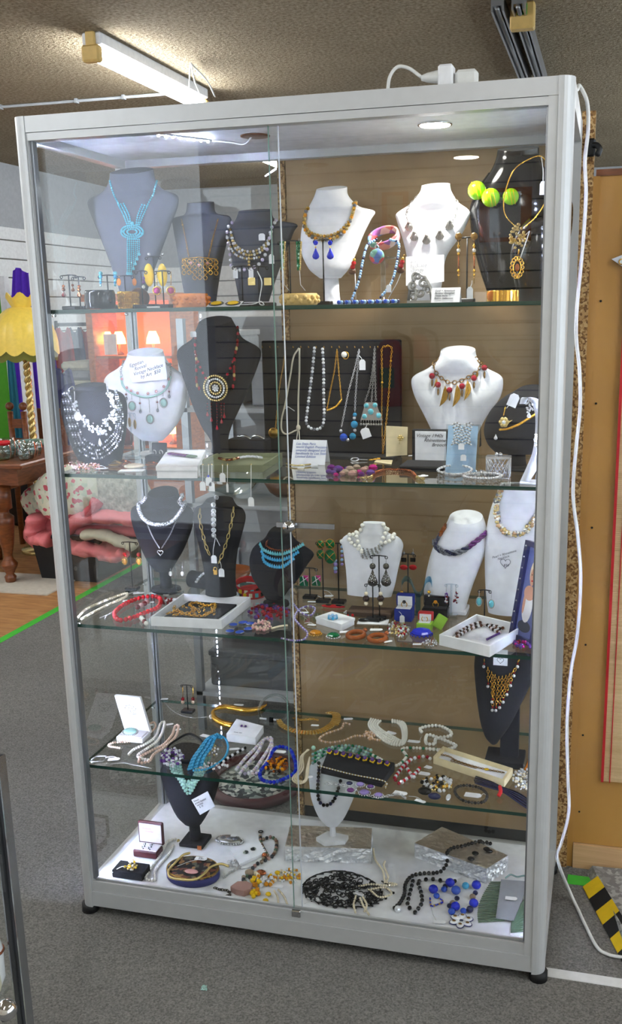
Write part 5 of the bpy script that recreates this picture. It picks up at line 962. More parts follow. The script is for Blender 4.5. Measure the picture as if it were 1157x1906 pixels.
t = Th('jewel_box', 'flat white box with a purple feather brooch on its lid', 'box'); q = [on(u, v, z + .028) for u, v in ((291, 868), (366, 868), (381, 838), (312, 838))]; m = t.part('box', 'white_card'); quad_prism(m, q, z + .0006, z + .018); quad_prism(t.part('lid', 'white_card'), [p + (p - sum(q) / 4) * .03 for p in q], z + .0185, z + .028)
t = Th('feather_brooch', 'purple and green feather brooch on the white box', 'brooch'); m = t.part('feather', ['purple', 'sage']); 
for k in range(7): a = on(318 + k * 7, 844 + k * .9, z + .0325); m.sphere(a, .009, 0 if k < 5 else 1, 8, 5, (1.2, 1.1, .35))
# black tall bust with medallion
b = bust('tall black bust with red beads and a round rhinestone medallion', [(597, 372, 430, .034, .03), (612, 366, 440, .034, .03), (630, 358, 452, .03), (645, 336, 478, .022), (658, 329, 486, .024), (680, 334, 480, .034), (720, 348, 464), (760, 362, 446), (795, 378, 430), (820, 395, 424, .03), (842, 396, 426, .03)], .32, 'black_velvet', z, .012, ('block', .03, .03, .008))
t = Th('medallion_necklace', 'red glass bead necklace with large round rhinestone medallion', 'necklace'); m = t.part('beads', ['dark_red', 'ruby', 'black', 'pale_gold'])
for pp in ([(366, 628), (364, 650), (367, 670), (367, 690), (368, 715), (376, 728)], [(440, 612), (442, 640), (437, 665), (436, 690), (436, 712), (431, 725)]): beads(m, drape(b, pp, .004), .0046, 1, (0, 2, 1, 2, 0, 0, 3), False, False, 1, 7, 5, sc=(.8, .8, 1.25))
for pp in ([(370, 674), (376, 688), (384, 704)], [(434, 674), (428, 688), (421, 702)]): beads(m, drape(b, pp, .004), .0036, 1, (1, 2), False, False, 1, 7, 5)
m = t.part('medallion', ['pale_gold', 'crystal', 'marcasite']); c = dp(b, 403, 722, .004); c = drape(b, [(403, 722), (403.1, 722)], .006, 1)[0]; s = mpp(c); R = np.array(Euler((PI / 2, 0, 0)).to_matrix()); m.lathe(c + A(0, .002, 0), [(.001, 0), (24 * s, .0), (24 * s, .002), (.001, .003)], 2, 28, R)
for r_, q in ((23, 0), (17, 1), (11, 0), (5, 1)):
    N = int(2 * PI * r_ / 4.2)
    for k in range(N): a = 2 * PI * k / N; m.sphere(c + A(r_ * s * math.cos(a), -.003, r_ * s * math.sin(a)), 2.1 * s, q, 6, 4, sm=False)
m.sphere(c + A(0, -.003, 0), 3.4 * s, 1, 7, 5, sm=False); m = t.part('fringe', ['dark_red', 'black', 'ruby'])
for (u, e) in ((387, 765), (394, 775), (404, 790), (412, 778), (417, 768)): beads(m, drape(b, [(u, 748), (u, (748 + e) / 2), (u, e)], .004), .0018, 1, (1, 0), False, True, 1, 6, 4); m.drop(dp(b, u, e, .005), .013, .004, 2, 8)
tag_hang(t, 362, 622, .28, None, .009, .014)
# olive tray
t = Th('velvet_tray', 'olive green shallow tray at the second shelf front', 'tray'); tray(t, [(352, 866), (488, 866), (525, 843), (404, 843)], z, .017, .006, 'olive', 'olive', 'tray', fl=.006)
t = Th('copper_bracelet', 'copper and silver link bracelet lying in the olive tray', 'bracelet'); m = t.part('links', ['copper', 'pale_gold', 'crystal']); pts = [on(u, v, z + .013) for u, v in ((408, 853), (425, 856), (440, 853), (458, 850), (472, 850), (486, 852))]
for k, p in enumerate(along(crom(pts, 8), .007)): m.box(p, (.0075, .010, .004), (0 if k % 5 < 3 else 1) if k < 12 else 2, np.array(Euler((.2, .2 * (-1) ** k, .4)).to_matrix()), .001)
for i, (ua, u, v, lb) in enumerate(((376, 377, 905, 'price tag hanging lowest left from the olive tray'), (388, 388, 896, 'price tag with blue mark hanging from the olive tray'), (394, 394, 906, 'price tag hanging beside the blue marked one'), (413, 414, 889, 'squarer price tag hanging at the tray middle'), (422, 423, 908, 'narrow price tag hanging behind the square one'), (466, 467, 934, 'lone price tag hanging on a long string'))):
    t = Th('hanging_price_tag', lb, 'price tag', 'tags hanging from the olive tray'); Y = .024 + .0025 * (i % 3); Y = .0285; tag_hang(t, u, v, Y, None, .014 if i != 4 else .005, .021); p = at(u, v, Y); top = on(u, 865, z + .0185)
    t.part('knot', 'pale_gold').sphere(top, .0025, 0, 6, 4); t.part('long_string', 'string').tube([top, at(u, 878, .0300), at(u, (878 + v) / 2, .0288), p + A(0, 0, .009)], .0007, 0, 4)
    if i == 1: t.part('mark', 'cobalt').sphere(p + A(0, 0, .012), .003, 0, 8, 5)
# black necklace board
Yb = .40; t = Th('necklace_board', 'upright black necklace board with a row of brass hooks', 'display board'); x0, x1 = at(488, 700, Yb)[0], at(746, 700, Yb)[0]; zt = at(620, 633, Yb)[2]
t.part('board', 'black_velvet').bx(x0, x1, Yb, Yb + .012, z + .0006, zt, 0, .003); t.part('foot', 'black_velvet').bx(x0 + .01, x1 - .01, Yb - .06, Yb, z + .0006, z + .008); HK = {}
for k in range(17): u = 490 + k * 14.3; p = at(u, 647, Yb - .001); h = t.part('hook', 'gold'); h.tube(crom([p, p + A(0, -.008, 0), p + A(0, -.010, .004)], 4), .0012, 0, 5); HK[k] = p
def hung(label, px, mat, L=.005, wd=.003, r=.0007, name='hanging_necklace', Y=None, beadr=None, mats=None, pat=(0,), t=None, sm=True):
    t = t or Th(name, label, 'necklace', 'necklaces on the black board'); P = np.array([at(u, v, (Y or Yb) - .010) for u, v in dense(px, 6)])
    if beadr: beads(t.part('beads', mats or [mat]), P, beadr, 1, pat, False, sm, 1, 7, 5)
    else: chain(t, P, mat, L, wd, r)
    return t
t = hung('fine gold chain with a round locket, first on the board', [(531, 648), (527, 680), (520, 720), (515, 770), (512, 800)], 'gold', .008, .003, .0006); p = at(509, 806, Yb - .016); t.part('locket', 'antique_gold').lathe(p, [(.001, -.002), (.013, -.002), (.013, .002), (.001, .003)], 0, 20, R); t.part('locket_rim', 'gold').torus(p, .013, .0015, (0, 1, 0))
t = Th('cord_necklace', 'knotted cream cord necklace on the black board', 'necklace', 'necklaces on the black board'); t.part('cord', 'cream_cord').tube(crom([at(u, v, Yb - .012) for u, v in ((556, 648), (546, 665), (540, 700), (531, 750), (524, 780), (524, 800), (532, 808), (546, 803), (554, 793), (555, 740), (557, 690), (557, 648))], 8), .0022, 0, 6); k = t.part('knot', 'cream_cord'); k.sphere(at(555, 796, Yb - .013), .006, 0, 10, 7, (1, .8, 1.3)); k.tube([at(554, 800, Yb - .013), at(552, 815, Yb - .013), at(551, 825, Yb - .012)], .0014, 0, 5); k.tube([at(556, 800, Yb - .013), at(557, 815, Yb - .013), at(557, 826, Yb - .012)], .0014, 0, 5); t.part('tag_string', 'string').tube([at(528, 762, Yb - .014), at(536, 757, Yb - .016), at(548, 765, Yb - .016)], .0008, 0, 4)
hung('clear crystal bead necklace hanging on the black board', [(585, 648), (581, 690), (576, 730), (571, 770), (570, 788), (578, 797), (590, 799), (600, 792), (603, 770), (602, 730), (602, 690), (600, 650)], None, beadr=.0042, mats=['crystal', 'smoke_crystal'], pat=(0, 0, 1), sm=False)
t = hung('gold V chain with a gilt bar on the black board', [(627, 650), (622, 690), (614, 730), (608, 763)], 'gold', .006, .003, .0007); chain(t, np.array([at(u, v, Yb - .011) for u, v in ((627, 650), (631, 700), (635, 742))]), 'gold', .006, .003, .0007); t.part('bar', 'gold').tube(crom([at(u, v, Yb - .012) for u, v in ((608, 764), (617, 761), (627, 755), (636, 743))], 5), [.0015] + [.0034] * 13 + [.0026, .0015], 0, 7); p = at(640, 660, Yb - .014); t.part('button', 'pearl').sphere(p, .0075, 0, 14, 8, (1, .5, 1)); t.part('button_ring', 'gold').torus(p + A(.003, .003, -.002), .009, .0012, (.3, 1, 0))
t = hung('silver chain with blue glass beads on the black board', [(668, 650), (660, 685), (648, 730), (640, 770), (635, 795)], 'silver', .006, .004, .0008); chain(t, np.array([at(u, v, Yb - .010) for u, v in ((668, 650), (664, 700), (661, 740), (660, 766))]), 'silver', .006, .004, .0008); tag_hang(t, 674, 679, Yb - .016, (668, 662), .016, .026)
for (u, v, r_, mt) in ((660, 772, 4, 'deep_turq'), (659, 778, 3.4, 'silver'), (659, 790, 7, 'deep_turq'), (660, 801, 3.4, 'silver'), (656, 812, 6.5, 'deep_turq'), (647, 819, 3.4, 'silver'), (639, 814, 7.5, 'blue'), (634, 802, 3.4, 'silver')): p = at(u, v, Yb - .016); t.part('bead', mt).sphere(p, r_ * mpp(p), 0, 10, 7, (1, .8, 1))
t = hung('silver trapezoid pendant set with turquoise stones on the black board', [(697, 645), (694, 680), (688, 720), (679, 748)], 'dull_silver', .006, .004, .0008); 
for q in ([(697, 645), (695, 690), (691, 750)], [(697, 645), (697, 690), (699, 745)]): chain(t, np.array([at(u, v, Yb - .010) for u, v in q]), 'dull_silver', .006, .004, .0008)
c = at(690, 768, Yb - .013); s = mpp(c); t.part('plate', 'dull_silver').prism([(-10 * s, 19 * s), (9 * s, 19 * s), (22 * s, -14 * s), (-20 * s, -14 * s)], c, XAX, ZAX, .003)
for (du, dv, r_) in ((-8, 13, 4.4), (8, 14, 4.4), (-12, -7, 4.6), (15, -5, 4.8), (0, 2, 5.6)): t.part('turquoise_stone', 'turq').sphere(c + A(du * s, -.002, dv * s), r_ * s, 0, 12, 8, (1, .6, 1)); t.part('stone_rim', 'silver').torus(c + A(du * s, -.002, dv * s), r_ * s * 1.08, .0009, (0, 1, 0))
k = t.part('bell_fringe', 'dull_silver')
for i in range(9): p = c + A((-19 + i * 4.8) * s, -.001, -14 * s); k.tube([p, p - A(0, 0, 5 * s)], .0009, 0, 4); k.sphere(p - A(0, 0, 8 * s), .0032, 0, 8, 5)
tag_hang(t, 680, 806, Yb - .02, (684, 788), .024, .026, .35)
t = hung('gold rope chain looped over two hooks at the board end', [(711, 700), (710, 660), (712, 646), (728, 646), (727, 670), (724, 720), (719, 780), (712, 845)], 'gold', .007, .004, .0009); chain(t, np.array([at(u, v, Yb - .011) for u, v in ((711, 700), (710, 760), (712, 845))]), 'gold', .006, .003, .0006); t.part('clasp', 'gold').sphere(at(711, 712, Yb - .012), .0035, 0, 8, 5); t.part('clasp', 'gold').sphere(at(727, 672, Yb - .012), .0035, 0, 8, 5)
c = on(577, 866, z); tent('tent_card', 'folded white card with blue handwriting before the black board', c + A(-.006, 0, .0007), .086, .058, .05, 'Lea Stein Paris\nworld English Precision\nuniquely designed and\nhandmade by Lea Stein\nLimited Edition', 'ink_blue', .0085, .02)
t = Th('brooch_row', 'slim gilt bar brooch with white tags before the tent card', 'brooch'); m = t.part('bar', 'pale_gold'); m.tube(crom([on(u, v, z + .004) for u, v in ((532, 862), (545, 866), (560, 866), (578, 864))], 5), .002, 0, 5); tag_flat(t, 560, 871, z, .1, .016, .010, (564, 866)); tag_flat(t, 585, 866, z, .4, .018, .014, (590, 868))
t = Th('silver_cufflinks', 'pair of chrome clips on the black block behind the olive tray', 'clips'); c = at(467, 816, .34); 
for k, (u, v) in enumerate(((455, 815), (480, 815))): t.part('clip', 'chrome').tube(crom([at(u - 12, v - 2, .33), at(u, v - 4, .33), at(u + 12, v + 2, .33)], 4), .003, 0, 6)
t = Th('display_block', 'low black velvet block behind the olive tray', 'display block'); x0, x1 = at(430, 830, .36)[0], at(500, 830, .36)[0]; t.part('block', 'black_velvet').bx(x0, x1, .33, .38, z + .0006, at(467, 818, .33)[2] - .001, 0, .003)
# stone bracelet and small pieces along the front
t = Th('stone_bracelet', 'purple and pink tumbled stone bracelet at the second shelf front', 'bracelet'); rnd = random.Random(4)
for k in range(20): u = 612 + k * 4.3; p = on(u, 882 - 6 * math.sin(k * 1.7) - .02 * k, z); s = mpp(p); r_ = rnd.uniform(5, 8.5) * s; t.part('stone', rnd.choice(['violet', 'pinkstone', 'stone', 'purple', 'magenta'])).sphere(p + A(0, 0, r_ * .8), r_, 0, 7, 5, (1.1, .9, .8), None, False)
t = Th('rope_bracelet', 'copper link bracelet with gilt ends at the second shelf front', 'bracelet'); m = t.part('links', ['copper', 'pale_gold']); pts = lay([(672, 890), (690, 888), (698, 880), (715, 875), (745, 875), (765, 878), (775, 888), (788, 892)], z, 6, False, .004); cc = along(pts, .0045)
for k, p in enumerate(cc): m.torus(p, .0034, .0011, (math.sin(k), .5, .4), 1 if k < 9 or k > len(cc) - 9 else 0, 8, 4)
tag_flat(t, 768, 872, z, .05, .022, .009, (755, 870)); tag_flat(t, 785, 886, z, .4, .028, .014, (776, 888))
t = Th('safety_pin_brooch', 'silver oval clasp brooch with pin behind the stone bracelet', 'brooch'); p = on(660, 858, z); t.part('oval', 'silver').torus(p + A(0, 0, .004), 1, .0018, (0, -.4, .9), 0, 18, 5, (.010, .007), XAX); t.part('stone', 'black').sphere(p + A(0, 0, .004), .006, 0, 10, 6, (1, .8, .3)); t.part('pin', 'silver').tube([p + A(.010, 0, .004), p + A(.032, .004, .003)], .0012, 0, 5)
t = Th('brooch_card', 'gold sprig brooch on a cream card slip', 'brooch'); m = t.part('card', 'cream_card'); q = [on(u, v, z + .004) for u, v in ((696, 858), (728, 862), (733, 846), (712, 845))]; quad_prism(m, q, z + .0006, z + .002); m = t.part('sprig', ['gold', 'green'])
for k in range(6): m.sphere(on(690 + k * 7, 856 - k * 1.2, z + .006), .004, k > 3, 8, 5, (1.6, .8, .6))
t = Th('pendant_card', 'cream card with a small gilt flower pendant standing on the second shelf', 'card'); p = [at(u, v, .30) for u, v in ((718, 850), (757, 847), (758, 795), (718, 793))]; m = t.part('card', 'cream_card'); m.add(p + [q + A(0, .003, 0) for q in p], [(0, 1, 2, 3), (7, 6, 5, 4), (0, 4, 5, 1), (1, 5, 6, 2), (2, 6, 7, 3), (3, 7, 4, 0)], 0, False); m = t.part('flower', 'pale_gold'); c = at(745, 815, .297)
for k in range(6): a = k * PI / 3; m.sphere(c + A(.005 * math.cos(a), -.001, .005 * math.sin(a)), .003, 0, 8, 5)
m.sphere(c + A(0, -.002, 0), .003, 0, 8, 5); m.tube([c - A(0, 0, .006), c - A(.004, 0, .016)], .0008, 0, 4)
# black presentation box
t = Th('presentation_box', 'open black box with a lettered white lid lining', 'box'); Y = .24; x0, x1 = at(761, 860, Y)[0], at(830, 860, Y)[0]; zt = at(795, 799, Y + .04)[2]; t.part('box_base', 'black_velvet').bx(x0 - .012, x1 + .003, Y - .06, Y + .035, z + .0006, z + .014, 0, .002); m = t.part('lid', 'black_velvet'); m.bx(x0, x1 + .002, Y + .036, Y + .048, z + .004, zt, 0, .002); k = t.part('lid_lining', 'white_card', under=m); k.bx(x0 + .008, x1 - .006, Y + .0335, Y + .0355, z + .012, zt - .004); t.write('Vintage 1940s\n      Rhinestone\n            Brooch', (x0 + .010, Y + .033, zt - .018), XAX, ZAX, .0115, 'ink', m, .35)
t = Th('leaf_pin', 'silver leaf pin with tag lying in the open black box', 'brooch'); p = on(783, 852, z + .018); m = t.part('leaf', 'silver'); m.sphere(p, .012, 0, 10, 6, (1.2, .5, .25)); tag_flat(t, 768, 848, z + .014, .1, .022, .008, (776, 851))
# white bust with leaves
b = bust('white bust wearing red beads and brass leaves', [(652, 820, 884, .034, .03), (666, 816, 888, .036, .02), (684, 798, 904, .032), (698, 772, 930, .024), (712, 765, 936, .028), (740, 772, 930, .036), (775, 790, 905), (810, 806, 888), (848, 812, 880, .03)], .36, 'white_leather', z, .010, ('block', .045, .03, .01))
t = Th('leaf_necklace', 'bronze chain necklace with red beads and brass leaves', 'necklace'); chain(t, drape(b, [(812, 665), (808, 682), (815, 698), (830, 710), (840, 713), (856, 710), (872, 702), (888, 690), (896, 674), (894, 660)], .003), 'bronze', .011, .008, .0012)
for (u, v) in ((805, 700), (816, 717), (837, 727), (860, 720), (882, 705), (899, 687)):
    p = dp(b, u, v, .007); s = mpp(p); t.part('red_bead', 'ruby').sphere(p, 5.6 * s, 0, 12, 8); t.part('bead_drop', 'bronze').sphere(p - A(0, -.002, 13 * s), 2.0 * s, 0, 8, 6, (1, 1, 3.6))
for (a, c) in (((829, 718), (819, 756)), ((851, 716), (843, 757)), ((870, 708), (864, 745)), ((813, 704), (808, 722)), ((888, 690), (884, 706))):
    m = t.part('leaf', 'antique_gold'); p, q = dp(b, *a, .003), dp(b, *c, .004); fan_leaf(m, q, p, np.linalg.norm(q - p) * .16)
# blue display slope with wing earrings
t = Th('acrylic_slope', 'clear acrylic display slope with pale blue card', 'display stand'); Y = .17; x0, x1 = at(828, 862, Y - .03)[0], at(884, 862, Y - .03)[0]; zt = at(855, 792, Y + .02)[2]
m = t.part('card', 'light_blue_card'); m.add([(x0, Y - .03, z + .002), (x1, Y - .03, z + .002), (x1, Y + .012, zt), (x0, Y + .012, zt), (x0, Y - .028, z + .001), (x1, Y - .028, z + .001), (x1, Y + .014, zt), (x0, Y + .014, zt)], [(0, 1, 2, 3), (7, 6, 5, 4), (0, 3, 7, 4), (1, 5, 6, 2), (2, 6, 7, 3)], 0, False)
m = t.part('shell', 'acrylic'); m.add([(x0 - .004, Y - .034, z + .001), (x1 + .006, Y - .034, z + .001), (x1 + .006, Y + .010, zt + .004), (x0 - .004, Y + .010, zt + .004), (x1 + .006, Y + .05, z + .001), (x0 - .004, Y + .05, z + .001)], [(0, 1, 2, 3), (1, 4, 2), (0, 3, 5), (3, 2, 4, 5)], 0, False)
ex = XAX; ey = unit(A(0, .042, zt - z))
for i, (u, sg) in enumerate(((848, 1), (871, -1))):
    e = Th('wing_earring', ('rhinestone wing earring on the blue slope, curved to the left', 'rhinestone wing earring on the blue slope, curved to the right')[i], 'earring', 'wing earrings'); m = e.part('stones', ['crystal', 'dull_silver']); c = at(u, 805, Y - .006)
    for r_ in range(6):
        for k in range(8):
            f = k / 7; x = (r_ - 2.5) * .0034 + sg * .006 * math.sin(f * 3) * .9; yv = (.5 - f) * .046 - abs(r_ - 2.5) * .002; m.sphere(c + ex * x + ey * yv, .0023, (r_ + k) % 2, 6, 4, sm=False)
    tag_hang(e, 858 if i == 0 else 862, 831 if i == 0 else 852, Y - .03 if i == 0 else Y - .036, None, .013, .014)
# black lying bust with gold collar
b = bust('low black oval bust with a gold collar and flower', [(727, 962, 1022, .03, .03), (742, 934, 1030, .03), (768, 910, 1034, .034), (800, 900, 1030, .04), (825, 906, 1018, .04), (843, 922, 1000, .03)], .27, 'black_velvet', z, .012, ('disc', .045, .035, .006, None or at(975, 870, .27)[0], .25), stem=.020)
t = Th('gold_collar', 'gold collar with crystal flower and drop on the low black bust', 'necklace'); m = t.part('collar', 'gold'); m.tube(drape(b, [(1020, 752), (1004, 766), (985, 778), (966, 790), (946, 798), (930, 800)], .004), .0032, 0, 8); f = t.part('flower', ['pale_gold', 'crystal']); c = dp(b, 939, 786, .008)
for k in range(6): a = k * PI / 3; f.sphere(c + A(.007 * math.cos(a), -.002, .007 * math.sin(a)), .0055, 0, 9, 6, (1, .6, 1))
f.sphere(c + A(0, -.005, 0), .0045, 1, 7, 5, sm=False); fan_leaf(f, dp(b, 954, 782, .006), dp(b, 940, 795, .006), .003); t.part('crystal_drop', 'crystal').drop(dp(b, 924, 808, .006), .013, .0045, 0, 8); t.part('stalk', 'gold').tube([dp(b, 942, 758, .006), dp(b, 938, 775, .007)], .0014, 0, 5); tag_hang(t, 955, 745, .222, (942, 760), .022, .03, -.38)
# frosted earring stand at the end
t = Th('earring_stand', 'frosted white double-loop earring stand at the shelf end', 'earring stand', 'earring stands'); Y = .07; 
P = [at(u, v, Y) for u, v in ((975, 898), (990, 870), (1003, 840), (1008, 800), (1006, 768), (994, 745), (978, 740), (972, 752))]; m = t.part('curve', 'frosted'); K = crom(P, 6); V = []
for k, p in enumerate(K): wd = .010 + .004 * math.sin(k * .1); V += [p + A(-wd, 0, 0), p + A(wd, 0, 0), p + A(wd, .003, 0), p + A(-wd, .003, 0)]
N = len(K); m.add(V, [(4 * i + j, 4 * i + (j + 1) % 4, 4 * i + 4 + (j + 1) % 4, 4 * i + 4 + j) for i in range(N - 1) for j in range(4)]); t.part('base', 'frosted').bx(at(968, 898, Y)[0], at(1006, 898, Y)[0], Y - .02, Y + .03, z + .0006, z + .004)
earring('round rhinestone earring on the frosted stand loop', 984, 742, Y - .006, [('pave', 12, 7, 'crystal', 26), ('d', 24, 4, 'crystal', 3.)], None, hook=None); earring('long pave leaf earring on the frosted stand', 1001, 785, Y - .006, [('c', 2, .8, 'gold', 12), ('l', 36, 9, 'crystal'), ('pave', 36, 6, 'crystal', 40)], None, hook='gold'); 
t = Th('price_tag_slip', 'white tag on long strings at the end of the second shelf', 'tag'); tag_flat(t, 998, 896, z, .1, .034, .012); t.part('string', 'string').tube([at(1008, 800, Y - .01), at(996, 850, Y - .014), on(988, 890, z + .003)], .001, 0, 4); t.part('string', 'string').tube([at(1010, 805, Y - .012), at(1003, 850, Y - .014), on(996, 892, z + .003)], .001, 0, 4)
# rhinestone bracelets
for i, (u, v, ru, rv, n_, lb) in enumerate(((846, 874, 32, 10, 90, 'wide rhinestone bracelet under the blue slope'), (898, 885, 36, 6, 90, 'rhinestone bracelet heaped at the shelf front'))):
    t = Th('rhinestone_bracelet', lb, 'bracelet', 'rhinestone bracelets on the second shelf'); m = t.part('stones', ['crystal', 'silver', 'ab_crystal']); pile(m, u, v, ru, rv, z, 2.6, n_, 3, i + 10, False, 1.6)
    m2 = t.part('edge_rows', ['crystal', 'silver'])
    for k in range(5): beads(m2, lay([(u - ru, v + 1), (u - ru * .4, v + rv * .8), (u + ru * .5, v + rv * .8), (u + ru, v), (u + ru * .5, v - rv * .7), (u - ru * .4, v - rv * .7)], z, 6, True, .004 + k * .0046), .0027, 1, (0, 0, 1), True, False, 1, 6, 4)
t = Th('filigree_purse_box', 'silver lattice trinket box with ball clasp at the shelf end', 'trinket box'); Y = .13; x0, x1 = at(906, 885, Y)[0], at(948, 885, Y)[0]; zt = at(925, 852, Y)[2]; m = t.part('lattice', 'silver')
for f in np.linspace(0, 1, 7):
    for a_, b_ in (((x0 + (x1 - x0) * f, z + .002), (x0 + (x1 - x0) * min(1, f + .5), zt)), ((x0 + (x1 - x0) * f, z + .002), (x0 + (x1 - x0) * max(0, f - .5), zt))):
        for yy in (Y - .015, Y + .015): m.tube([(a_[0], yy, a_[1]), (b_[0], yy, b_[1])], .0014, 0, 4)
for yy in (Y - .015, Y + .015): m.tube([(x0, yy, z + .002), (x1, yy, z + .002), (x1, yy, zt), (x0, yy, zt), (x0, yy, z + .002)], .0018, 0, 5)
t.part('lid_bar', 'silver').bx(x0 - .002, x1 + .002, Y - .017, Y + .017, zt, zt + .004); k = t.part('clasp', 'chrome'); 
for dx in (-.004, .004): k.sphere(((x0 + x1) / 2 + dx, Y, zt + .008), .0045, 0, 10, 6)
# ------------------------------------------------------------------ third shelf
z = Z3
b = bust('black bust with a silver band choker and heart pendant', [(916, 277, 329, .03, .03), (928, 273, 334, .032, .03), (938, 262, 346, .03), (946, 247, 357, .022), (960, 244, 360, .028), (985, 250, 356, .034), (1020, 264, 342), (1045, 278, 328), (1062, 290, 318, .02)], .33, 'black_velvet', z, .012, ('disc', .043, .034, .012), stem=.015)
t = Th('silver_choker', 'broad silver mesh choker on the black bust', 'necklace'); P = drape(b, [(268, 922), (260, 942), (266, 962), (282, 974), (300, 976), (318, 972), (334, 956), (343, 936), (338, 918)], .005); m = t.part('band', 'rhinestone_cloth'); m.tube(crom(P, 1), .0055, 0, 8)
t = Th('heart_necklace', 'thin silver chain with an open heart below the choker', 'necklace'); chain(t, drape(b, [(274, 974), (284, 998), (297, 1020)], .002), 'silver', .005, .003, .0006); chain(t, drape(b, [(328, 970), (316, 996), (301, 1020)], .002), 'silver', .005, .003, .0006); c = dp(b, 299, 1028, .004); H_ = [c + A(.0005 * 16 * math.sin(a) ** 3, 0, .0005 * (13 * math.cos(a) - 5 * math.cos(2 * a) - 2 * math.cos(3 * a) - math.cos(4 * a))) for a in np.linspace(0, 2 * PI, 25)[:-1]]; t.part('heart', 'silver').tube(H_, .0013, 0, 5, True)
b = bust('black bust with gold link chain and hanging crystal bracelet', [(930, 384, 432, .03, .03), (940, 376, 440, .03, .02), (946, 364, 452, .022), (960, 360, 457, .026), (985, 364, 452, .034), (1025, 374, 442), (1065, 382, 438), (1106, 384, 440, .03)], .27, 'black_velvet', z, .004, None)
t = Th('link_necklace', 'gold paperclip link necklace with padlock and tags', 'necklace'); m = t.part('links', 'pale_gold'); P = drape(b, [(374, 946), (373, 966), (378, 990), (384, 1014), (391, 1032)], .004); links(m, P, .017, .0075, .0011, 0, False, 1); links(m, drape(b, [(434, 945), (433, 962), (428, 985), (421, 1010), (414, 1030), (407, 1048)], .004), .017, .0075, .0011, 0, False, 1)
p = dp(b, 402, 1064, .006); t.part('padlock', 'gold').box(p, (.010, .004, .013), 0, None, .001); t.part('shackle', 'gold').torus(p + A(0, 0, .009), .0045, .001, (0, 1, 0), 0, 14, 5); tag_hang(t, 398, 1041, .232, None, .015, .021); tag_hang(t, 412, 1066, .228, (409, 1045), .015, .022)
t = Th('crystal_bracelet', 'crystal link bracelet hanging down the middle of the black bust', 'bracelet'); m = t.part('links', ['crystal', 'silver'])
for k, v in enumerate(np.linspace(930, 996, 8)): p = dp(b, 399 + (4 if k == 0 else 0), v, .006); m.torus(p, .0052, .002, (0, 1, 0), k % 2, 10, 5); m.sphere(p + A(0, -.002, 0), .0034, 0, 7, 5, sm=False)
tt = t.part('tag_string', 'string'); tt.tube([dp(b, 402, 1000, .006), dp(b, 398, 1022, .006), dp(b, 398, 1032, .007)], .0009, 0, 4); tt.tube([dp(b, 403, 1000, .006), dp(b, 410, 1015, .006)], .0009, 0, 4)
b = bust('turned black bust with tiered turquoise bead fringe', [(990, 500, 540, .03, .03), (1003, 492, 548, .03, .02), (1014, 478, 566, .024), (1028, 468, 584, .024), (1048, 465, 572, .034), (1075, 470, 555, .03), (1098, 484, 536, .02), (1114, 496, 526, .02)], .27, 'black_velvet', z, .012, ('disc', .035, .03, .01))
t = Th('turquoise_fringe_necklace', 'three-tier turquoise drop necklace on a brown chain', 'necklace'); chain(t, drape(b, [(500, 1006), (496, 1014), (510, 1022), (530, 1024), (550, 1018), (566, 1010)], .003), 'copper', .006, .004, .001)
for k, (mt, v0) in enumerate((('turq', 1020), ('sky', 1032), ('sky', 1044))):
    m = t.part('drop_row', mt); P = drape(b, [(486 + k * 2, v0 - 8), (492 + k, v0 + 1), (508, v0 + 8), (524, v0 + 9), (542 - k * 3, v0 + 3), (562 - k * 8, v0 - 6)], .004)
    for p in along(P, .0062): m.drop(p + A(0, 0, .004), .011, .0042, 0, 8, .8)
Y = baseY(246, 1098, z)
Y = estand('black earring stand with coral drops, near the end post', 247, 1010, 1098, z, 14)
for i, u in enumerate((232, 258)): earring(('coral and gold ring earring nearest the end post', 'coral and gold ring earring by the black bust')[i], u, 1014, Y, [('s', 18, 4, 'red'), ('rim', 30, 5, 'gold', 1.5), ('o', 31, 3.6, 'amber_light', 1.6)], 'coral earrings')
Y = estand('silver wire earring stand with pearl drops', 328, 1052, 1106, z, 11, None, True)
for i, u in enumerate((317, 339)): earring(('small pearl drop earring before the round base', 'small pearl drop earring beside the black roll')[i], u, 1046, Y, [('c', 2, .7, 'silver', 14), ('o', 22, 3.6, 'pearl', 1.3)], 'pearl drop earrings')
# necklaces lying in front
t = strand('pearl_strand', 'cream pearl strand lying at the third shelf corner', 'necklace', [(146, 1148), (160, 1134), (190, 1120), (222, 1108), (236, 1104), (232, 1112), (200, 1126), (172, 1140), (152, 1152)], z, 2.6, ['ivory']); tag_flat(t, 258, 1104, z, .3, .03, .012, (236, 1106)); tag_flat(t, 236, 1118, z, .3, .022, .012)
t = strand('silver_chain', 'thin silver chain necklace between the pearls and red beads', 'necklace', [(195, 1152), (204, 1142), (230, 1130), (210, 1140), (186, 1150)], z, 1.1, ['silver'])
t = strand('red_bead_necklace', 'red glass bead necklace looped on the third shelf', 'necklace', [(213, 1142), (226, 1128), (250, 1116), (278, 1110), (298, 1114), (294, 1130), (270, 1140), (245, 1150), (222, 1154)], z, 4.6, ['red'], True); t = strand('red_bead_bracelet', 'striped red stone lying inside the red bead loop', 'brooch', [(256, 1130), (262, 1127), (268, 1124), (274, 1120)], z, 5, ['dark_red', 'rose']); tag_flat(t, 282, 1121, z, .4, .014, .01)
t = strand('pearl_clip', 'white pearl and red glass clip against the white box', 'brooch', [(263, 1150), (267, 1155), (272, 1160)], z, 4.6, ['pearl', 'pearl', 'dark_red'])
t = Th('berry_brooch', 'dark berry brooch on a white slip behind the white box', 'brooch'); m = t.part('berries', 'dark_red'); pile(m, 312, 1122, 12, 6, z, 2.6, 18, 1, 4); tag_flat(t, 322, 1116, z, .2, .04, .02)
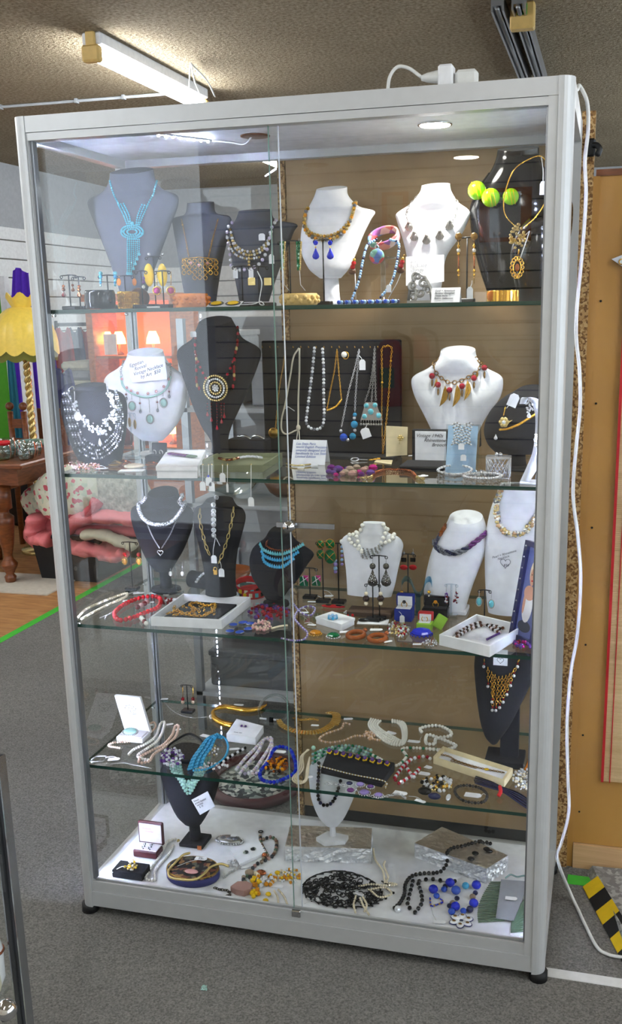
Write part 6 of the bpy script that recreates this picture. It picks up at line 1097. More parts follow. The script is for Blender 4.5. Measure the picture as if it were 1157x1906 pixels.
t = Th('paper_slip', 'white paper sheet behind the berry brooch', 'paper'); p = on(300, 1104, z); t.part('sheet', 'tag').box(p + A(0, 0, .0012), (.06, .03, .001), 0, np.array(Euler((0, 0, -.1)).to_matrix()))
t = Th('gift_box_tray', 'large shallow white box with black insert and gold chain', 'box'); q = tray(t, [(280, 1148), (412, 1154), (466, 1111), (340, 1105)], z, .024, .005, 'white_card', 'white_card', 'box', fl=.006); q = [on(u, v, z + .012) for u, v in ((300, 1150), (398, 1154), (440, 1124), (352, 1118))]; quad_prism(t.part('insert', 'black_velvet'), q, z + .006, z + .011)
t = Th('gold_chain', 'tangled gold chain necklace in the large white box', 'necklace'); m = t.part('links', 'gold'); links(m, lay([(310, 1143), (330, 1138), (345, 1142), (365, 1135), (352, 1126), (366, 1122), (385, 1128), (400, 1124), (396, 1136), (380, 1146), (360, 1146), (340, 1143), (322, 1146)], z + .0135, 6), .009, .007, .0016, 0, False, 1); rnd = random.Random(2)
for k in range(40): p = on(322 + rnd.uniform(0, 80), 1136 + rnd.uniform(-8, 8), z + .0145); m.torus(p, .0035, .0011, (rnd.uniform(-1, 1), rnd.uniform(-1, 1), 1), 0, 8, 4)
t = Th('bracelet_roll', 'black velvet bracelet roll behind the large white box', 'display stand'); p = on(383, 1098, z); t.part('roll', 'black_velvet').tube([p + A(-.05, .02, .024), p + A(.05, -.01, .024)], .024, 0, 18)
t = Th('crystal_bracelet', 'square crystal bracelet wound over the black roll', 'bracelet'); m = t.part('stones', 'crystal'); c = p + A(.0, .005, .024)
for k in range(12): a = PI * (.05 + .9 * k / 11); q = c + A(-.018 + .004 * k, -.026 * math.cos(a) * .96 - .0, .026 * math.sin(a)); m.box(q, (.008, .008, .006), 0, None, .002)
# enamel bangles
p = on(462, 1110, z)
for i, (dx, dz, mt, lb, rot) in enumerate(((0, .030, 'red', 'red enamel bangle resting on the patterned one', (.25, .12, 0)), (.012, .012, 'red_card', 'red and blue patterned bangle flat on the shelf', (0, 0, 0)))):
    t, m = cuff('bangle', lb, 'bangle', p + A(dx, 0, dz + .001), .036, .018 if i == 0 else .023, .005, mt, rot, group='enamel bangles'); R2 = np.array(Euler(rot).to_matrix())
    for k in range(14): a = 2 * PI * k / 14; mm = t.part('enamel_panel', ('turq', 'black', 'yellow', 'ivory')[k % 4]); mm.box(p + A(dx, 0, dz + .001) + R2 @ A(.0365 * math.cos(a), .0365 * math.sin(a), 0), (.002, .009, .011), 0, R2 @ np.array(Euler((0, 0, a)).to_matrix()))
t = Th('bead_necklace', 'dark red and violet bead necklace heaped behind the door joint', 'necklace'); m = t.part('beads', ['dark_red', 'violet', 'ruby']); pile(m, 500, 1142, 40, 14, z, 3.8, 70, 3, 2, False); tag_flat(t, 528, 1124, z, .2, .02, .014, (518, 1134))
t = Th('pearl_cluster', 'pink seed pearl cluster lying before the red beads', 'brooch'); m = t.part('pearls', ['pink_pearl', 'rose']); pile(m, 487, 1168, 19, 11, z, 2.6, 60, 2, 7); t.part('leaf', 'ivory').tube(crom([on(u, v, z + .003) for u, v in ((505, 1170), (520, 1166), (535, 1164))], 4), .0028, 0, 6)
t = Th('enamel_link_bracelet', 'bracelet of blue enamel oval plaques', 'bracelet')
for (u, v) in ((428, 1176), (434, 1164), (446, 1178), (452, 1160), (462, 1172), (466, 1162)): p = on(u, v, z); s = mpp(p); t.part('plaque', 'blue').sphere(p + A(0, 0, .003), 7.5 * s, 0, 12, 7, (1.1, 1.3, .2), np.array(Euler((0, 0, u)).to_matrix())); t.part('plaque_rim', 'silver').torus(p + A(0, 0, .0025), 7.5 * s * 1.1, .0008, (0, 0, 1), 0, 16, 4)
t = strand('lilac_chain', 'long lilac crystal chain behind the door joint', 'necklace', [(524, 1188), (545, 1192), (565, 1190), (572, 1178), (560, 1165), (548, 1150), (556, 1135), (572, 1128), (586, 1132), (578, 1145), (560, 1140), (545, 1122)], z, 1.9, ['lilac', 'crystal', 'lilac'], False, 1.1, None, False); tag_flat(t, 566, 1140, z, .1, .022, .009, (560, 1132)); tag_flat(t, 580, 1120, z, 0, .022, .006)
# earring stands in the middle
Y = estand('black earring stand with pink and green flag earrings', 577, 1058, 1114, z, 13)
for i, u in enumerate((565, 588)):
    t = earring(('pink and green enamel drop on the left arm', 'pink and green enamel drop on the right arm')[i], u, 1058, Y, [('b', 24, 8, 'green', 1.1)], 'pink and green drops'); c = at(u + 3, 1078, Y - .007); s = mpp(c); t.part('pink_patch', 'pink').prism([(-4 * s, 7 * s), (6 * s, 7 * s), (5 * s, -5 * s)], c, XAX, ZAX, .002); k = t.part('cross_band', 'white_paint'); k.tube([at(u - 8, 1086, Y - .0075), at(u + 8, 1074, Y - .0075)], .0011, 0, 4); k.tube([at(u - 2, 1072, Y - .0075), at(u + 2, 1090, Y - .0075)], .0011, 0, 4)
Y = .33; estand('tall black stand with green lattice earrings', 601, 1010, 1098, z, 10, Y); estand('tall black stand behind the pearl bust', 630, 1012, 1100, z, 8, Y)
for i, (u, v) in enumerate(((596, 1004), (614, 1004))):
    t = Th('earring', ('green heart earring with gold cross bands, left', 'green heart earring with gold cross bands, right and larger')[i], 'earring', 'green lattice earrings'); c = at(u, v + 9, Y - .01); s = mpp(c); r_ = (7.5, 9)[i]; t.part('button', 'emerald').sphere(c, r_ * s, 0, 14, 8, (1, .5, .95)); k = t.part('gold_lattice', 'gold'); c2 = at(u, v + (28 if i == 0 else 32), Y - .01); r2 = (7.5, 11.5)[i] * s; t.part('heart_drop', 'emerald').sphere(c2, r2, 0, 14, 8, (1, .45, 1.2))
    for cc, rr in ((c, r_ * s), (c2, r2)):
        k.torus(cc, 1, .001, (0, 1, 0), 0, 18, 4, (rr, rr * 1.1), XAX)
        for sg in (-1, 1): k.tube([cc + A(-rr * .7, -rr * .3, -sg * rr * .7), cc + A(0, -rr * .52, 0), cc + A(rr * .7, -rr * .3, sg * rr * .7)], .001, 0, 4)
earring('pale blue bead cluster earring beside the pearl bust', 636, 1006, Y, [('s', 2, 4.5, 'pearl'), ('s', 12, 3, 'pale_blue'), ('s', 20, 3, 'pale_blue'), ('s', 28, 3, 'lilac'), ('s', 36, 3, 'pale_blue'), ('s', 44, 3, 'lilac')], None, hook=None); earring('pale blue bead cluster earring hanging lower', 624, 1040, Y, [('s', 4, 3.5, 'pale_blue'), ('s', 10, 4, 'lilac'), ('s', 18, 4, 'pale_blue'), ('s', 24, 3.6, 'lilac')], None, hook=None)
t = Th('paper_slip', 'white tags with strings lying between the earring stands', 'tag'); tag_flat(t, 612, 1109, z, .1, .024, .012, (600, 1098)); tag_flat(t, 600, 1117, z, -.3, .024, .012, (578, 1108))
# white pearl bust
b = bust('white board bust with two pearl strands and rhinestone bib', [(972, 676, 716, .016, .012), (990, 668, 722, .016, .012), (998, 644, 742, .014, .012), (1010, 635, 750, .016), (1025, 638, 748, .018), (1060, 643, 740, .02), (1085, 645, 735, .02), (1108, 646, 728, .016)], .27, 'white_leather', z, .0, None)
t = b.t; c = on(672, 1128, z); t.part('base', 'wood_block').box((at(690, 1108, .25)[0], .25, z + .0075), (.115, .05, .014), 0, None, .002)
t = Th('pearl_bib_necklace', 'double pearl strand meeting a rhinestone bib', 'necklace'); m = t.part('pearls', 'pearl')
for o in (0, 14): beads(m, drape(b, [(668 - o, 976 + o * .6), (664 - o * .9, 992 + o), (668 - o * .5, 1014), (674, 1024 + o * .2)], .005), .0054, 1, (0,), False, True, 1, 10, 7); beads(m, drape(b, [(720 + o, 976 + o * .7), (716 + o, 992 + o * .8), (710 + o * .5, 1010)], .005), .0054, 1, (0,), False, True, 1, 10, 7)
m = t.part('bib', ['crystal', 'dull_silver'])
for k in range(6): beads(m, drape(b, [(666 + k * 1.5, 1018 + k * 3.3), (680, 1021 + k * 3.6), (694, 1021 + k * 3), (706, 1014 + k * 2.4), (712, 1006 + k * 2)], .006), .0025, 1, (0, 1), False, False, 1, 6, 4)
Y = .19
Y = estand('two-tier black earring stand with bronze teardrops', 706, 1035, 1152, z, 14)
for i, u in enumerate((693, 718)):
    t = earring(('bronze teardrop earring on the left arm, studded', 'bronze teardrop earring on the right arm, studded')[i], u, 1036, Y, [('s', 18, 6, 'marcasite'), ('d', 24, 10, 'marcasite', 3.3)], 'bronze teardrops'); m = t.part('studs', 'crystal')
    for k in range(13): a = k * 2.4; r_ = 2.0 * math.sqrt(k); m.sphere(at(u + r_ * math.cos(a), 1076 + r_ * 1.3 * math.sin(a), Y - .0115), .0012, 0, 6, 4)
Y2 = estand('lower black earring stand with brown bead drops', 694, 1088, 1156, z, 13)
for i, u in enumerate((681, 708)): earring(('brown bead drop with cream caps, left', 'brown bead drop with cream caps, right')[i], u, 1088, Y2, [('s', 17, 4, 'ivory'), ('s', 26, 6.5, 'dark_brown'), ('s', 35, 4, 'ivory')], 'brown bead drops')
t = Th('black_clip', 'pair of black leaf clips at the foot of the earring stand', 'clips'); 
for k, (u, v, a) in enumerate(((678, 1154, .3), (704, 1152, -.2))): t.part('clip', 'black').sphere(on(u, v, z + .005), .016, 0, 14, 8, (1, .45, .3), np.array(Euler((0, 0, a)).to_matrix()))
t = Th('paper_slip', 'white card under the black leaf clips', 'paper'); t.part('sheet', 'tag').box(on(694, 1158, z) + A(0, 0, .0012), (.075, .04, .001), 0, np.array(Euler((0, 0, .12)).to_matrix()))
Y = .34; estand('black stand with red and black earrings behind the blue box', 759, 1032, 1105, z, 12, Y)
for i, u in enumerate((751, 768)): earring(('red and black lantern earring, left one', 'red and black lantern earring, right one')[i], u, 1022, Y, [('s', 8, 3, 'smoke_crystal'), ('b', 20, 5, 'black', .8), ('o', 34, 7.5, 'red', .7)], 'red and black earrings')
# ring boxes
def ring_box(label, u0, u1, vb, vt, zz, mat, inner, stone, dep=.036, lid=None):
    t = Th('ring_box', label, 'box', 'ring boxes'); Y = on((u0 + u1) / 2, vb, zz)[1]; x0, x1 = at(u0, vb, Y)[0], at(u1, vb, Y)[0]; h = at((u0 + u1) / 2, vt, Y + dep * .3)[2] - zz
    t.part('box_base', mat).bx(x0, x1, Y, Y + dep, zz + .0006, zz + h * .55, 0, .002); l = t.part('lid', lid or mat); l.bx(x0, x1, Y + dep * .75, Y + dep + .008, zz + h * .56, zz + h + .004, 0, .002); k = t.part('lid_lining', inner, under=l); k.bx(x0 + .004, x1 - .004, Y + dep * .75 - .0012, Y + dep * .75, zz + h * .6, zz + h)
    t.part('cushion', inner).bx(x0 + .004, x1 - .004, Y + .003, Y + dep * .7, zz + h * .55, zz + h * .6, 0, .001); c = A((x0 + x1) / 2, Y + dep * .45, zz + h * .6 + .005); t.part('ring', 'gold').torus(c, .007, .0011, (0, 1, 0)); t.part('ring_stone', stone).sphere(c + A(0, -.001, .007), .0048, 0, 8, 6, sm=False); return t
t = ring_box('blue velvet ring box with a dark cabochon ring and tag', 733, 766, 1158, 1113, z, 'blue_velvet', 'white_card', 'black'); tag_hang(t, 748, 1152, on(748, 1158, z)[1] - .004, (742, 1138), .012, .018)
ring_box('black leather ring box with a gold ring', 784, 832, 1154, 1116, z, 'black', 'black_velvet', 'amber_light')
ring_box('red and green ring box, the red lid closed over', 774, 802, 1176, 1146, z, 'lime_card', 'white_card', 'crystal', .03, 'red_card')
t = Th('lime_box', 'lime green box leaning beside the red ring box', 'box'); p = on(818, 1170, z); t.part('lime_box', 'lime_card').box(p + A(0, 0, .017), (.026, .012, .034), 0, np.array(Euler((-.25, .55, .1)).to_matrix()), .002)
t = Th('earring_stand', 'translucent blue M-shaped earring stand', 'earring stand', 'earring stands'); Y = .28; P = [at(u, v, Y) for u, v in ((747, 1086), (754, 1077), (764, 1082), (774, 1104), (784, 1104), (792, 1082), (800, 1078), (804, 1088))]; K = crom(P, 6); m = t.part('arms', 'blue_acrylic'); V = []
for p in K: V += [p + A(0, -.002, .007), p + A(0, -.002, -.007), p + A(0, .002, -.007), p + A(0, .002, .007)]
m.add(V, [(4 * i + j, 4 * i + (j + 1) % 4, 4 * i + 4 + (j + 1) % 4, 4 * i + 4 + j) for i in range(len(K) - 1) for j in range(4)]); c = at(778, 1104, Y); t.part('stem', 'blue_acrylic').bx(c[0] - .006, c[0] + .006, Y - .003, Y + .003, z + .004, c[2]); t.part('base', 'blue_acrylic').bx(c[0] - .02, c[0] + .02, Y - .015, Y + .015, z + .0006, z + .005)
for i, u in enumerate((747, 798)): earring(('gold bell earring on the left blue arm', 'gold bell earring on the right blue arm')[i], u, 1088, Y - .004, [('s', 14, 3.4, 'gold'), ('s', 22, 2.4, 'pearl')], 'gold bell earrings')
# grey braided necklace bust
b = bust('white leatherette bust with a braided stone rope necklace', [(962, 836, 898, .034, .03), (976, 830, 904, .036, .02), (1000, 816, 908, .034), (1020, 806, 906, .034), (1045, 798, 896, .036), (1080, 791, 882, .036), (1110, 790, 872, .034), (1132, 806, 866, .03)], .31, 'white_leather', z, .012, ('block', .045, .032, .012))
t = Th('braided_necklace', 'thick blue-grey and plum braided rope necklace', 'necklace'); P = crom(drape(b, [(828, 978), (814, 990), (810, 1006), (816, 1020), (832, 1028), (856, 1026), (880, 1010), (900, 992)], .007), 1); m = t.part('braid', ['smoke_crystal', 'navy', 'purple', 'amber'])
cc = along(P, .0036)
for k, p in enumerate(cc):
    for q in range(3): a = k * .55 + q * 2.1; f = k / len(cc); m.sphere(p + A(0, -.003 * math.sin(a), .0045 * math.cos(a)), .0036, (3 if f < .12 else (2 if f > .75 else (q % 2))), 7, 5)
b = bust('tall white leatherette bust with a pearl and rhinestone necklace and writing', [(900, 932, 1010, .04, .02), (920, 924, 1020, .036), (945, 914, 1030, .036), (980, 906, 1034, .038), (1020, 902, 1026, .038), (1070, 902, 1010, .036), (1110, 904, 996, .034), (1140, 908, 984, .03)], .30, 'white_leather', z, .0, None)
t = Th('pearl_rhinestone_necklace', 'gold and pearl twisted necklace on the tall white bust', 'necklace'); m = t.part('beads', ['pearl', 'pale_gold', 'smoke_crystal', 'tan_pearl']); P = drape(b, [(934, 912), (926, 938), (926, 962), (936, 984), (954, 994), (974, 988), (992, 970), (1008, 942), (1014, 918)], .005); rnd = random.Random(8)
for p in along(crom(P, 1), .0035):
    for q in range(3): m.sphere(p + A(rnd.uniform(-.005, .005), rnd.uniform(-.003, .001), rnd.uniform(-.005, .005)), rnd.uniform(.003, .0048), rnd.choice((0, 0, 1, 1, 2, 3)), 7, 5)
p = dp(b, 917, 1045, .0016); yy = min(dp(b, u, 1045, .0012)[1] for u in (917, 930, 945, 955)); o = at(916, 1040, yy - .0008); ex = unit(at(958, 1026, yy) - at(918, 1038, yy)); ey = A(-ex[2], 0, ex[0])
b.t.write('Pearl + Rhinestone\n     Necklace', o, ex, ey, .0078, 'ink', b.m, .3); b.t.write('$50', at(936, 1054, yy - .0008), XAX, ZAX, .0085, 'ink', b.m, .3); c = at(940, 1048, yy - .0004); b.t.part('inked_heart', 'ink').tube([c + A(.00075 * 16 * math.sin(a) ** 3, 0, .0008 * (13 * math.cos(a) - 5 * math.cos(2 * a) - 2 * math.cos(3 * a) - math.cos(4 * a))) for a in np.linspace(0, 2 * PI, 33)[:-1]], .0005, 0, 4, True)
Y = .15
Y = estand('black earring stand with turquoise ovals by the white box', 901, 1099, 1150, z, 10, .235)
for i, u in enumerate((891, 914)): earring(('turquoise oval drop earring, left arm by the white box', 'turquoise oval drop earring, right arm by the tall bust')[i], u, 1100, Y, [('o', 20 + 4 * i, 4.6, 'turq', 1.6), ('rim', 20 + 4 * i, 5.4, 'dull_silver', 1.6)], 'turquoise ovals')
Y = estand('clear earring stand with berry clusters', 839, 1088, 1150, z, 10, None, True, .016)
for i, u in enumerate((830, 848)):
    t = Th('earring', ('plum berry cluster earring, left', 'plum berry cluster earring, right')[i], 'earring', 'berry cluster earrings'); m = t.part('berries', ['violet', 'dark_red', 'crystal']); rnd = random.Random(i)
    for k in range(26): m.sphere(at(u + rnd.uniform(-4, 4) * (1 if i else .5), 1102 + rnd.uniform(0, 20), Y - .006 + rnd.uniform(-.003, .003)), .0026, rnd.randrange(3), 6, 4)
    t.part('hook', 'silver').tube([at(u, 1088, Y), at(u, 1102, Y - .005)], .0006, 0, 4)
# photo frame
t = Th('photo_frame', 'dark studded frame holding a portrait of a woman in white', 'photo frame'); Y0 = .10; P0 = on(951, 1186, z); P1 = on(1006, 1212, z); up = at(983, 1006, P0[1] + .035) - P0; P3 = P0 + up; P2 = P1 + up; ex = unit(P1 - P0); ey = unit(up); n = unit(np.cross(ex, ey)); wd = (1.163 - P0[0]) / ex[0] - abs(up[0]) * .6; hh = np.linalg.norm(up); fb = .012
def plate(m, x0, x1, y0, y1, d0, d1, mi=0): m.prism([(x0, y0), (x1, y0), (x1, y1), (x0, y1)], P0 + A(0, 0, .001) + n * (d0 + d1) / 2, ex, ey, d1 - d0, mi)
m = t.part('frame', 'navy'); plate(m, 0, fb, 0, hh, -.003, .009); plate(m, wd - fb, wd, 0, hh, -.003, .009); plate(m, fb, wd - fb, 0, fb, -.003, .009); plate(m, fb, wd - fb, hh - fb, hh, -.003, .009); m = t.part('photo', 'photo_bg'); plate(m, fb, wd - fb, fb, hh - fb, -.002, .001); k = t.part('stud', 'silver')
for q in np.linspace(.05, .95, 9): k.sphere(P0 + ex * fb / 2 + ey * hh * q + n * .0095, .0022, 0, 7, 5)
def disc(mat, name, cx, cy, rx, ry, d): mm = t.part(name, mat, under=m); mm.prism([(rx * math.cos(a), ry * math.sin(a)) for a in np.linspace(0, 2 * PI, 19)[:-1]], P0 + ex * cx + ey * cy + n * d, ex, ey, .0004)
mx = wd * .44
disc('white_dress', 'printed_dress', mx, hh * .36, wd * .20, hh * .16, .0014); disc('skin', 'printed_shoulders', mx, hh * .5, wd * .22, hh * .075, .0018); disc('skin', 'printed_arm', mx - wd * .15, hh * .38, wd * .05, hh * .1, .0017); disc('blonde', 'printed_hair', mx + wd * .03, hh * .71, wd * .145, hh * .12, .0016); disc('skin', 'printed_face', mx + wd * .03, hh * .665, wd * .10, hh * .09, .0022); disc('red', 'printed_lips', mx + wd * .03, hh * .625, wd * .03, hh * .008, .0026); disc('dark_box', 'printed_lower_area', mx, hh * .16, wd * .26, hh * .06, .0013)
for dx in (-.04, .04): disc('dark_brown', 'printed_eye', mx + wd * (.03 + dx), hh * .685, wd * .018, hh * .007, .0026)
t.part('easel_leg', 'black_metal').tube([P0 + ex * wd / 2 + ey * hh * .6 - n * .006, P0 + ex * wd / 2 - n * .05 + A(0, 0, .002)], .003, 0, 5)
# white box at the right
t = Th('gift_box_tray', 'white square box with brown rhinestone bracelet at the shelf end', 'box'); tray(t, [(817, 1181), (911, 1203), (975, 1164), (886, 1143)], z, .026, .005, 'white_card', 'white_card', 'box', fl=.006)
t = Th('brown_bracelet', 'brown and clear rhinestone bracelet in the white square box', 'bracelet'); m = t.part('stones', ['brown', 'ab_crystal', 'dark_brown', 'crystal']); 
for o in (-3, 3): beads(m, lay([(850, 1182 + o), (866, 1172 + o), (884, 1164 + o), (905, 1160 + o), (916, 1168 + o), (930, 1174 + o), (920, 1164 + o), (935, 1166 + o)], z + .008, 6, False, .003), .0042, 1, (0, 1, 2, 3), False, False, 1, 7, 5)
t = strand('violet_pin', 'row of violet stones lying in the white square box', 'brooch', [(906, 1190), (918, 1184), (928, 1179)], z + .0065, 2.4, ['violet'])
t = Th('purple_cluster', 'plum bead cluster necklace at the shelf end by the frame', 'necklace'); m = t.part('beads', ['violet', 'magenta', 'dark_red']); pile(m, 978, 1200, 22, 10, z, 3.6, 60, 3, 12, False)
# pieces along the front
t = Th('hair_clip', 'red and black hair clip before the pearl bust', 'hair clip'); p = on(620, 1132, z); t.part('bar', 'red').sphere(p + A(0, 0, .005), .032, 0, 16, 8, (1, .25, .14)); 
for dx in (-.011, .014): t.part('inset', 'black').sphere(p + A(dx, -.001, .008), .010, 0, 12, 6, (1, .45, .2))
t = Th('red_brooch', 'red and silver spray brooch beside the white lidded box', 'brooch'); m = t.part('stones', ['red', 'silver']); pile(m, 655, 1143, 14, 6, z, 2.6, 34, 2, 9, False)
t = Th('jewel_box', 'small white lidded box with a blue flower brooch', 'box'); q = [on(u, v, z + .018) for u, v in ((588, 1148), (635, 1162), (659, 1150), (618, 1138))]; quad_prism(t.part('box', 'white_card'), q, z + .0006, z + .011); quad_prism(t.part('lid', 'white_card'), [p + (p - sum(q) / 4) * .04 for p in q], z + .0115, z + .018)
t = Th('flower_brooch', 'blue rhinestone flower brooch on the small white box', 'brooch'); m = t.part('petals', ['sky', 'pale_blue']); c = on(619, 1150, z + .021)
for k in range(10): a = 2 * PI * k / 10; m.sphere(c + A(.009 * math.cos(a), .009 * math.sin(a), .001 + .003 * (k % 2)), .0042, k % 2, 7, 5, sm=False)
m.sphere(c + A(0, 0, .005), .005, 1, 8, 6, sm=False)
t = Th('price_tag_slip', 'white tag with string loop before the small white box', 'tag'); tag_flat(t, 580, 1163, z, -.2, .022, .01, (566, 1160)); 
t = Th('price_tag_slip', 'white tag lying behind the amber ring', 'tag'); tag_flat(t, 642, 1176, z, .3, .026, .012)
for i, (u, v, mt, r, rim, lb) in enumerate(((587, 1182, 'amber_light', 10, 'gold', 'faceted amber stone brooch at the front edge'), (620, 1187, 'emerald', 11, 'silver', 'faceted green stone brooch at the front edge'), (784, 1182, 'cobalt', 18, 'cobalt', 'blue glass leaf brooch at the front edge'))):
    t = Th('stone_brooch', lb, 'brooch', 'stone brooches at the third shelf front'); p = on(u, v, z); s = mpp(p); t.part('stone', mt).sphere(p + A(0, 0, .007), r * s, 0, 9, 6, (1.1, 1.0, .42), None, False); k = t.part('setting', rim); N = 16
    for q in range(N): a = 2 * PI * q / N; k.sphere(p + A(1.12 * r * s * math.cos(a), 1.05 * r * s * math.sin(a), .003), .0024, 0, 6, 4)
for i, (u, v, lb) in enumerate(((662, 1186, 'amber resin ring ornament, left of two'), (702, 1192, 'amber resin ring ornament, right of two'))):
    t = Th('amber_ring', lb, 'brooch', 'amber ring ornaments'); p = on(u, v, z); t.part('ring', 'amber').torus(p + A(0, 0, .006), .019, .006, (0, 0, 1), 0, 22, 8, (1, 1.25), XAX); t.part('ball', 'copper').sphere(p + A(.014, .035, .007), .006, 0, 10, 6)
t = Th('sparkle_cluster', 'silver and gold crystal cluster with tags at the front edge', 'brooch'); m = t.part('stones', ['crystal', 'pale_gold', 'silver', 'ruby']); pile(m, 742, 1172, 20, 16, z, 2.4, 80, 4, 21, False); tag_flat(t, 722, 1194, z, .6, .02, .008); tag_flat(t, 700, 1172, z, .1, .03, .014)
t = Th('crystal_spray', 'tiny crystal spray pin before the blue leaf brooch', 'brooch'); m = t.part('stones', ['crystal', 'silver']); pile(m, 800, 1198, 14, 6, z, 1.6, 30, 2, 22, False); tag_flat(t, 776, 1199, z, .1, .02, .010, (788, 1198))
# ------------------------------------------------------------------ fourth shelf
z = Z4
t = Th('brooch_box', 'open white box with a crown emblem and an aqua oval brooch', 'box'); Y = baseY(243, 1382, z); x0, x1 = at(217, 1382, Y)[0], at(265, 1382, Y)[0]; R_ = None
zl = at(240, 1342, Y + .045)[2]; zt = at(238, 1298, Y + .062)[2]; xs0, xs1 = at(211, 1300, Y + .06)[0], at(258, 1300, Y + .06)[0]
t.part('box_base', 'white_card').bx(x0, x1, Y, Y + .05, z + .0006, z + .013, 0, .001); t.part('cushion', 'satin').bx(x0 + .004, x1 - .004, Y + .004, Y + .046, z + .0132, z + .016, 0, .001)
m = t.part('lid', 'white_card'); L0, L1, U0, U1 = A(x0, Y + .049, z + .008), A(x1, Y + .049, z + .008), A(xs0, Y + .066, zt), A(xs1, Y + .066, zt); e2 = A(0, .010, .0); m.add([L0, L1, U1, U0, L0 + e2, L1 + e2, U1 + e2, U0 + e2], [(0, 1, 2, 3), (7, 6, 5, 4), (0, 3, 7, 4), (1, 5, 6, 2), (2, 6, 7, 3), (0, 4, 5, 1)], 0, False)
ex = unit(L1 - L0); ey = unit(U0 - L0); nn = unit(np.cross(ex, ey)); o = (L0 + L1 + U0 + U1) / 4 + ey * .012 + nn * .0006; k = t.part('crown_emblem', 'ink', under=m); s = .00125
def ln(pts, r=.0005): k.tube([o + ex * a * s + ey * b * s for a, b in pts], r, 0, 4)
ln([(-9, -9), (9, -9)]); ln([(-9, -9), (-11, 3), (-14, 4), (-9, 9), (0, 11), (9, 9), (14, 4), (11, 3), (9, -9)]); ln([(-9, 0), (9, 0)]); ln([(-5, -8), (-2, -1)]); ln([(3, -8), (1, -1)]); ln([(-2, -1), (-1, -8)]); ln([(5, -8), (5, -1)])
for a, b in ((-13, 4), (-9, 9), (0, 11.5), (9, 9), (13, 4), (-4, 5), (4, 5), (0, 6)): k.sphere(o + ex * a * s + ey * b * s, .0013, 0, 6, 4, (1, 1, 1))
t = Th('oval_brooch', 'aqua oval brooch with beaded rim in the white crown box', 'brooch'); c = A((x0 + x1) / 2 - .008, Y + .022, z + .022); t.part('stone', 'pale_aqua').sphere(c, .016, 0, 16, 8, (1.2, .8, .3), np.array(Euler((.3, 0, 0)).to_matrix())); k = t.part('rim', 'dull_silver')
for q in range(26): a = 2 * PI * q / 26; k.sphere(c + A(.022 * math.cos(a), .0145 * math.sin(a), .0045 * math.sin(a) - .002), .002, 0, 6, 4)
for i, (px, mt, r, lb) in enumerate((([(222, 1392), (202, 1388), (212, 1382), (240, 1380), (262, 1374), (288, 1356), (286, 1344), (274, 1352), (268, 1360)], 'pink_pearl', 2.2, 'pink-beige pearl strand curling round the white crown box'), ([(240, 1404), (250, 1394), (272, 1384), (290, 1370), (298, 1348), (306, 1344), (302, 1362), (292, 1380), (272, 1394), (256, 1406), (264, 1412), (276, 1414)], 'pearl', 2.8, 'white and gold pearl strand next to the pink one'), ([(258, 1418), (262, 1408), (280, 1398), (304, 1386), (320, 1368), (326, 1352), (332, 1352), (326, 1372), (306, 1390), (286, 1404), (278, 1416), (264, 1420)], 'pink_pearl', 3.0, 'larger pink pearl strand beside the black ring'))):
    t = strand('pearl_strand', lb, 'necklace', px, z, r, [mt], False, 1, None, True, 'pearl strands on the fourth shelf')
    tag_flat(t, (278, 316, 330)[i], (1350, 1348, 1358)[i], z, .5, .02, .01)
t = Th('silver_clasp', 'silver clasp loops with a long white tag at the shelf corner', 'necklace'); t.part('loop', 'silver').tube(crom([on(u, v, z + .002) for u, v in ((170, 1414), (180, 1408), (198, 1408), (192, 1416), (172, 1418))], 5), .0014, 0, 5); tag_flat(t, 212, 1413, z, .3, .03, .014, (196, 1410)); t.part('chain', 'silver').tube(crom([on(u, v, z + .002) for u, v in ((205, 1422), (230, 1420), (250, 1424), (282, 1430))], 6), .0012, 0, 5)
# jewellery over the black ring
t = Th('black_cord_choker', 'black cord ring lying on the fourth shelf', 'necklace'); t.part('cord', 'black_matte').tube(lay([(312, 1392), (330, 1376), (352, 1366), (372, 1376), (380, 1392), (370, 1408), (350, 1416), (326, 1410)], z, 6, True, .003), .003, 0, 6, True)
t = Th('crystal_heap', 'silver and plum crystal necklace heaped by the black ring', 'necklace'); m = t.part('stones', ['crystal', 'dull_silver', 'violet', 'crystal']); pile(m, 320, 1412, 22, 17, z, 2.8, 130, 4, 31, False)
t = Th('blue_bead_bundle', 'bundle of bright blue seed bead strands', 'necklace'); m = t.part('beads', ['sky', 'deep_turq', 'sky'])
for k in range(9): o = k * 3.2; beads(m, lay([(350 + o, 1432 - k), (358 + o * .9, 1412 - k * .5), (372 + o * .8, 1392), (386 + o * .6, 1374), (404 + o * .3, 1366 + k)], z, 6, False, .005 + .003 * (k % 3)), .0032, 1, (0, 1, 2), False, True, 1, 6, 4)
beads(m, lay([(404, 1366), (420, 1376), (424, 1394), (416, 1412), (400, 1424), (382, 1432), (360, 1434)], z, 6, False, .005), .0034, 1, (0, 2), False, True, 1, 6, 4); pile(t.part('gilt_spacers', ['pale_gold', 'crystal']), 396, 1398, 10, 12, z, 2.2, 24, 2, 33); tag_flat(t, 384, 1370, z, -.3, .036, .014)
t = Th('onyx_earrings', 'black and silver stick brooch with tag', 'brooch'); m = t.part('stones', ['black', 'crystal']); beads(m, lay([(412, 1420), (428, 1408), (442, 1400), (456, 1392)], z, 6, False, .004), .004, 1.2, (0, 1), False, True, 1, 7, 5); tag_flat(t, 436, 1394, z, .3, .026, .011, (446, 1398)); m2 = t.part('clear_beads', ['crystal', 'ab_crystal']); pile(m2, 396, 1428, 30, 6, z, 2.6, 34, 2, 34, False)
t = Th('crystal_strand', 'long clear crystal strand looped on the fourth shelf', 'necklace'); m = t.part('beads', ['crystal', 'purple_crystal', 'ab_crystal'])
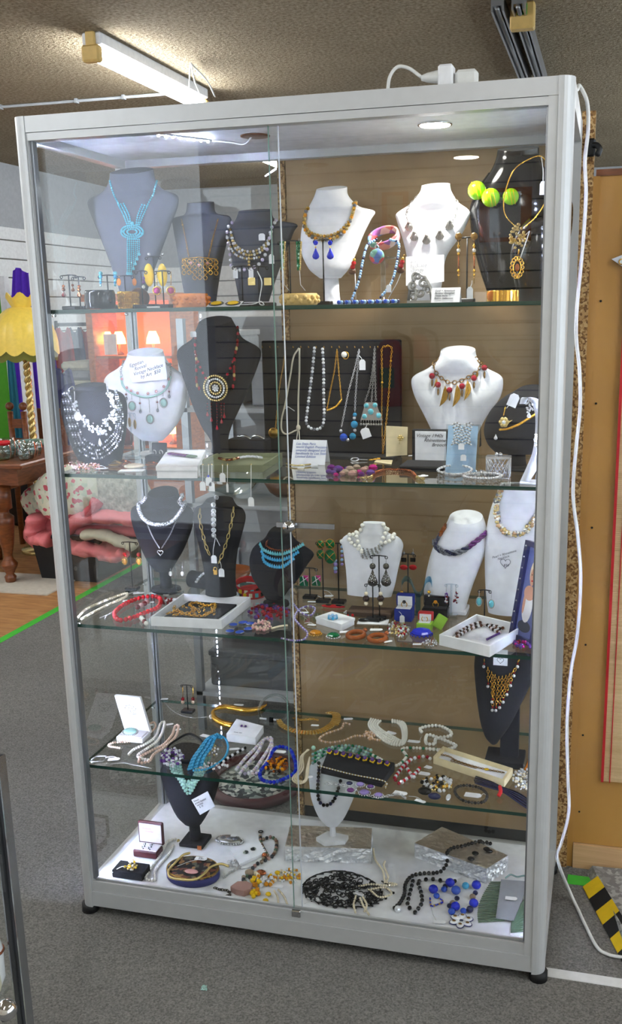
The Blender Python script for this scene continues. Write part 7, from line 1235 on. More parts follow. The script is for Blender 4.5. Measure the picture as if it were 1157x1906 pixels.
for o in (0, 7): beads(m, lay([(440 + o, 1432 + o), (456 + o, 1412 + o), (474 + o, 1394 + o * .5), (492, 1376), (505, 1374 + o), (502 + o * .4, 1390 + o), (488 + o, 1412 + o), (472 + o, 1434 + o * .6), (456, 1440)], z, 6, False, .005), .0048, 1, (0, 1, 2), False, False, 1, 7, 5)
t = Th('stud_box', 'small white box holding two purple studs', 'box'); q = [on(u, v, z + .022) for u, v in ((421, 1366), (475, 1373), (490, 1351), (440, 1338))]; quad_prism(t.part('box', 'white_card'), q, z + .0006, z + .022); c = on(454, 1352, z + .023); k = t.part('stud', 'violet'); k.sphere(c + A(-.007, 0, .001), .004, 0, 9, 6, (.8, 1.4, .6)); k2 = t.part('stud', 'violet'); k2.sphere(c + A(.004, 0, .001), .004, 0, 9, 6, (.8, 1.4, .6)); t.write('Studs 925', on(434, 1363, z + .0222), A(1, -.05, 0), A(0.05, 1, 0), .006, 'ink', None)
# gold collars
t = Th('gold_mesh_collar', 'flat gold mesh collar at the back of the fourth shelf', 'necklace'); m = t.part('mesh', 'gold'); P = lay([(494, 1314), (486, 1318), (460, 1322), (420, 1316), (398, 1322), (398, 1336), (414, 1346), (432, 1350)], z, 6, False, .004); K = crom(P, 1); V = []
for p in K: V += [p + A(0, -.012, -.002), p + A(0, .012, -.002), p + A(0, .012, .004), p + A(0, -.012, .006)]
m.add(V, [(4 * i + j, 4 * i + (j + 1) % 4, 4 * i + 4 + (j + 1) % 4, 4 * i + 4 + j) for i in range(len(K) - 1) for j in range(4)]); tag_flat(t, 444, 1312, z, 0, .03, .012)
cc = on(510, 1334, z); t = Th('crystal_bangle', 'clear acrylic bangle with a black and crystal clasp', 'bangle'); t.part('ring', 'clear_glassware').torus(cc + A(0, 0, .022), .044, .0045, (0, -.75, .66), 0, 30, 8); k = t.part('clasp', ['black', 'crystal']); k.box(cc + A(.004, -.036, .006), (.012, .006, .014), 0, None, .001)
for q in range(10): k.sphere(cc + A(-.03 + q * .004 + (.016 if q > 4 else 0), -.032, .006), .003, 1, 6, 4, sm=False)
t = Th('gold_fringe_collar', 'gold fringe collar fanned out in a crescent', 'necklace'); m = t.part('fringe', ['gold', 'pale_gold']); P = lay([(522, 1340), (530, 1350), (548, 1358), (572, 1362), (596, 1358), (614, 1346), (618, 1332), (606, 1328)], z, 8, False, .004); K = along(P, .0038); c0 = on(572, 1338, z)
for k, p in enumerate(K): d = unit((p - c0) * A(1, 1, 0)); L = .022 * (.6 + .4 * math.sin(PI * k / len(K))) * (1.4 if k > len(K) * .7 else 1); m.box(p + d * L / 2 + A(0, 0, .002), (L, .0036, .003), k % 2, np.array(Euler((.3 * (-1) ** k, 0, math.atan2(d[1], d[0]))).to_matrix()))
chain(t, lay([(545, 1336), (560, 1340), (580, 1338), (592, 1340)], z, 6, False, .003), 'gold', .007, .005, .001); tag_flat(t, 586, 1350, z, 0, .022, .01)
Y = estand('black earring stand with pearl drops at the back of the fourth shelf', 350, 1276, 1326, z, 10)
for i, u in enumerate((340, 359)): earring(('garnet and pearl drop earring, left', 'garnet and pearl drop earring, right')[i], u, 1278, Y, [('c', 2, .8, 'gold', 18), ('s', 23, 3.6, 'dark_red'), ('s', 29, 3.4, 'pink_pearl')], 'garnet and pearl drops', hook='gold')
t = Th('pearl_pendant', 'tiny pearl pendant on a fine silver chain at the back', 'necklace'); t.part('chain', 'silver').tube(crom([on(u, v, z + .002) for u, v in ((300, 1300), (320, 1322), (345, 1334), (370, 1336), (390, 1333))], 6), .0007, 0, 4); t.part('pearl', 'pearl').sphere(on(392, 1334, z + .005), .005, 0, 10, 6, (1, 1, 1.4)); tag_flat(t, 306, 1301, z, .2, .022, .01)
# cobalt necklace with amber cluster
t = strand('cobalt_necklace', 'cobalt blue chip bead necklace in a loop', 'necklace', [(484, 1436), (486, 1450), (506, 1456), (528, 1450), (548, 1438), (550, 1424), (546, 1408), (538, 1394), (518, 1390), (506, 1400), (500, 1416), (490, 1428)], z, 3.8, ['cobalt', 'blue', 'cobalt'], True, .85, None, False); tag_flat(t, 522, 1399, z, -.1, .030, .014)
t = Th('amber_cluster', 'amber bead cluster inside the cobalt loop', 'brooch'); m = t.part('beads', ['amber', 'brown', 'amber_light', 'dark_brown']); pile(m, 514, 1426, 22, 13, z, 3.4, 80, 4, 41, False)
t = Th('seed_pearl_rope', 'rope of white seed pearls looped right of the door joint', 'necklace'); m = t.part('pearls', 'ivory')
for o in (0, 4, 8): beads(m, lay([(574 - o * .3, 1396), (560 + o * .4, 1408), (556 + o, 1430), (544 + o, 1450 - o * .4), (556, 1459 - o * .7), (570 - o * .3, 1452), (574 - o * .4, 1430), (576, 1410)], z, 6, False, .004), .0026, 1, (0,), False, True, 1, 6, 4)
tag_flat(t, 576, 1446, z, .4, .016, .01)
t = strand('tan_pearl_strand', 'tan and pink pearl strand at the back of the fourth shelf', 'necklace', [(650, 1348), (640, 1346), (634, 1356), (606, 1366), (594, 1376), (612, 1382), (640, 1378), (660, 1370), (680, 1370), (694, 1366), (680, 1362), (690, 1374), (706, 1378)], z, 2.2, ['pink_pearl', 'tan_pearl']); tag_flat(t, 648, 1338, z, .2, .026, .012); pile(t.part('heaped_pearls', ['tan_pearl', 'pink_pearl']), 686, 1372, 12, 9, z, 2.2, 34, 2, 42)
t = Th('white_pearl_heap', 'heap of white pearls at the middle back of the fourth shelf', 'necklace'); m = t.part('pearls', ['pearl'])
for k in range(5): o = k * 4.4; beads(m, lay([(690 + o, 1338 + k), (686 + o * .9, 1350), (698 + o * .8, 1366 - k * 1.5), (724 + o * .5, 1384 - k * 3), (748, 1386 - k * 2), (756 - k * 2, 1370 - k * 3), (752 - k * 3, 1346), (730, 1340 + k)], z, 6, False, .004 + .0012 * (k % 3)), .0036, 1, (0,), False, True, 1, 7, 5)
tag_flat(t, 728, 1364, z, -.4, .03, .014)
t = strand('white_pearl_strand', 'loose white pearl strand beside the tall black bust', 'necklace', [(784, 1362), (782, 1356), (800, 1351), (820, 1352), (838, 1362), (836, 1370), (812, 1374), (808, 1384), (794, 1384), (792, 1374), (800, 1368), (842, 1384), (846, 1390), (826, 1396), (800, 1394)], z, 3.4, ['pearl']); tag_flat(t, 770, 1380, z, -.1, .034, .014, (784, 1372))
t = Th('grey_pearl_necklace', 'green-grey pearl necklace behind the black ramp', 'necklace'); m = t.part('pearls', ['grey_pearl', 'green', 'grey_pearl', 'mint'])
for o in (0, 8, 16): beads(m, lay([(582, 1404 + o), (606, 1394 + o * .6), (640, 1388 + o * .5), (668, 1390 + o * .7), (690, 1396 + o)], z, 6, False, .005), .0044, 1, (0, 1, 2, 3), False, True, 1, 8, 5)
m.sphere(on(583, 1392, z + .006), .006, 3, 9, 6)
t = strand('white_green_beads', 'white and green bead strand between the pearls and ramp', 'necklace', [(690, 1404), (706, 1412), (722, 1422), (740, 1424), (756, 1408), (748, 1394), (770, 1392), (800, 1394), (830, 1396)], z, 3., ['pearl', 'pearl', 'green', 'pearl'])
# black ramp
t = Th('bracelet_ramp', 'black velvet bracelet ramp with two bracelets', 'display stand'); q = [on(597, 1440, z), on(710, 1466, z), on(734, 1436, z), on(612, 1410, z)]; h = .034; m = t.part('ramp', 'black_velvet'); V = [A(p[0], p[1], z + .0006) for p in q] + [A(q[0][0], q[0][1], z + .012), A(q[1][0], q[1][1], z + .012), A(q[2][0], q[2][1], z + h * .7), A(q[3][0], q[3][1], z + h * .7)]; m.add(V, [(3, 2, 1, 0), (4, 5, 6, 7), (0, 1, 5, 4), (1, 2, 6, 5), (2, 3, 7, 6), (3, 0, 4, 7)], 0, False)
t = Th('enamel_bracelet', 'yellow enamel bracelet with violet stones on the black ramp', 'bracelet'); a, b_ = V[7] * .85 + V[4] * .15, V[6] * .85 + V[5] * .15
for k in range(9):
    p = a + (b_ - a) * (k + .3) / 9 + A(0, -.004, .004); t.part('enamel_link', 'yellow').box(p, (.012, .010, .005), 0, np.array(Euler((.4, .3 * (-1) ** k, -.2)).to_matrix()), .001); t.part('link_stone', 'violet').sphere(p + A(0, -.001, .004), .0055, 0, 9, 6)
t = Th('tennis_bracelet', 'slim crystal line bracelet along the black ramp front', 'bracelet'); beads(t.part('stones', ['crystal', 'pale_gold']), [V[4] * .9 + V[7] * .1 + A(-.008, 0, .003), V[4] * .5 + V[5] * .5 + A(0, .004, .003), V[5] * .95 + V[6] * .05 + A(.004, 0, .003), V[5] + A(.012, -.012, -.006)], .002, 1, (0, 1), False, False, 8, 6, 4)
t = Th('purple_stone_bracelet', 'silver bracelet with oval lilac stones at the shelf front', 'bracelet'); links(t.part('chain', 'silver'), lay([(604, 1458), (640, 1462), (660, 1470), (700, 1484), (740, 1478), (755, 1486)], z, 6, False, .003), .008, .006, .001, 0, False, 1)
for (u, v, r, mt) in ((652, 1474, 7, 'purple'), (678, 1478, 9, 'lilac'), (704, 1483, 7.5, 'lilac'), (650, 1461, 6, 'navy'), (670, 1463, 7, 'lilac'), (689, 1467, 6, 'violet')):
    p = on(u, v, z); s = mpp(p); t.part('stone', mt).sphere(p + A(0, 0, .005), r * s, 0, 12, 7, (1.05, .95, .5)); k = t.part('stone_rim', 'crystal')
    for q in range(14): a = 2 * PI * q / 14; k.sphere(p + A(1.25 * r * s * math.cos(a), 1.2 * r * s * math.sin(a), .003), .0016, 0, 6, 4, sm=False)
tag_flat(t, 745, 1476, z, -.2, .034, .016); tag_flat(t, 782, 1491, z, -.4, .028, .010, (760, 1482))
t = Th('red_crystal_necklace', 'red and clear crystal necklace in a triangle', 'necklace'); m = t.part('stones', ['ruby', 'crystal', 'red', 'crystal'])
for q in ([(734, 1448), (742, 1436), (752, 1424), (764, 1414)], [(742, 1458), (756, 1450), (770, 1442), (780, 1430)], [(736, 1452), (748, 1456)], [(756, 1428), (764, 1440), (770, 1446)], [(764, 1412), (790, 1408), (800, 1412)]): beads(m, lay(q, z, 6, False, .005), .0048, 1, (0, 1, 2, 3), False, False, 1, 7, 5)
tag_flat(t, 797, 1428, z, -.4, .020, .014); tag_flat(t, 790, 1440, z, -.2, .028, .016)
t = Th('gold_black_brooch', 'gold and black jewelled brooch with crystal drops', 'brooch'); m = t.part('stones', ['black', 'pale_gold', 'gold', 'crystal']); pile(m, 812, 1462, 30, 14, z, 3.6, 70, 4, 51, False, 2); k = t.part('dark_stone', 'black'); k.sphere(on(790, 1472, z + .010), .014, 0, 10, 7, (1.2, 1, .6)); k2 = t.part('dark_stone', 'navy'); k2.sphere(on(808, 1482, z + .010), .013, 0, 10, 7, (1.2, .8, .6)); d = t.part('crystal_drop', 'crystal'); d.sphere(on(834, 1484, z + .006), .010, 0, 8, 6, (.6, 1.6, .4), None, False)
t = Th('cream_gift_box', 'long cream box with a fine bracelet on white', 'box'); tray(t, [(806, 1408), (938, 1452), (954, 1430), (824, 1389)], z, .020, .005, 'cream_card', 'white_card', 'box', fl=.008)
t = Th('fine_bracelet', 'antique filigree bracelet with yellow dot in the cream box', 'bracelet'); m = t.part('links', 'bronze'); links(m, lay([(818, 1404), (836, 1408), (850, 1416), (880, 1426), (905, 1432), (938, 1438)], z + .011, 6), .006, .004, .0009, 0, False, 1); 
for k in range(8): m.torus(on(842 + k * 6, 1416 + k * 1.7, z + .011), .005, .0012, (0, 0, 1), 0, 10, 4)
t.part('yellow_dot', 'yellow').lathe(on(905, 1432, z + .012), [(.006, 0), (.006, .001)], 0, 14)
b = bust('tall black bust on a square base with gold chain fringe', [(1218, 884, 1006, .03, .02), (1245, 882, 998, .034), (1275, 884, 985, .036), (1310, 888, 968, .036), (1345, 894, 950, .034), (1368, 902, 934, .03), (1380, 912, 926, .02)], .26, 'black_velvet', z, .0, ('block', .048, .042, .018, at(940, 1385, .28)[0], .285))
b.t.part('stem', 'black_velvet').bx(at(932, 1330, .28)[0], at(966, 1330, .28)[0], .272, .30, z + .018, at(940, 1300, .28)[2])
t = Th('chain_fringe_necklace', 'gold chain fringe necklace tipped with grey beads', 'necklace'); m = t.part('chains', 'gold'); g = t.part('tip_beads', 'silver'); gd = t.part('dark_beads', 'dark_red'); n_ = 11
for k in range(n_):
    f = k / (n_ - 1); u0 = 902 + f * 66; v0 = 1226 + 34 * math.sin(PI * f) ** .7 * (1 if f < .5 else .95) - f * 2; e = 1244 + (66 * (1 - abs(f - .32) / .68) if f > .32 else 66 * (.3 + .7 * f / .32)); u1 = 897 + f * 74 + (5 if f < .3 else (-8 * f))
    e = 1232 + 82 * (math.sin(PI * min(1, f / .34 * .5)) if f < .34 else math.cos(PI / 2 * (f - .34) / .66) ** 1.1); links(m, drape(b, [(u0, v0), ((u0 + u1) / 2, (v0 + e) / 2), (u1, e)], .003), .0085, .006, .0011, 0, False, 1); gd.sphere(dp(b, u1, e + 3, .004), .003, 0, 7, 5); g.sphere(dp(b, u1 - .5, e + 8, .005), .0042, 0, 9, 6)
t = Th('price_card', 'small white card with inked heart on the tall black bust', 'card'); c = at(931, 1224, .215); m = t.part('sheet', 'white_card'); m.box(c, (.034, .001, .040), 0, None); hh_ = t.part('inked_heart', 'ink', under=m); hh_.tube([c + A(.0005 * 16 * math.sin(a) ** 3, -.001, -.007 + .0005 * (13 * math.cos(a) - 5 * math.cos(2 * a) - 2 * math.cos(3 * a) - math.cos(4 * a))) for a in np.linspace(0, 2 * PI, 25)[:-1]], .0005, 0, 4, True)
t = strand('black_bracelet', 'black bead bracelet with an oval tag at the shelf front', 'bracelet', [(846, 1474), (852, 1464), (872, 1462), (895, 1468), (906, 1480), (900, 1492), (880, 1494), (858, 1488)], z, 3., ['black', 'marcasite'], True, .95); tag_flat(t, 880, 1480, z, -.1, .040, .020, (904, 1480))
t = Th('tassel_bundle', 'bundle of long black tassels tied with a red band', 'necklace'); m = t.part('strands', ['black_matte', 'black', 'navy'])
for k in range(12): o = k - 6; m.tube(crom([on(882 + abs(o) * .5, 1452 + o * 1.1, z + .006), on(915, 1462 + o * 1.0, z + .007 + .001 * (k % 3)), on(935, 1470 + o * .7, z + .007 + .001 * (k % 3)), on(965, 1486 + o * 1.6, z + .006), on(990, 1503 + o * 1.6, z + .005)], 5), .0022, k % 3, 5)
t.part('red_band', 'red_cloth').tube(crom([on(930, 1464, z + .012), on(931, 1474, z + .013), on(927, 1482, z + .006)], 5), .0045, 0, 7); tag_flat(t, 905, 1458, z, .2, .02, .007, (936, 1462))
t = Th('silver_chain_heap', 'silver bead chain heap with an orange cord at the shelf end', 'necklace'); m = t.part('beads', ['crystal', 'silver', 'ivory']); pile(m, 974, 1450, 20, 24, z, 2.6, 110, 3, 61, False); t.part('orange_cord', 'orange').tube(crom([on(995, 1372, z + .003), on(986, 1386, z + .004), on(985, 1410, z + .004), on(977, 1432, z + .006), on(982, 1420, z + .005)], 6), .003, 0, 6); t.part('dark_bead', 'dark_brown').sphere(on(968, 1422, z + .006), .008, 0, 10, 7)

# ------------------------------------------------------------------ the showcase floor
z = ZF
b = bust('black bust with mint beads standing on the showcase floor', [(1398, 316, 380, .032, .03), (1412, 313, 386, .034, .03), (1430, 302, 400, .028), (1442, 299, 408, .026), (1460, 304, 405, .032), (1490, 316, 396), (1515, 330, 384), (1532, 344, 374, .02)], .27, 'black_velvet', z, .012, ('block', .036, .034, .012), stem=.015)
b.t.part('wood_plaque', 'amber_wood').box((at(367, 1550, .235)[0], .243, z + .0075), (.012, .002, .012), 0, None)
t = Th('mint_bead_necklace', 'mint green bead bib on the floor-standing black bust', 'necklace'); m = t.part('beads', ['mint', 'pale_aqua'])
for k in range(5): o = k * 8.5; beads(m, drape(b, [(318 + o * .55, 1412 + k * 2), (322 + o * .6, 1432 + k * 3), (334 + o * .5, 1448 + k * 5 - o * .15), (352, 1476 - o * .75), (368 - o * .4, 1452 + k * 2), (382 - o * .5, 1432), (386 - o * .5, 1412)], .006), .0046, 1, (0, 1), False, True, 1, 8, 6)
t = Th('price_card', 'tilted white card with ink writing on the floor-standing bust', 'card'); yy = dp(b, 376, 1495, .0)[1] - .012; m = t.part('sheet', 'white_card'); q = [at(u, v, yy) for u, v in ((372, 1517), (400, 1501), (386, 1473), (356, 1489))]; m.add(q + [p + A(0, .001, 0) for p in q], [(0, 1, 2, 3), (7, 6, 5, 4), (0, 4, 5, 1), (1, 5, 6, 2), (2, 6, 7, 3), (3, 7, 4, 0)], 0, False); ex = unit(q[2] - q[3]); ey = unit(q[3] - q[0]); t.write('Sweet\ngreen button\n necklet\n   $ 35', q[3] + ex * .004 - ey * .009 + A(0, -.0008, 0), ex, ey, .0075, 'ink', m, .2)
t = Th('flower_brooch_box', 'black block with a gold and white flower spray', 'brooch'); Y = baseY(238, 1638, z); x0, x1 = at(209, 1638, Y)[0], at(264, 1632, Y)[0]; t.part('block', 'black_velvet').bx(x0, x1, Y, Y + .05, z + .0006, z + .024, 0, .002); m = t.part('flower', ['pale_gold', 'pearl', 'yellow']); c = A((x0 + x1) / 2 + .006, Y + .018, z + .028); rnd = random.Random(6)
for k in range(30): a = rnd.uniform(0, 2 * PI); r_ = rnd.uniform(.003, .018); m.sphere(c + A(r_ * math.cos(a), r_ * math.sin(a) * .8, .006 + .006 * math.sin(a)), .0036, rnd.randrange(3), 7, 5, (1, 1, .7))
t.part('stem', 'string').tube(crom([c + A(-.01, 0, .002), c + A(-.03, -.008, .0), A(x0 - .004, Y - .004, z + .012)], 5), .001, 0, 4)
t = Th('ring_box', 'burgundy hinged box with marcasite earrings on satin', 'box'); Y = baseY(268, 1598, z); x0, x1 = at(248, 1598, Y)[0], at(292, 1598, Y)[0]; zt = at(264, 1530, Y + .04)[2]; t.part('box_base', 'burgundy').bx(x0, x1, Y, Y + .042, z + .0006, z + .022, 0, .003); t.part('cushion', 'satin').bx(x0 + .003, x1 - .003, Y + .003, Y + .04, z + .022, z + .025, 0, .001); l = t.part('lid', 'burgundy'); l.bx(x0 - .003, x1, Y + .043, Y + .055, z + .018, zt, 0, .003); l2 = t.part('lid_satin', 'satin', under=l); l2.bx(x0 + .002, x1 - .004, Y + .0415, Y + .0429, z + .026, zt - .005); t.write('Robson\n   jeweller', (x0 + .012, Y + .0412, zt - .022), XAX, ZAX, .0085, 'rose', l, .2); k = t.part('earrings', ['marcasite', 'crystal'])
for dx in (-.011, .009):
    for q in range(14): k.sphere(A((x0 + x1) / 2 + dx + .004 * math.cos(q * .9), Y + .006 + q * .002, z + .027), .0022, q % 2, 6, 4, sm=False)
t = strand('pearl_strand', 'white pearl strand on the showcase floor by the burgundy box', 'necklace', [(326, 1562), (312, 1566), (304, 1580), (296, 1596), (284, 1610), (274, 1626), (272, 1636), (288, 1638), (288, 1622), (300, 1606), (314, 1590), (322, 1574)], z, 2.8, ['pearl']); tag_flat(t, 336, 1568, z, .3, .016, .012); t.part('clasp', 'pale_gold').sphere(on(332, 1565, z + .004), .005, 0, 8, 5)
# oval tin
t = Th('oval_box', 'oval embroidered box with dark purple velvet side', 'box'); c = on(359, 1632, z); rx, ry = .073, .055; c = A(c[0], baseY(359, 1655, z) + ry, z); t.part('box_side', 'indigo').lathe(c + A(0, 0, .0006), [(rx * .97, 0), (rx, .003), (rx, .022)], 0, 36, None, (1, ry / rx)); t.part('lid', 'embroidered').lathe(c + A(0, 0, .0226), [(rx * 1.0, 0), (rx * .99, .004), (rx * .9, .006)], 0, 36, None, (1, ry / rx)); t.part('gold_rim', 'antique_gold').torus(c + A(0, 0, .026), 1, .0022, (0, 0, 1), 0, 40, 6, (rx * .96, ry * .96), XAX)
ZL = z + .0295
t = Th('gold_snake_chain', 'thick gold snake chain draped over the oval box with a tag', 'necklace'); P = lay([(352, 1588), (340, 1592), (326, 1606), (314, 1620), (316, 1632), (336, 1637), (362, 1637), (378, 1628), (392, 1614), (410, 1608), (424, 1612)], ZL, 6, False, .003); m = t.part('chain', 'pale_gold')
for k, p in enumerate(along(P, .0026)): m.sphere(p, .0035, 0, 8, 5)
mt_ = tag_flat(t, 374, 1598, ZL, 0, .034, .015, (330, 1612)); p = on(374, 1598, ZL + .004); t.write('King\n $ 200', p + A(-.008, .001, .0008), A(1, .04, 0), A(-.04, 1, 0), .006, 'ink', mt_)
t = Th('cameo_plaque', 'pink carved plaque lying on the oval box lid', 'brooch'); t.part('plaque', 'rose').sphere(on(356, 1622, ZL + .002), .015, 0, 14, 8, (1.3, .7, .25))
t = Th('silver_brooch', 'oval silver brooch with grey cabochons', 'brooch'); p = on(427, 1566, z); t.part('plate', 'dull_silver').lathe(p + A(0, 0, .002), [(.036, 0), (.036, .006), (.03, .009)], 0, 26, None, (1, .55)); k = t.part('rim_beads', 'silver')
for q in range(30): a = 2 * PI * q / 30; k.sphere(p + A(.040 * math.cos(a), .022 * math.sin(a), .004), .0032, 0, 7, 5)
for dx in (-.018, 0, .018): t.part('cabochon', 'smoke_crystal').sphere(p + A(dx, -.002, .011), .0085, 0, 12, 7, (1, .9, .45))
tag_flat(t, 435, 1555, z + .012, .1, .018, .012)
t = Th('stud_card', 'white card with two round picture studs', 'earrings'); q = [on(u, v, z + .012) for u, v in ((446, 1606), (496, 1584), (480, 1560), (428, 1580))]; quad_prism(t.part('card', 'white_card'), q, z + .0006, z + .009)
for u, v in ((457, 1586), (471, 1580)): k = t.part('stud', 'mosaic'); k.sphere(on(u, v, z + .0105), .008, 0, 14, 8, (1, 1, .4))
t = Th('stone_bead_necklace', 'mixed brown stone bead necklace with a carnelian', 'necklace'); m = t.part('beads', ['stone', 'dark_box', 'pinkstone', 'sage', 'brown'])
for q in ([(484, 1556), (486, 1570), (494, 1586), (498, 1594), (490, 1598)], [(490, 1562), (504, 1558), (514, 1566), (512, 1584), (506, 1594)]): beads(m, lay(q, z, 6, False, .005), .0052, 1, (0, 1, 2, 3, 0, 4), False, True, 1, 8, 5)
beads(m, lay([(506, 1594), (492, 1602), (478, 1608), (470, 1616)], z, 6, False, .005), .0056, 1.1, (1, 2, 1, 0), False, True, 1, 8, 5); t.part('carnelian', 'copper').sphere(on(492, 1592, z + .006), .008, 0, 9, 6); t.part('loop', 'black_matte').torus(on(485, 1548, z + .003), .006, .0016, (0, 0, 1))
t.part('rock', 'stone').sphere(on(464, 1624, z + .009), .012, 0, 8, 6, (1.1, 1, .7), None, False); t.part('rock', 'copper').sphere(on(486, 1624, z + .008), .012, 0, 8, 6, (1.2, .8, .6), None, False)
t = Th('charm_bracelet', 'silver charm chain running from the oval box', 'bracelet'); links(t.part('chain', 'silver'), lay([(420, 1612), (436, 1608), (448, 1614), (430, 1622), (416, 1634)], z, 6, False, .003), .006, .0045, .001, 0, False, 1); pile(t.part('charms', ['silver', 'crystal']), 434, 1610, 12, 7, z, 2.6, 20, 2, 71, False); tag_flat(t, 456, 1614, z, .5, .022, .010)
t = Th('black_charm_bracelet', 'dark metal charm bracelet at the front edge', 'bracelet'); links(t.part('chain', 'marcasite'), lay([(398, 1652), (410, 1656), (424, 1658), (428, 1666), (420, 1668)], z, 6, False, .003), .009, .007, .0015, 0, False, 1)
t = Th('rose_quartz_pendant', 'rough rose quartz pendant slab with stone beads', 'pendant'); m = t.part('slab', 'pinkstone'); c = on(450, 1660, z); m.prism([(-.028, -.008), (-.01, -.018), (.014, -.020), (.026, -.006), (.024, .016), (.004, .024), (-.018, .018)], c + A(0, 0, .009), XAX, A(0, 1, 0), .016); k = t.part('beads', ['sage', 'dark_box', 'stone']); beads(k, lay([(456, 1642), (452, 1634), (462, 1630), (468, 1638)], z, 6, False, .005), .006, 1, (0, 1, 2), False, True, 1, 8, 5)
t = Th('yellow_bead_necklace', 'yellow glass and pearl necklace at the front edge', 'necklace'); m = t.part('glass_beads', ['yellow', 'amber_light', 'crystal', 'ivory']); pile(m, 490, 1638, 26, 14, z, 4, 40, 4, 81, False); pile(m, 474, 1660, 8, 14, z, 4.4, 14, 2, 82, False); pile(m, 538, 1632, 22, 14, z, 2.8, 70, 4, 83); 
for (u, v) in ((499, 1664), (494, 1676), (516, 1624)): m.sphere(on(u, v, z + .006), .007, 0, 9, 6, (1.1, 1, .7))
beads(m, lay([(510, 1658), (516, 1668), (518, 1682)], z, 6, False, .003), .0028, 1, (3,), False, True, 1, 7, 5); beads(m, lay([(518, 1656), (528, 1668), (535, 1684)], z, 6, False, .003), .0028, 1, (3,), False, True, 1, 7, 5); tag_flat(t, 516, 1649, z, 0, .032, .014)
# foil parcels
def foil(label, px, h, seed):
    t = Th('foil_block', label, 'block', 'foil wrapped blocks'); q = [on(u, v, z + h) for u, v in px]; rnd = random.Random(seed); m = t.part('wrapper', ['foil', 'foil_top']); N = 12; V = []; F = []
    def P(a, b): return q[0] * (1 - a) * (1 - b) + q[1] * a * (1 - b) + q[2] * a * b + q[3] * (1 - a) * b
    for i in range(N + 1):
        for j in range(N + 1): p = P(i / N, j / N); V.append(A(p[0], p[1], z + h + rnd.uniform(-.0006, .0006)))
    F = [(i * (N + 1) + j, (i + 1) * (N + 1) + j, (i + 1) * (N + 1) + j + 1, i * (N + 1) + j + 1) for i in range(N) for j in range(N)]; m.add(V, F, 1, False)
    for e in range(4):
        a, b = q[e], q[(e + 1) % 4]; n = unit(np.cross(b - a, A(0, 0, 1))); V = []; K = 18; Rr = 6
        for i in range(K + 1):
            for j in range(Rr + 1): p = a + (b - a) * i / K; w_ = 0 if j == Rr or i in (0, K) else rnd.uniform(-.0035, .0035); V.append(A(p[0], p[1], z + .0006 + (h - .0006) * j / Rr) + n * w_)
        m.add(V, [(i * (Rr + 1) + j, (i + 1) * (Rr + 1) + j, (i + 1) * (Rr + 1) + j + 1, i * (Rr + 1) + j + 1) for i in range(K) for j in range(Rr)], 0, False)
    m.add([A(p[0], p[1], z + .0006) for p in q], [(3, 2, 1, 0)], 0, False)
    return q
foil('foil-wrapped block carrying the white bust', [(530, 1575), (690, 1580), (692, 1541), (540, 1536)], .045, 1)
FQ = foil('foil-wrapped block with black beads draped over it', [(771, 1569), (905, 1617), (945, 1592), (822, 1539)], .045, 2); zb2 = z + .045
b = bust('slim white bust with black beads standing on the foil block', [(1404, 596, 640, .026, .024), (1414, 590, 648, .028, .02), (1428, 578, 668, .022), (1440, 574, 672, .022), (1462, 576, 664, .026), (1490, 580, 654, .026), (1520, 592, 640, .02), (1536, 606, 628, .012)], .30, 'white_leather', z + .045, .008, None, stem=.008)
b.t.part('base', 'white_paint').prism([(-.042, -.01), (-.012, -.032), (.04, -.01), (.042, .02), (-.02, .03)], A(at(617, 1550, .30)[0], .30, z + .045 + .0065), XAX, A(0, 1, 0), .011)
t = Th('black_bead_string', 'black faceted bead string on the slim white bust', 'necklace'); m = t.part('beads', ['black', 'navy']); beads(m, drape(b, [(596, 1420), (594, 1445), (593, 1470), (596, 1490), (606, 1497), (618, 1492), (626, 1478), (634, 1452)], .006), .0052, 1, (0, 0, 1), False, False, 1, 8, 6)
# black net
t = Th('black_net_scarf', 'black crochet net scarf spread on the showcase floor', 'scarf'); m = t.part('net', ['black_matte', 'black']); rnd = random.Random(11)
def inscarf(a, b): 
    th_ = a; return 636 + math.cos(th_) * b * (75 if math.cos(th_) < 0 else 78), 1655 + math.sin(th_) * b * 34 + (12 * math.cos(th_) * b if math.cos(th_) > 0 else 0)
for k in range(150):
    a = rnd.uniform(0, 2 * PI); b_ = math.sqrt(rnd.random()) * .92; u, v = inscarf(a, b_); p = on(u, v, z + .004 + .008 * (1 - b_) * rnd.random()); rr = rnd.uniform(.005, .009); m.torus(p, rr, .0017, (rnd.uniform(-.35, .35), rnd.uniform(-.35, .35), 1), 0, 9, 4, (1, rnd.uniform(.7, 1.2)))
for k in range(26): a = 2 * PI * k / 26; u, v = inscarf(a, 1.); u2, v2 = inscarf(a + .35, .95); m.tube(crom([on(u, v, z + .003), on((u + u2) / 2, (v + v2) / 2 - 2, z + .006), on(u2, v2, z + .003)], 4), .002, 1, 5)
for (u, v) in ((700, 1676), (718, 1672), (732, 1662), (690, 1680), (724, 1648)): m.tube([on(u - 14, v - 8, z + .004), on(u, v, z + .004)], .0022, 0, 5); m.sphere(on(u, v, z + .004), .0034, 1, 8, 5)
tag_flat(t, 584, 1673, z, -.3, .034, .014, (566, 1682))
t = Th('pearl_rope', 'rope of ivory pearls tumbling over the black net', 'necklace'); m = t.part('pearls', 'ivory')
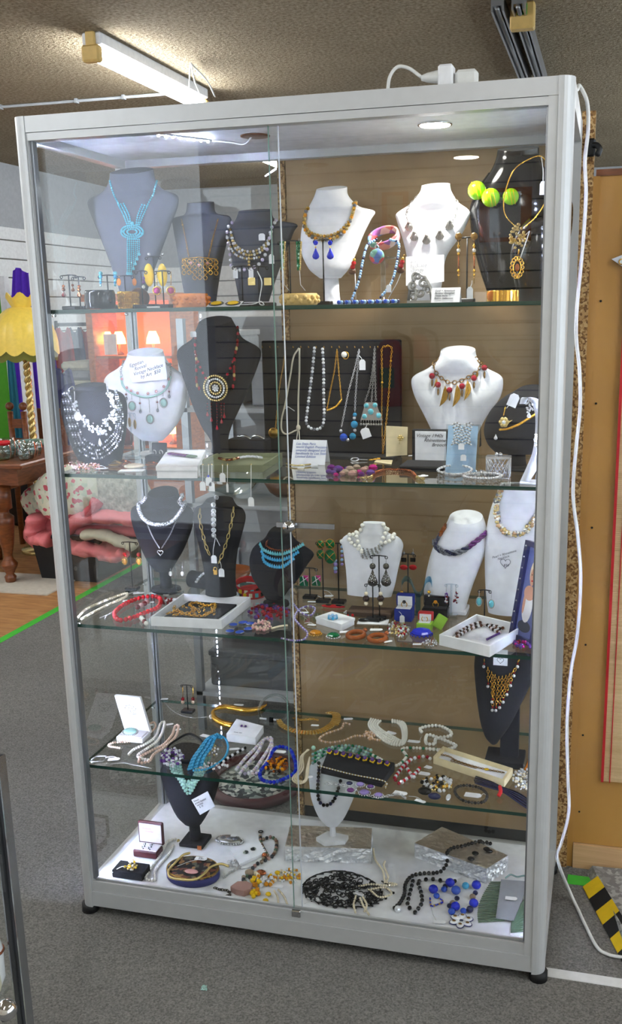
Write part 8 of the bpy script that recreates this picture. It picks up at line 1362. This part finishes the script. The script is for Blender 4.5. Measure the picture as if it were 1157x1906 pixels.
for q in ([(694, 1580), (698, 1600), (712, 1620), (716, 1640), (722, 1632), (714, 1612), (716, 1604)], [(668, 1650), (690, 1646), (716, 1648), (738, 1646), (716, 1642)], [(690, 1658), (706, 1670), (728, 1664), (716, 1652), (686, 1656)], [(662, 1668), (658, 1684), (661, 1698)], [(670, 1672), (676, 1686), (686, 1702)], [(674, 1668), (682, 1684), (678, 1696)]): beads(m, lay(q, z, 6, False, .008), .0032, 1, (0,), False, True, 1, 7, 5)
t.part('clasp', 'crystal').box(on(668, 1664, z + .010), (.026, .010, .006), 0, np.array(Euler((0, 0, -.3)).to_matrix()), .002); tag_flat(t, 728, 1610, z, .4, .018, .014)
# black bead necklace on the right
t = Th('black_bead_necklace', 'long black bead necklace over the foil block and floor', 'necklace'); m = t.part('beads', ['black', 'black_gloss']); 
def over(u, v): # rest on the block where the block is, else on the floor
    p = on(u, v, zb2); qq = [x_[:2] for x_ in FQ]; ins = True
    for e in range(4):
        a, b_ = qq[e], qq[(e + 1) % 4]; cr = (b_[0] - a[0]) * (p[1] - a[1]) - (b_[1] - a[1]) * (p[0] - a[0]); ins &= cr > -.0008
    return (p + A(0, 0, .006)) if ins else on(u, v, z + .006)
beads(m, [over(u, v) for u, v in dense([(734, 1690), (744, 1680), (752, 1664), (754, 1646), (764, 1632), (782, 1626), (806, 1625)], 6)], .0056, 1, (0, 0, 1), False, True, 1, 8, 6); beads(m, [over(u, v) for u, v in dense([(832, 1602), (832, 1590), (842, 1582), (862, 1578), (882, 1572), (904, 1568), (912, 1570)], 6)], .0054, 1, (0, 0, 1), False, True, 1, 8, 6); beads(m, [on(u, v, z + .007 + .03 * f) for (u, v), f in zip(dense([(806, 1625), (820, 1622), (830, 1610), (832, 1602)], 6), np.linspace(0, 1, 19))], .0056, 1, (0, 0), False, True, 1, 8, 6)
k = t.part('tubes', ['black_gloss', 'crystal'])
for q_ in ([(768, 1640), (764, 1656), (758, 1682), (762, 1690)], [(778, 1645), (784, 1665), (784, 1682), (772, 1698)], [(780, 1640), (800, 1636), (830, 1640), (846, 1640)]):
    P = [on(u, v, z + .005) for u, v in dense(q_, 6)]; k.tube(P, .001, 1, 4)
    for p in along(np.array(P), .018): k.sphere(p, .0056, 0, 9, 6, (1, 1.3, .9))
k.sphere(on(740, 1692, z + .008), .009, 1, 9, 7, sm=False)
for (u, v) in ((905, 1584), (884, 1592), (876, 1602), (910, 1588)): k.sphere(over(u, v), .007, 0, 9, 6, (1.4, .9, .8))
t = Th('blue_flower_necklace', 'blue foil bead necklace with a white petal pendant', 'necklace')
for (u, v, r, mt) in ((806, 1662, 9, 'cobalt'), (812, 1672, 6, 'blue'), (828, 1654, 5, 'navy'), (837, 1650, 9, 'cobalt'), (826, 1660, 6, 'blue'), (848, 1664, 9, 'blue'), (850, 1676, 5, 'navy'), (866, 1654, 7, 'sky'), (886, 1654, 9, 'cobalt'), (884, 1666, 5, 'navy'), (879, 1674, 6, 'stone'), (881, 1688, 9, 'cobalt'), (874, 1698, 7, 'navy'), (862, 1700, 6, 'blue'), (842, 1686, 6, 'stone'), (847, 1694, 9, 'cobalt'), (836, 1690, 5, 'navy'), (840, 1702, 7, 'blue')): p = on(u, v, z); s = mpp(p); t.part('bead', mt).sphere(p + A(0, 0, r * s * .9), r * s, 0, 11, 7, (1, 1, .9))
m = t.part('seed_loop', ['cobalt', 'gold']); beads(m, lay([(800, 1672), (802, 1686), (812, 1684), (824, 1678), (814, 1670)], z, 6, False, .003), .0025, 1, (0, 0, 1), False, True, 1, 6, 4)
c = on(858, 1716, z)
for k in range(6): a = PI / 6 + k * PI / 3; d = A(math.cos(a), math.sin(a), 0); t.part('petal', 'white_paint').sphere(c + d * .017 + A(0, 0, .004), .0115, 0, 14, 7, (1.15, .8, .3), np.array(Euler((0, 0, a)).to_matrix())); g = t.part('petal_rim', 'indigo'); g.torus(c + d * .017 + A(0, 0, .0035), 1, .0012, (0, 0, 1), 0, 18, 5, (.0135, .0095), d); t.part('petal_stone', 'bronze').sphere(c + d * .019 + A(0, 0, .008), .004, 0, 9, 6, (1.2, .9, .5))
t.part('tag_string', 'string').tube(crom([on(802, 1690, z + .003), on(806, 1704, z + .003), on(812, 1714, z + .003)], 4), .001, 0, 4); tag_flat(t, 818, 1716, z, .1, .03, .012)
# green pleated collar on card
t = Th('green_stick_collar', 'green fan collar of thin sticks round a pale card neck', 'necklace'); o = on(940, 1640, z)
card = [on(u, v, z + .012) for u, v in ((922, 1708), (956, 1712), (985, 1640), (932, 1636))]; quad_prism(t.part('card', 'grey_box'), card, z + .009, z + .011)
n_ = 26
for k in range(n_):
    f = k / (n_ - 1); a = on(945 - 8 * f, 1642 + 80 * f, z + .005); b_ = on(912 - 24 * math.sin(f * 2.2), 1642 + 84 * f, z + .004)
    if f < .92: t.part('stick', 'sage').cyl(a, b_, .0020, .0016, 0, 6)
for k in range(18): f = k / 17; t.part('stick', 'sage').cyl(on(950 + 4 * (1 - f), 1705 + 30 * f, z + .005), on(986, 1660 + 72 * f, z + .004), .0020, .0016, 0, 6)
t.part('cord_tangle', 'grey_pearl').tube(crom([on(940, 1634, z + .01), on(950, 1628, z + .014), on(962, 1632, z + .010), on(976, 1630, z + .012), on(984, 1636, z + .008)], 6), .0022, 0, 5); tag_flat(t, 951, 1672, z + .012, 0, .030, .014)
t = Th('paper_slip', 'white paper corner at the front end of the showcase floor', 'paper'); t.part('slip', 'tag').box(on(968, 1738, z) + A(0, 0, .0012), (.05, .02, .001), 0, np.array(Euler((0, 0, .2)).to_matrix()))
# ------------------------------------------------------------------ link everything, lettering becomes plain mesh
for t in ALL: t.finish()
bpy.context.view_layer.update(); dg = bpy.context.evaluated_depsgraph_get()
for o in FONTS:
    me = bpy.data.meshes.new_from_object(o.evaluated_get(dg)); n = bpy.data.objects.new('lettering', me); col.objects.link(n); n.parent = o.parent; n.matrix_local = o.matrix_local.copy()
    if not me.materials: me.materials.append(o.data.materials[0])
for o in FONTS: cu = o.data; bpy.data.objects.remove(o); bpy.data.curves.remove(cu)
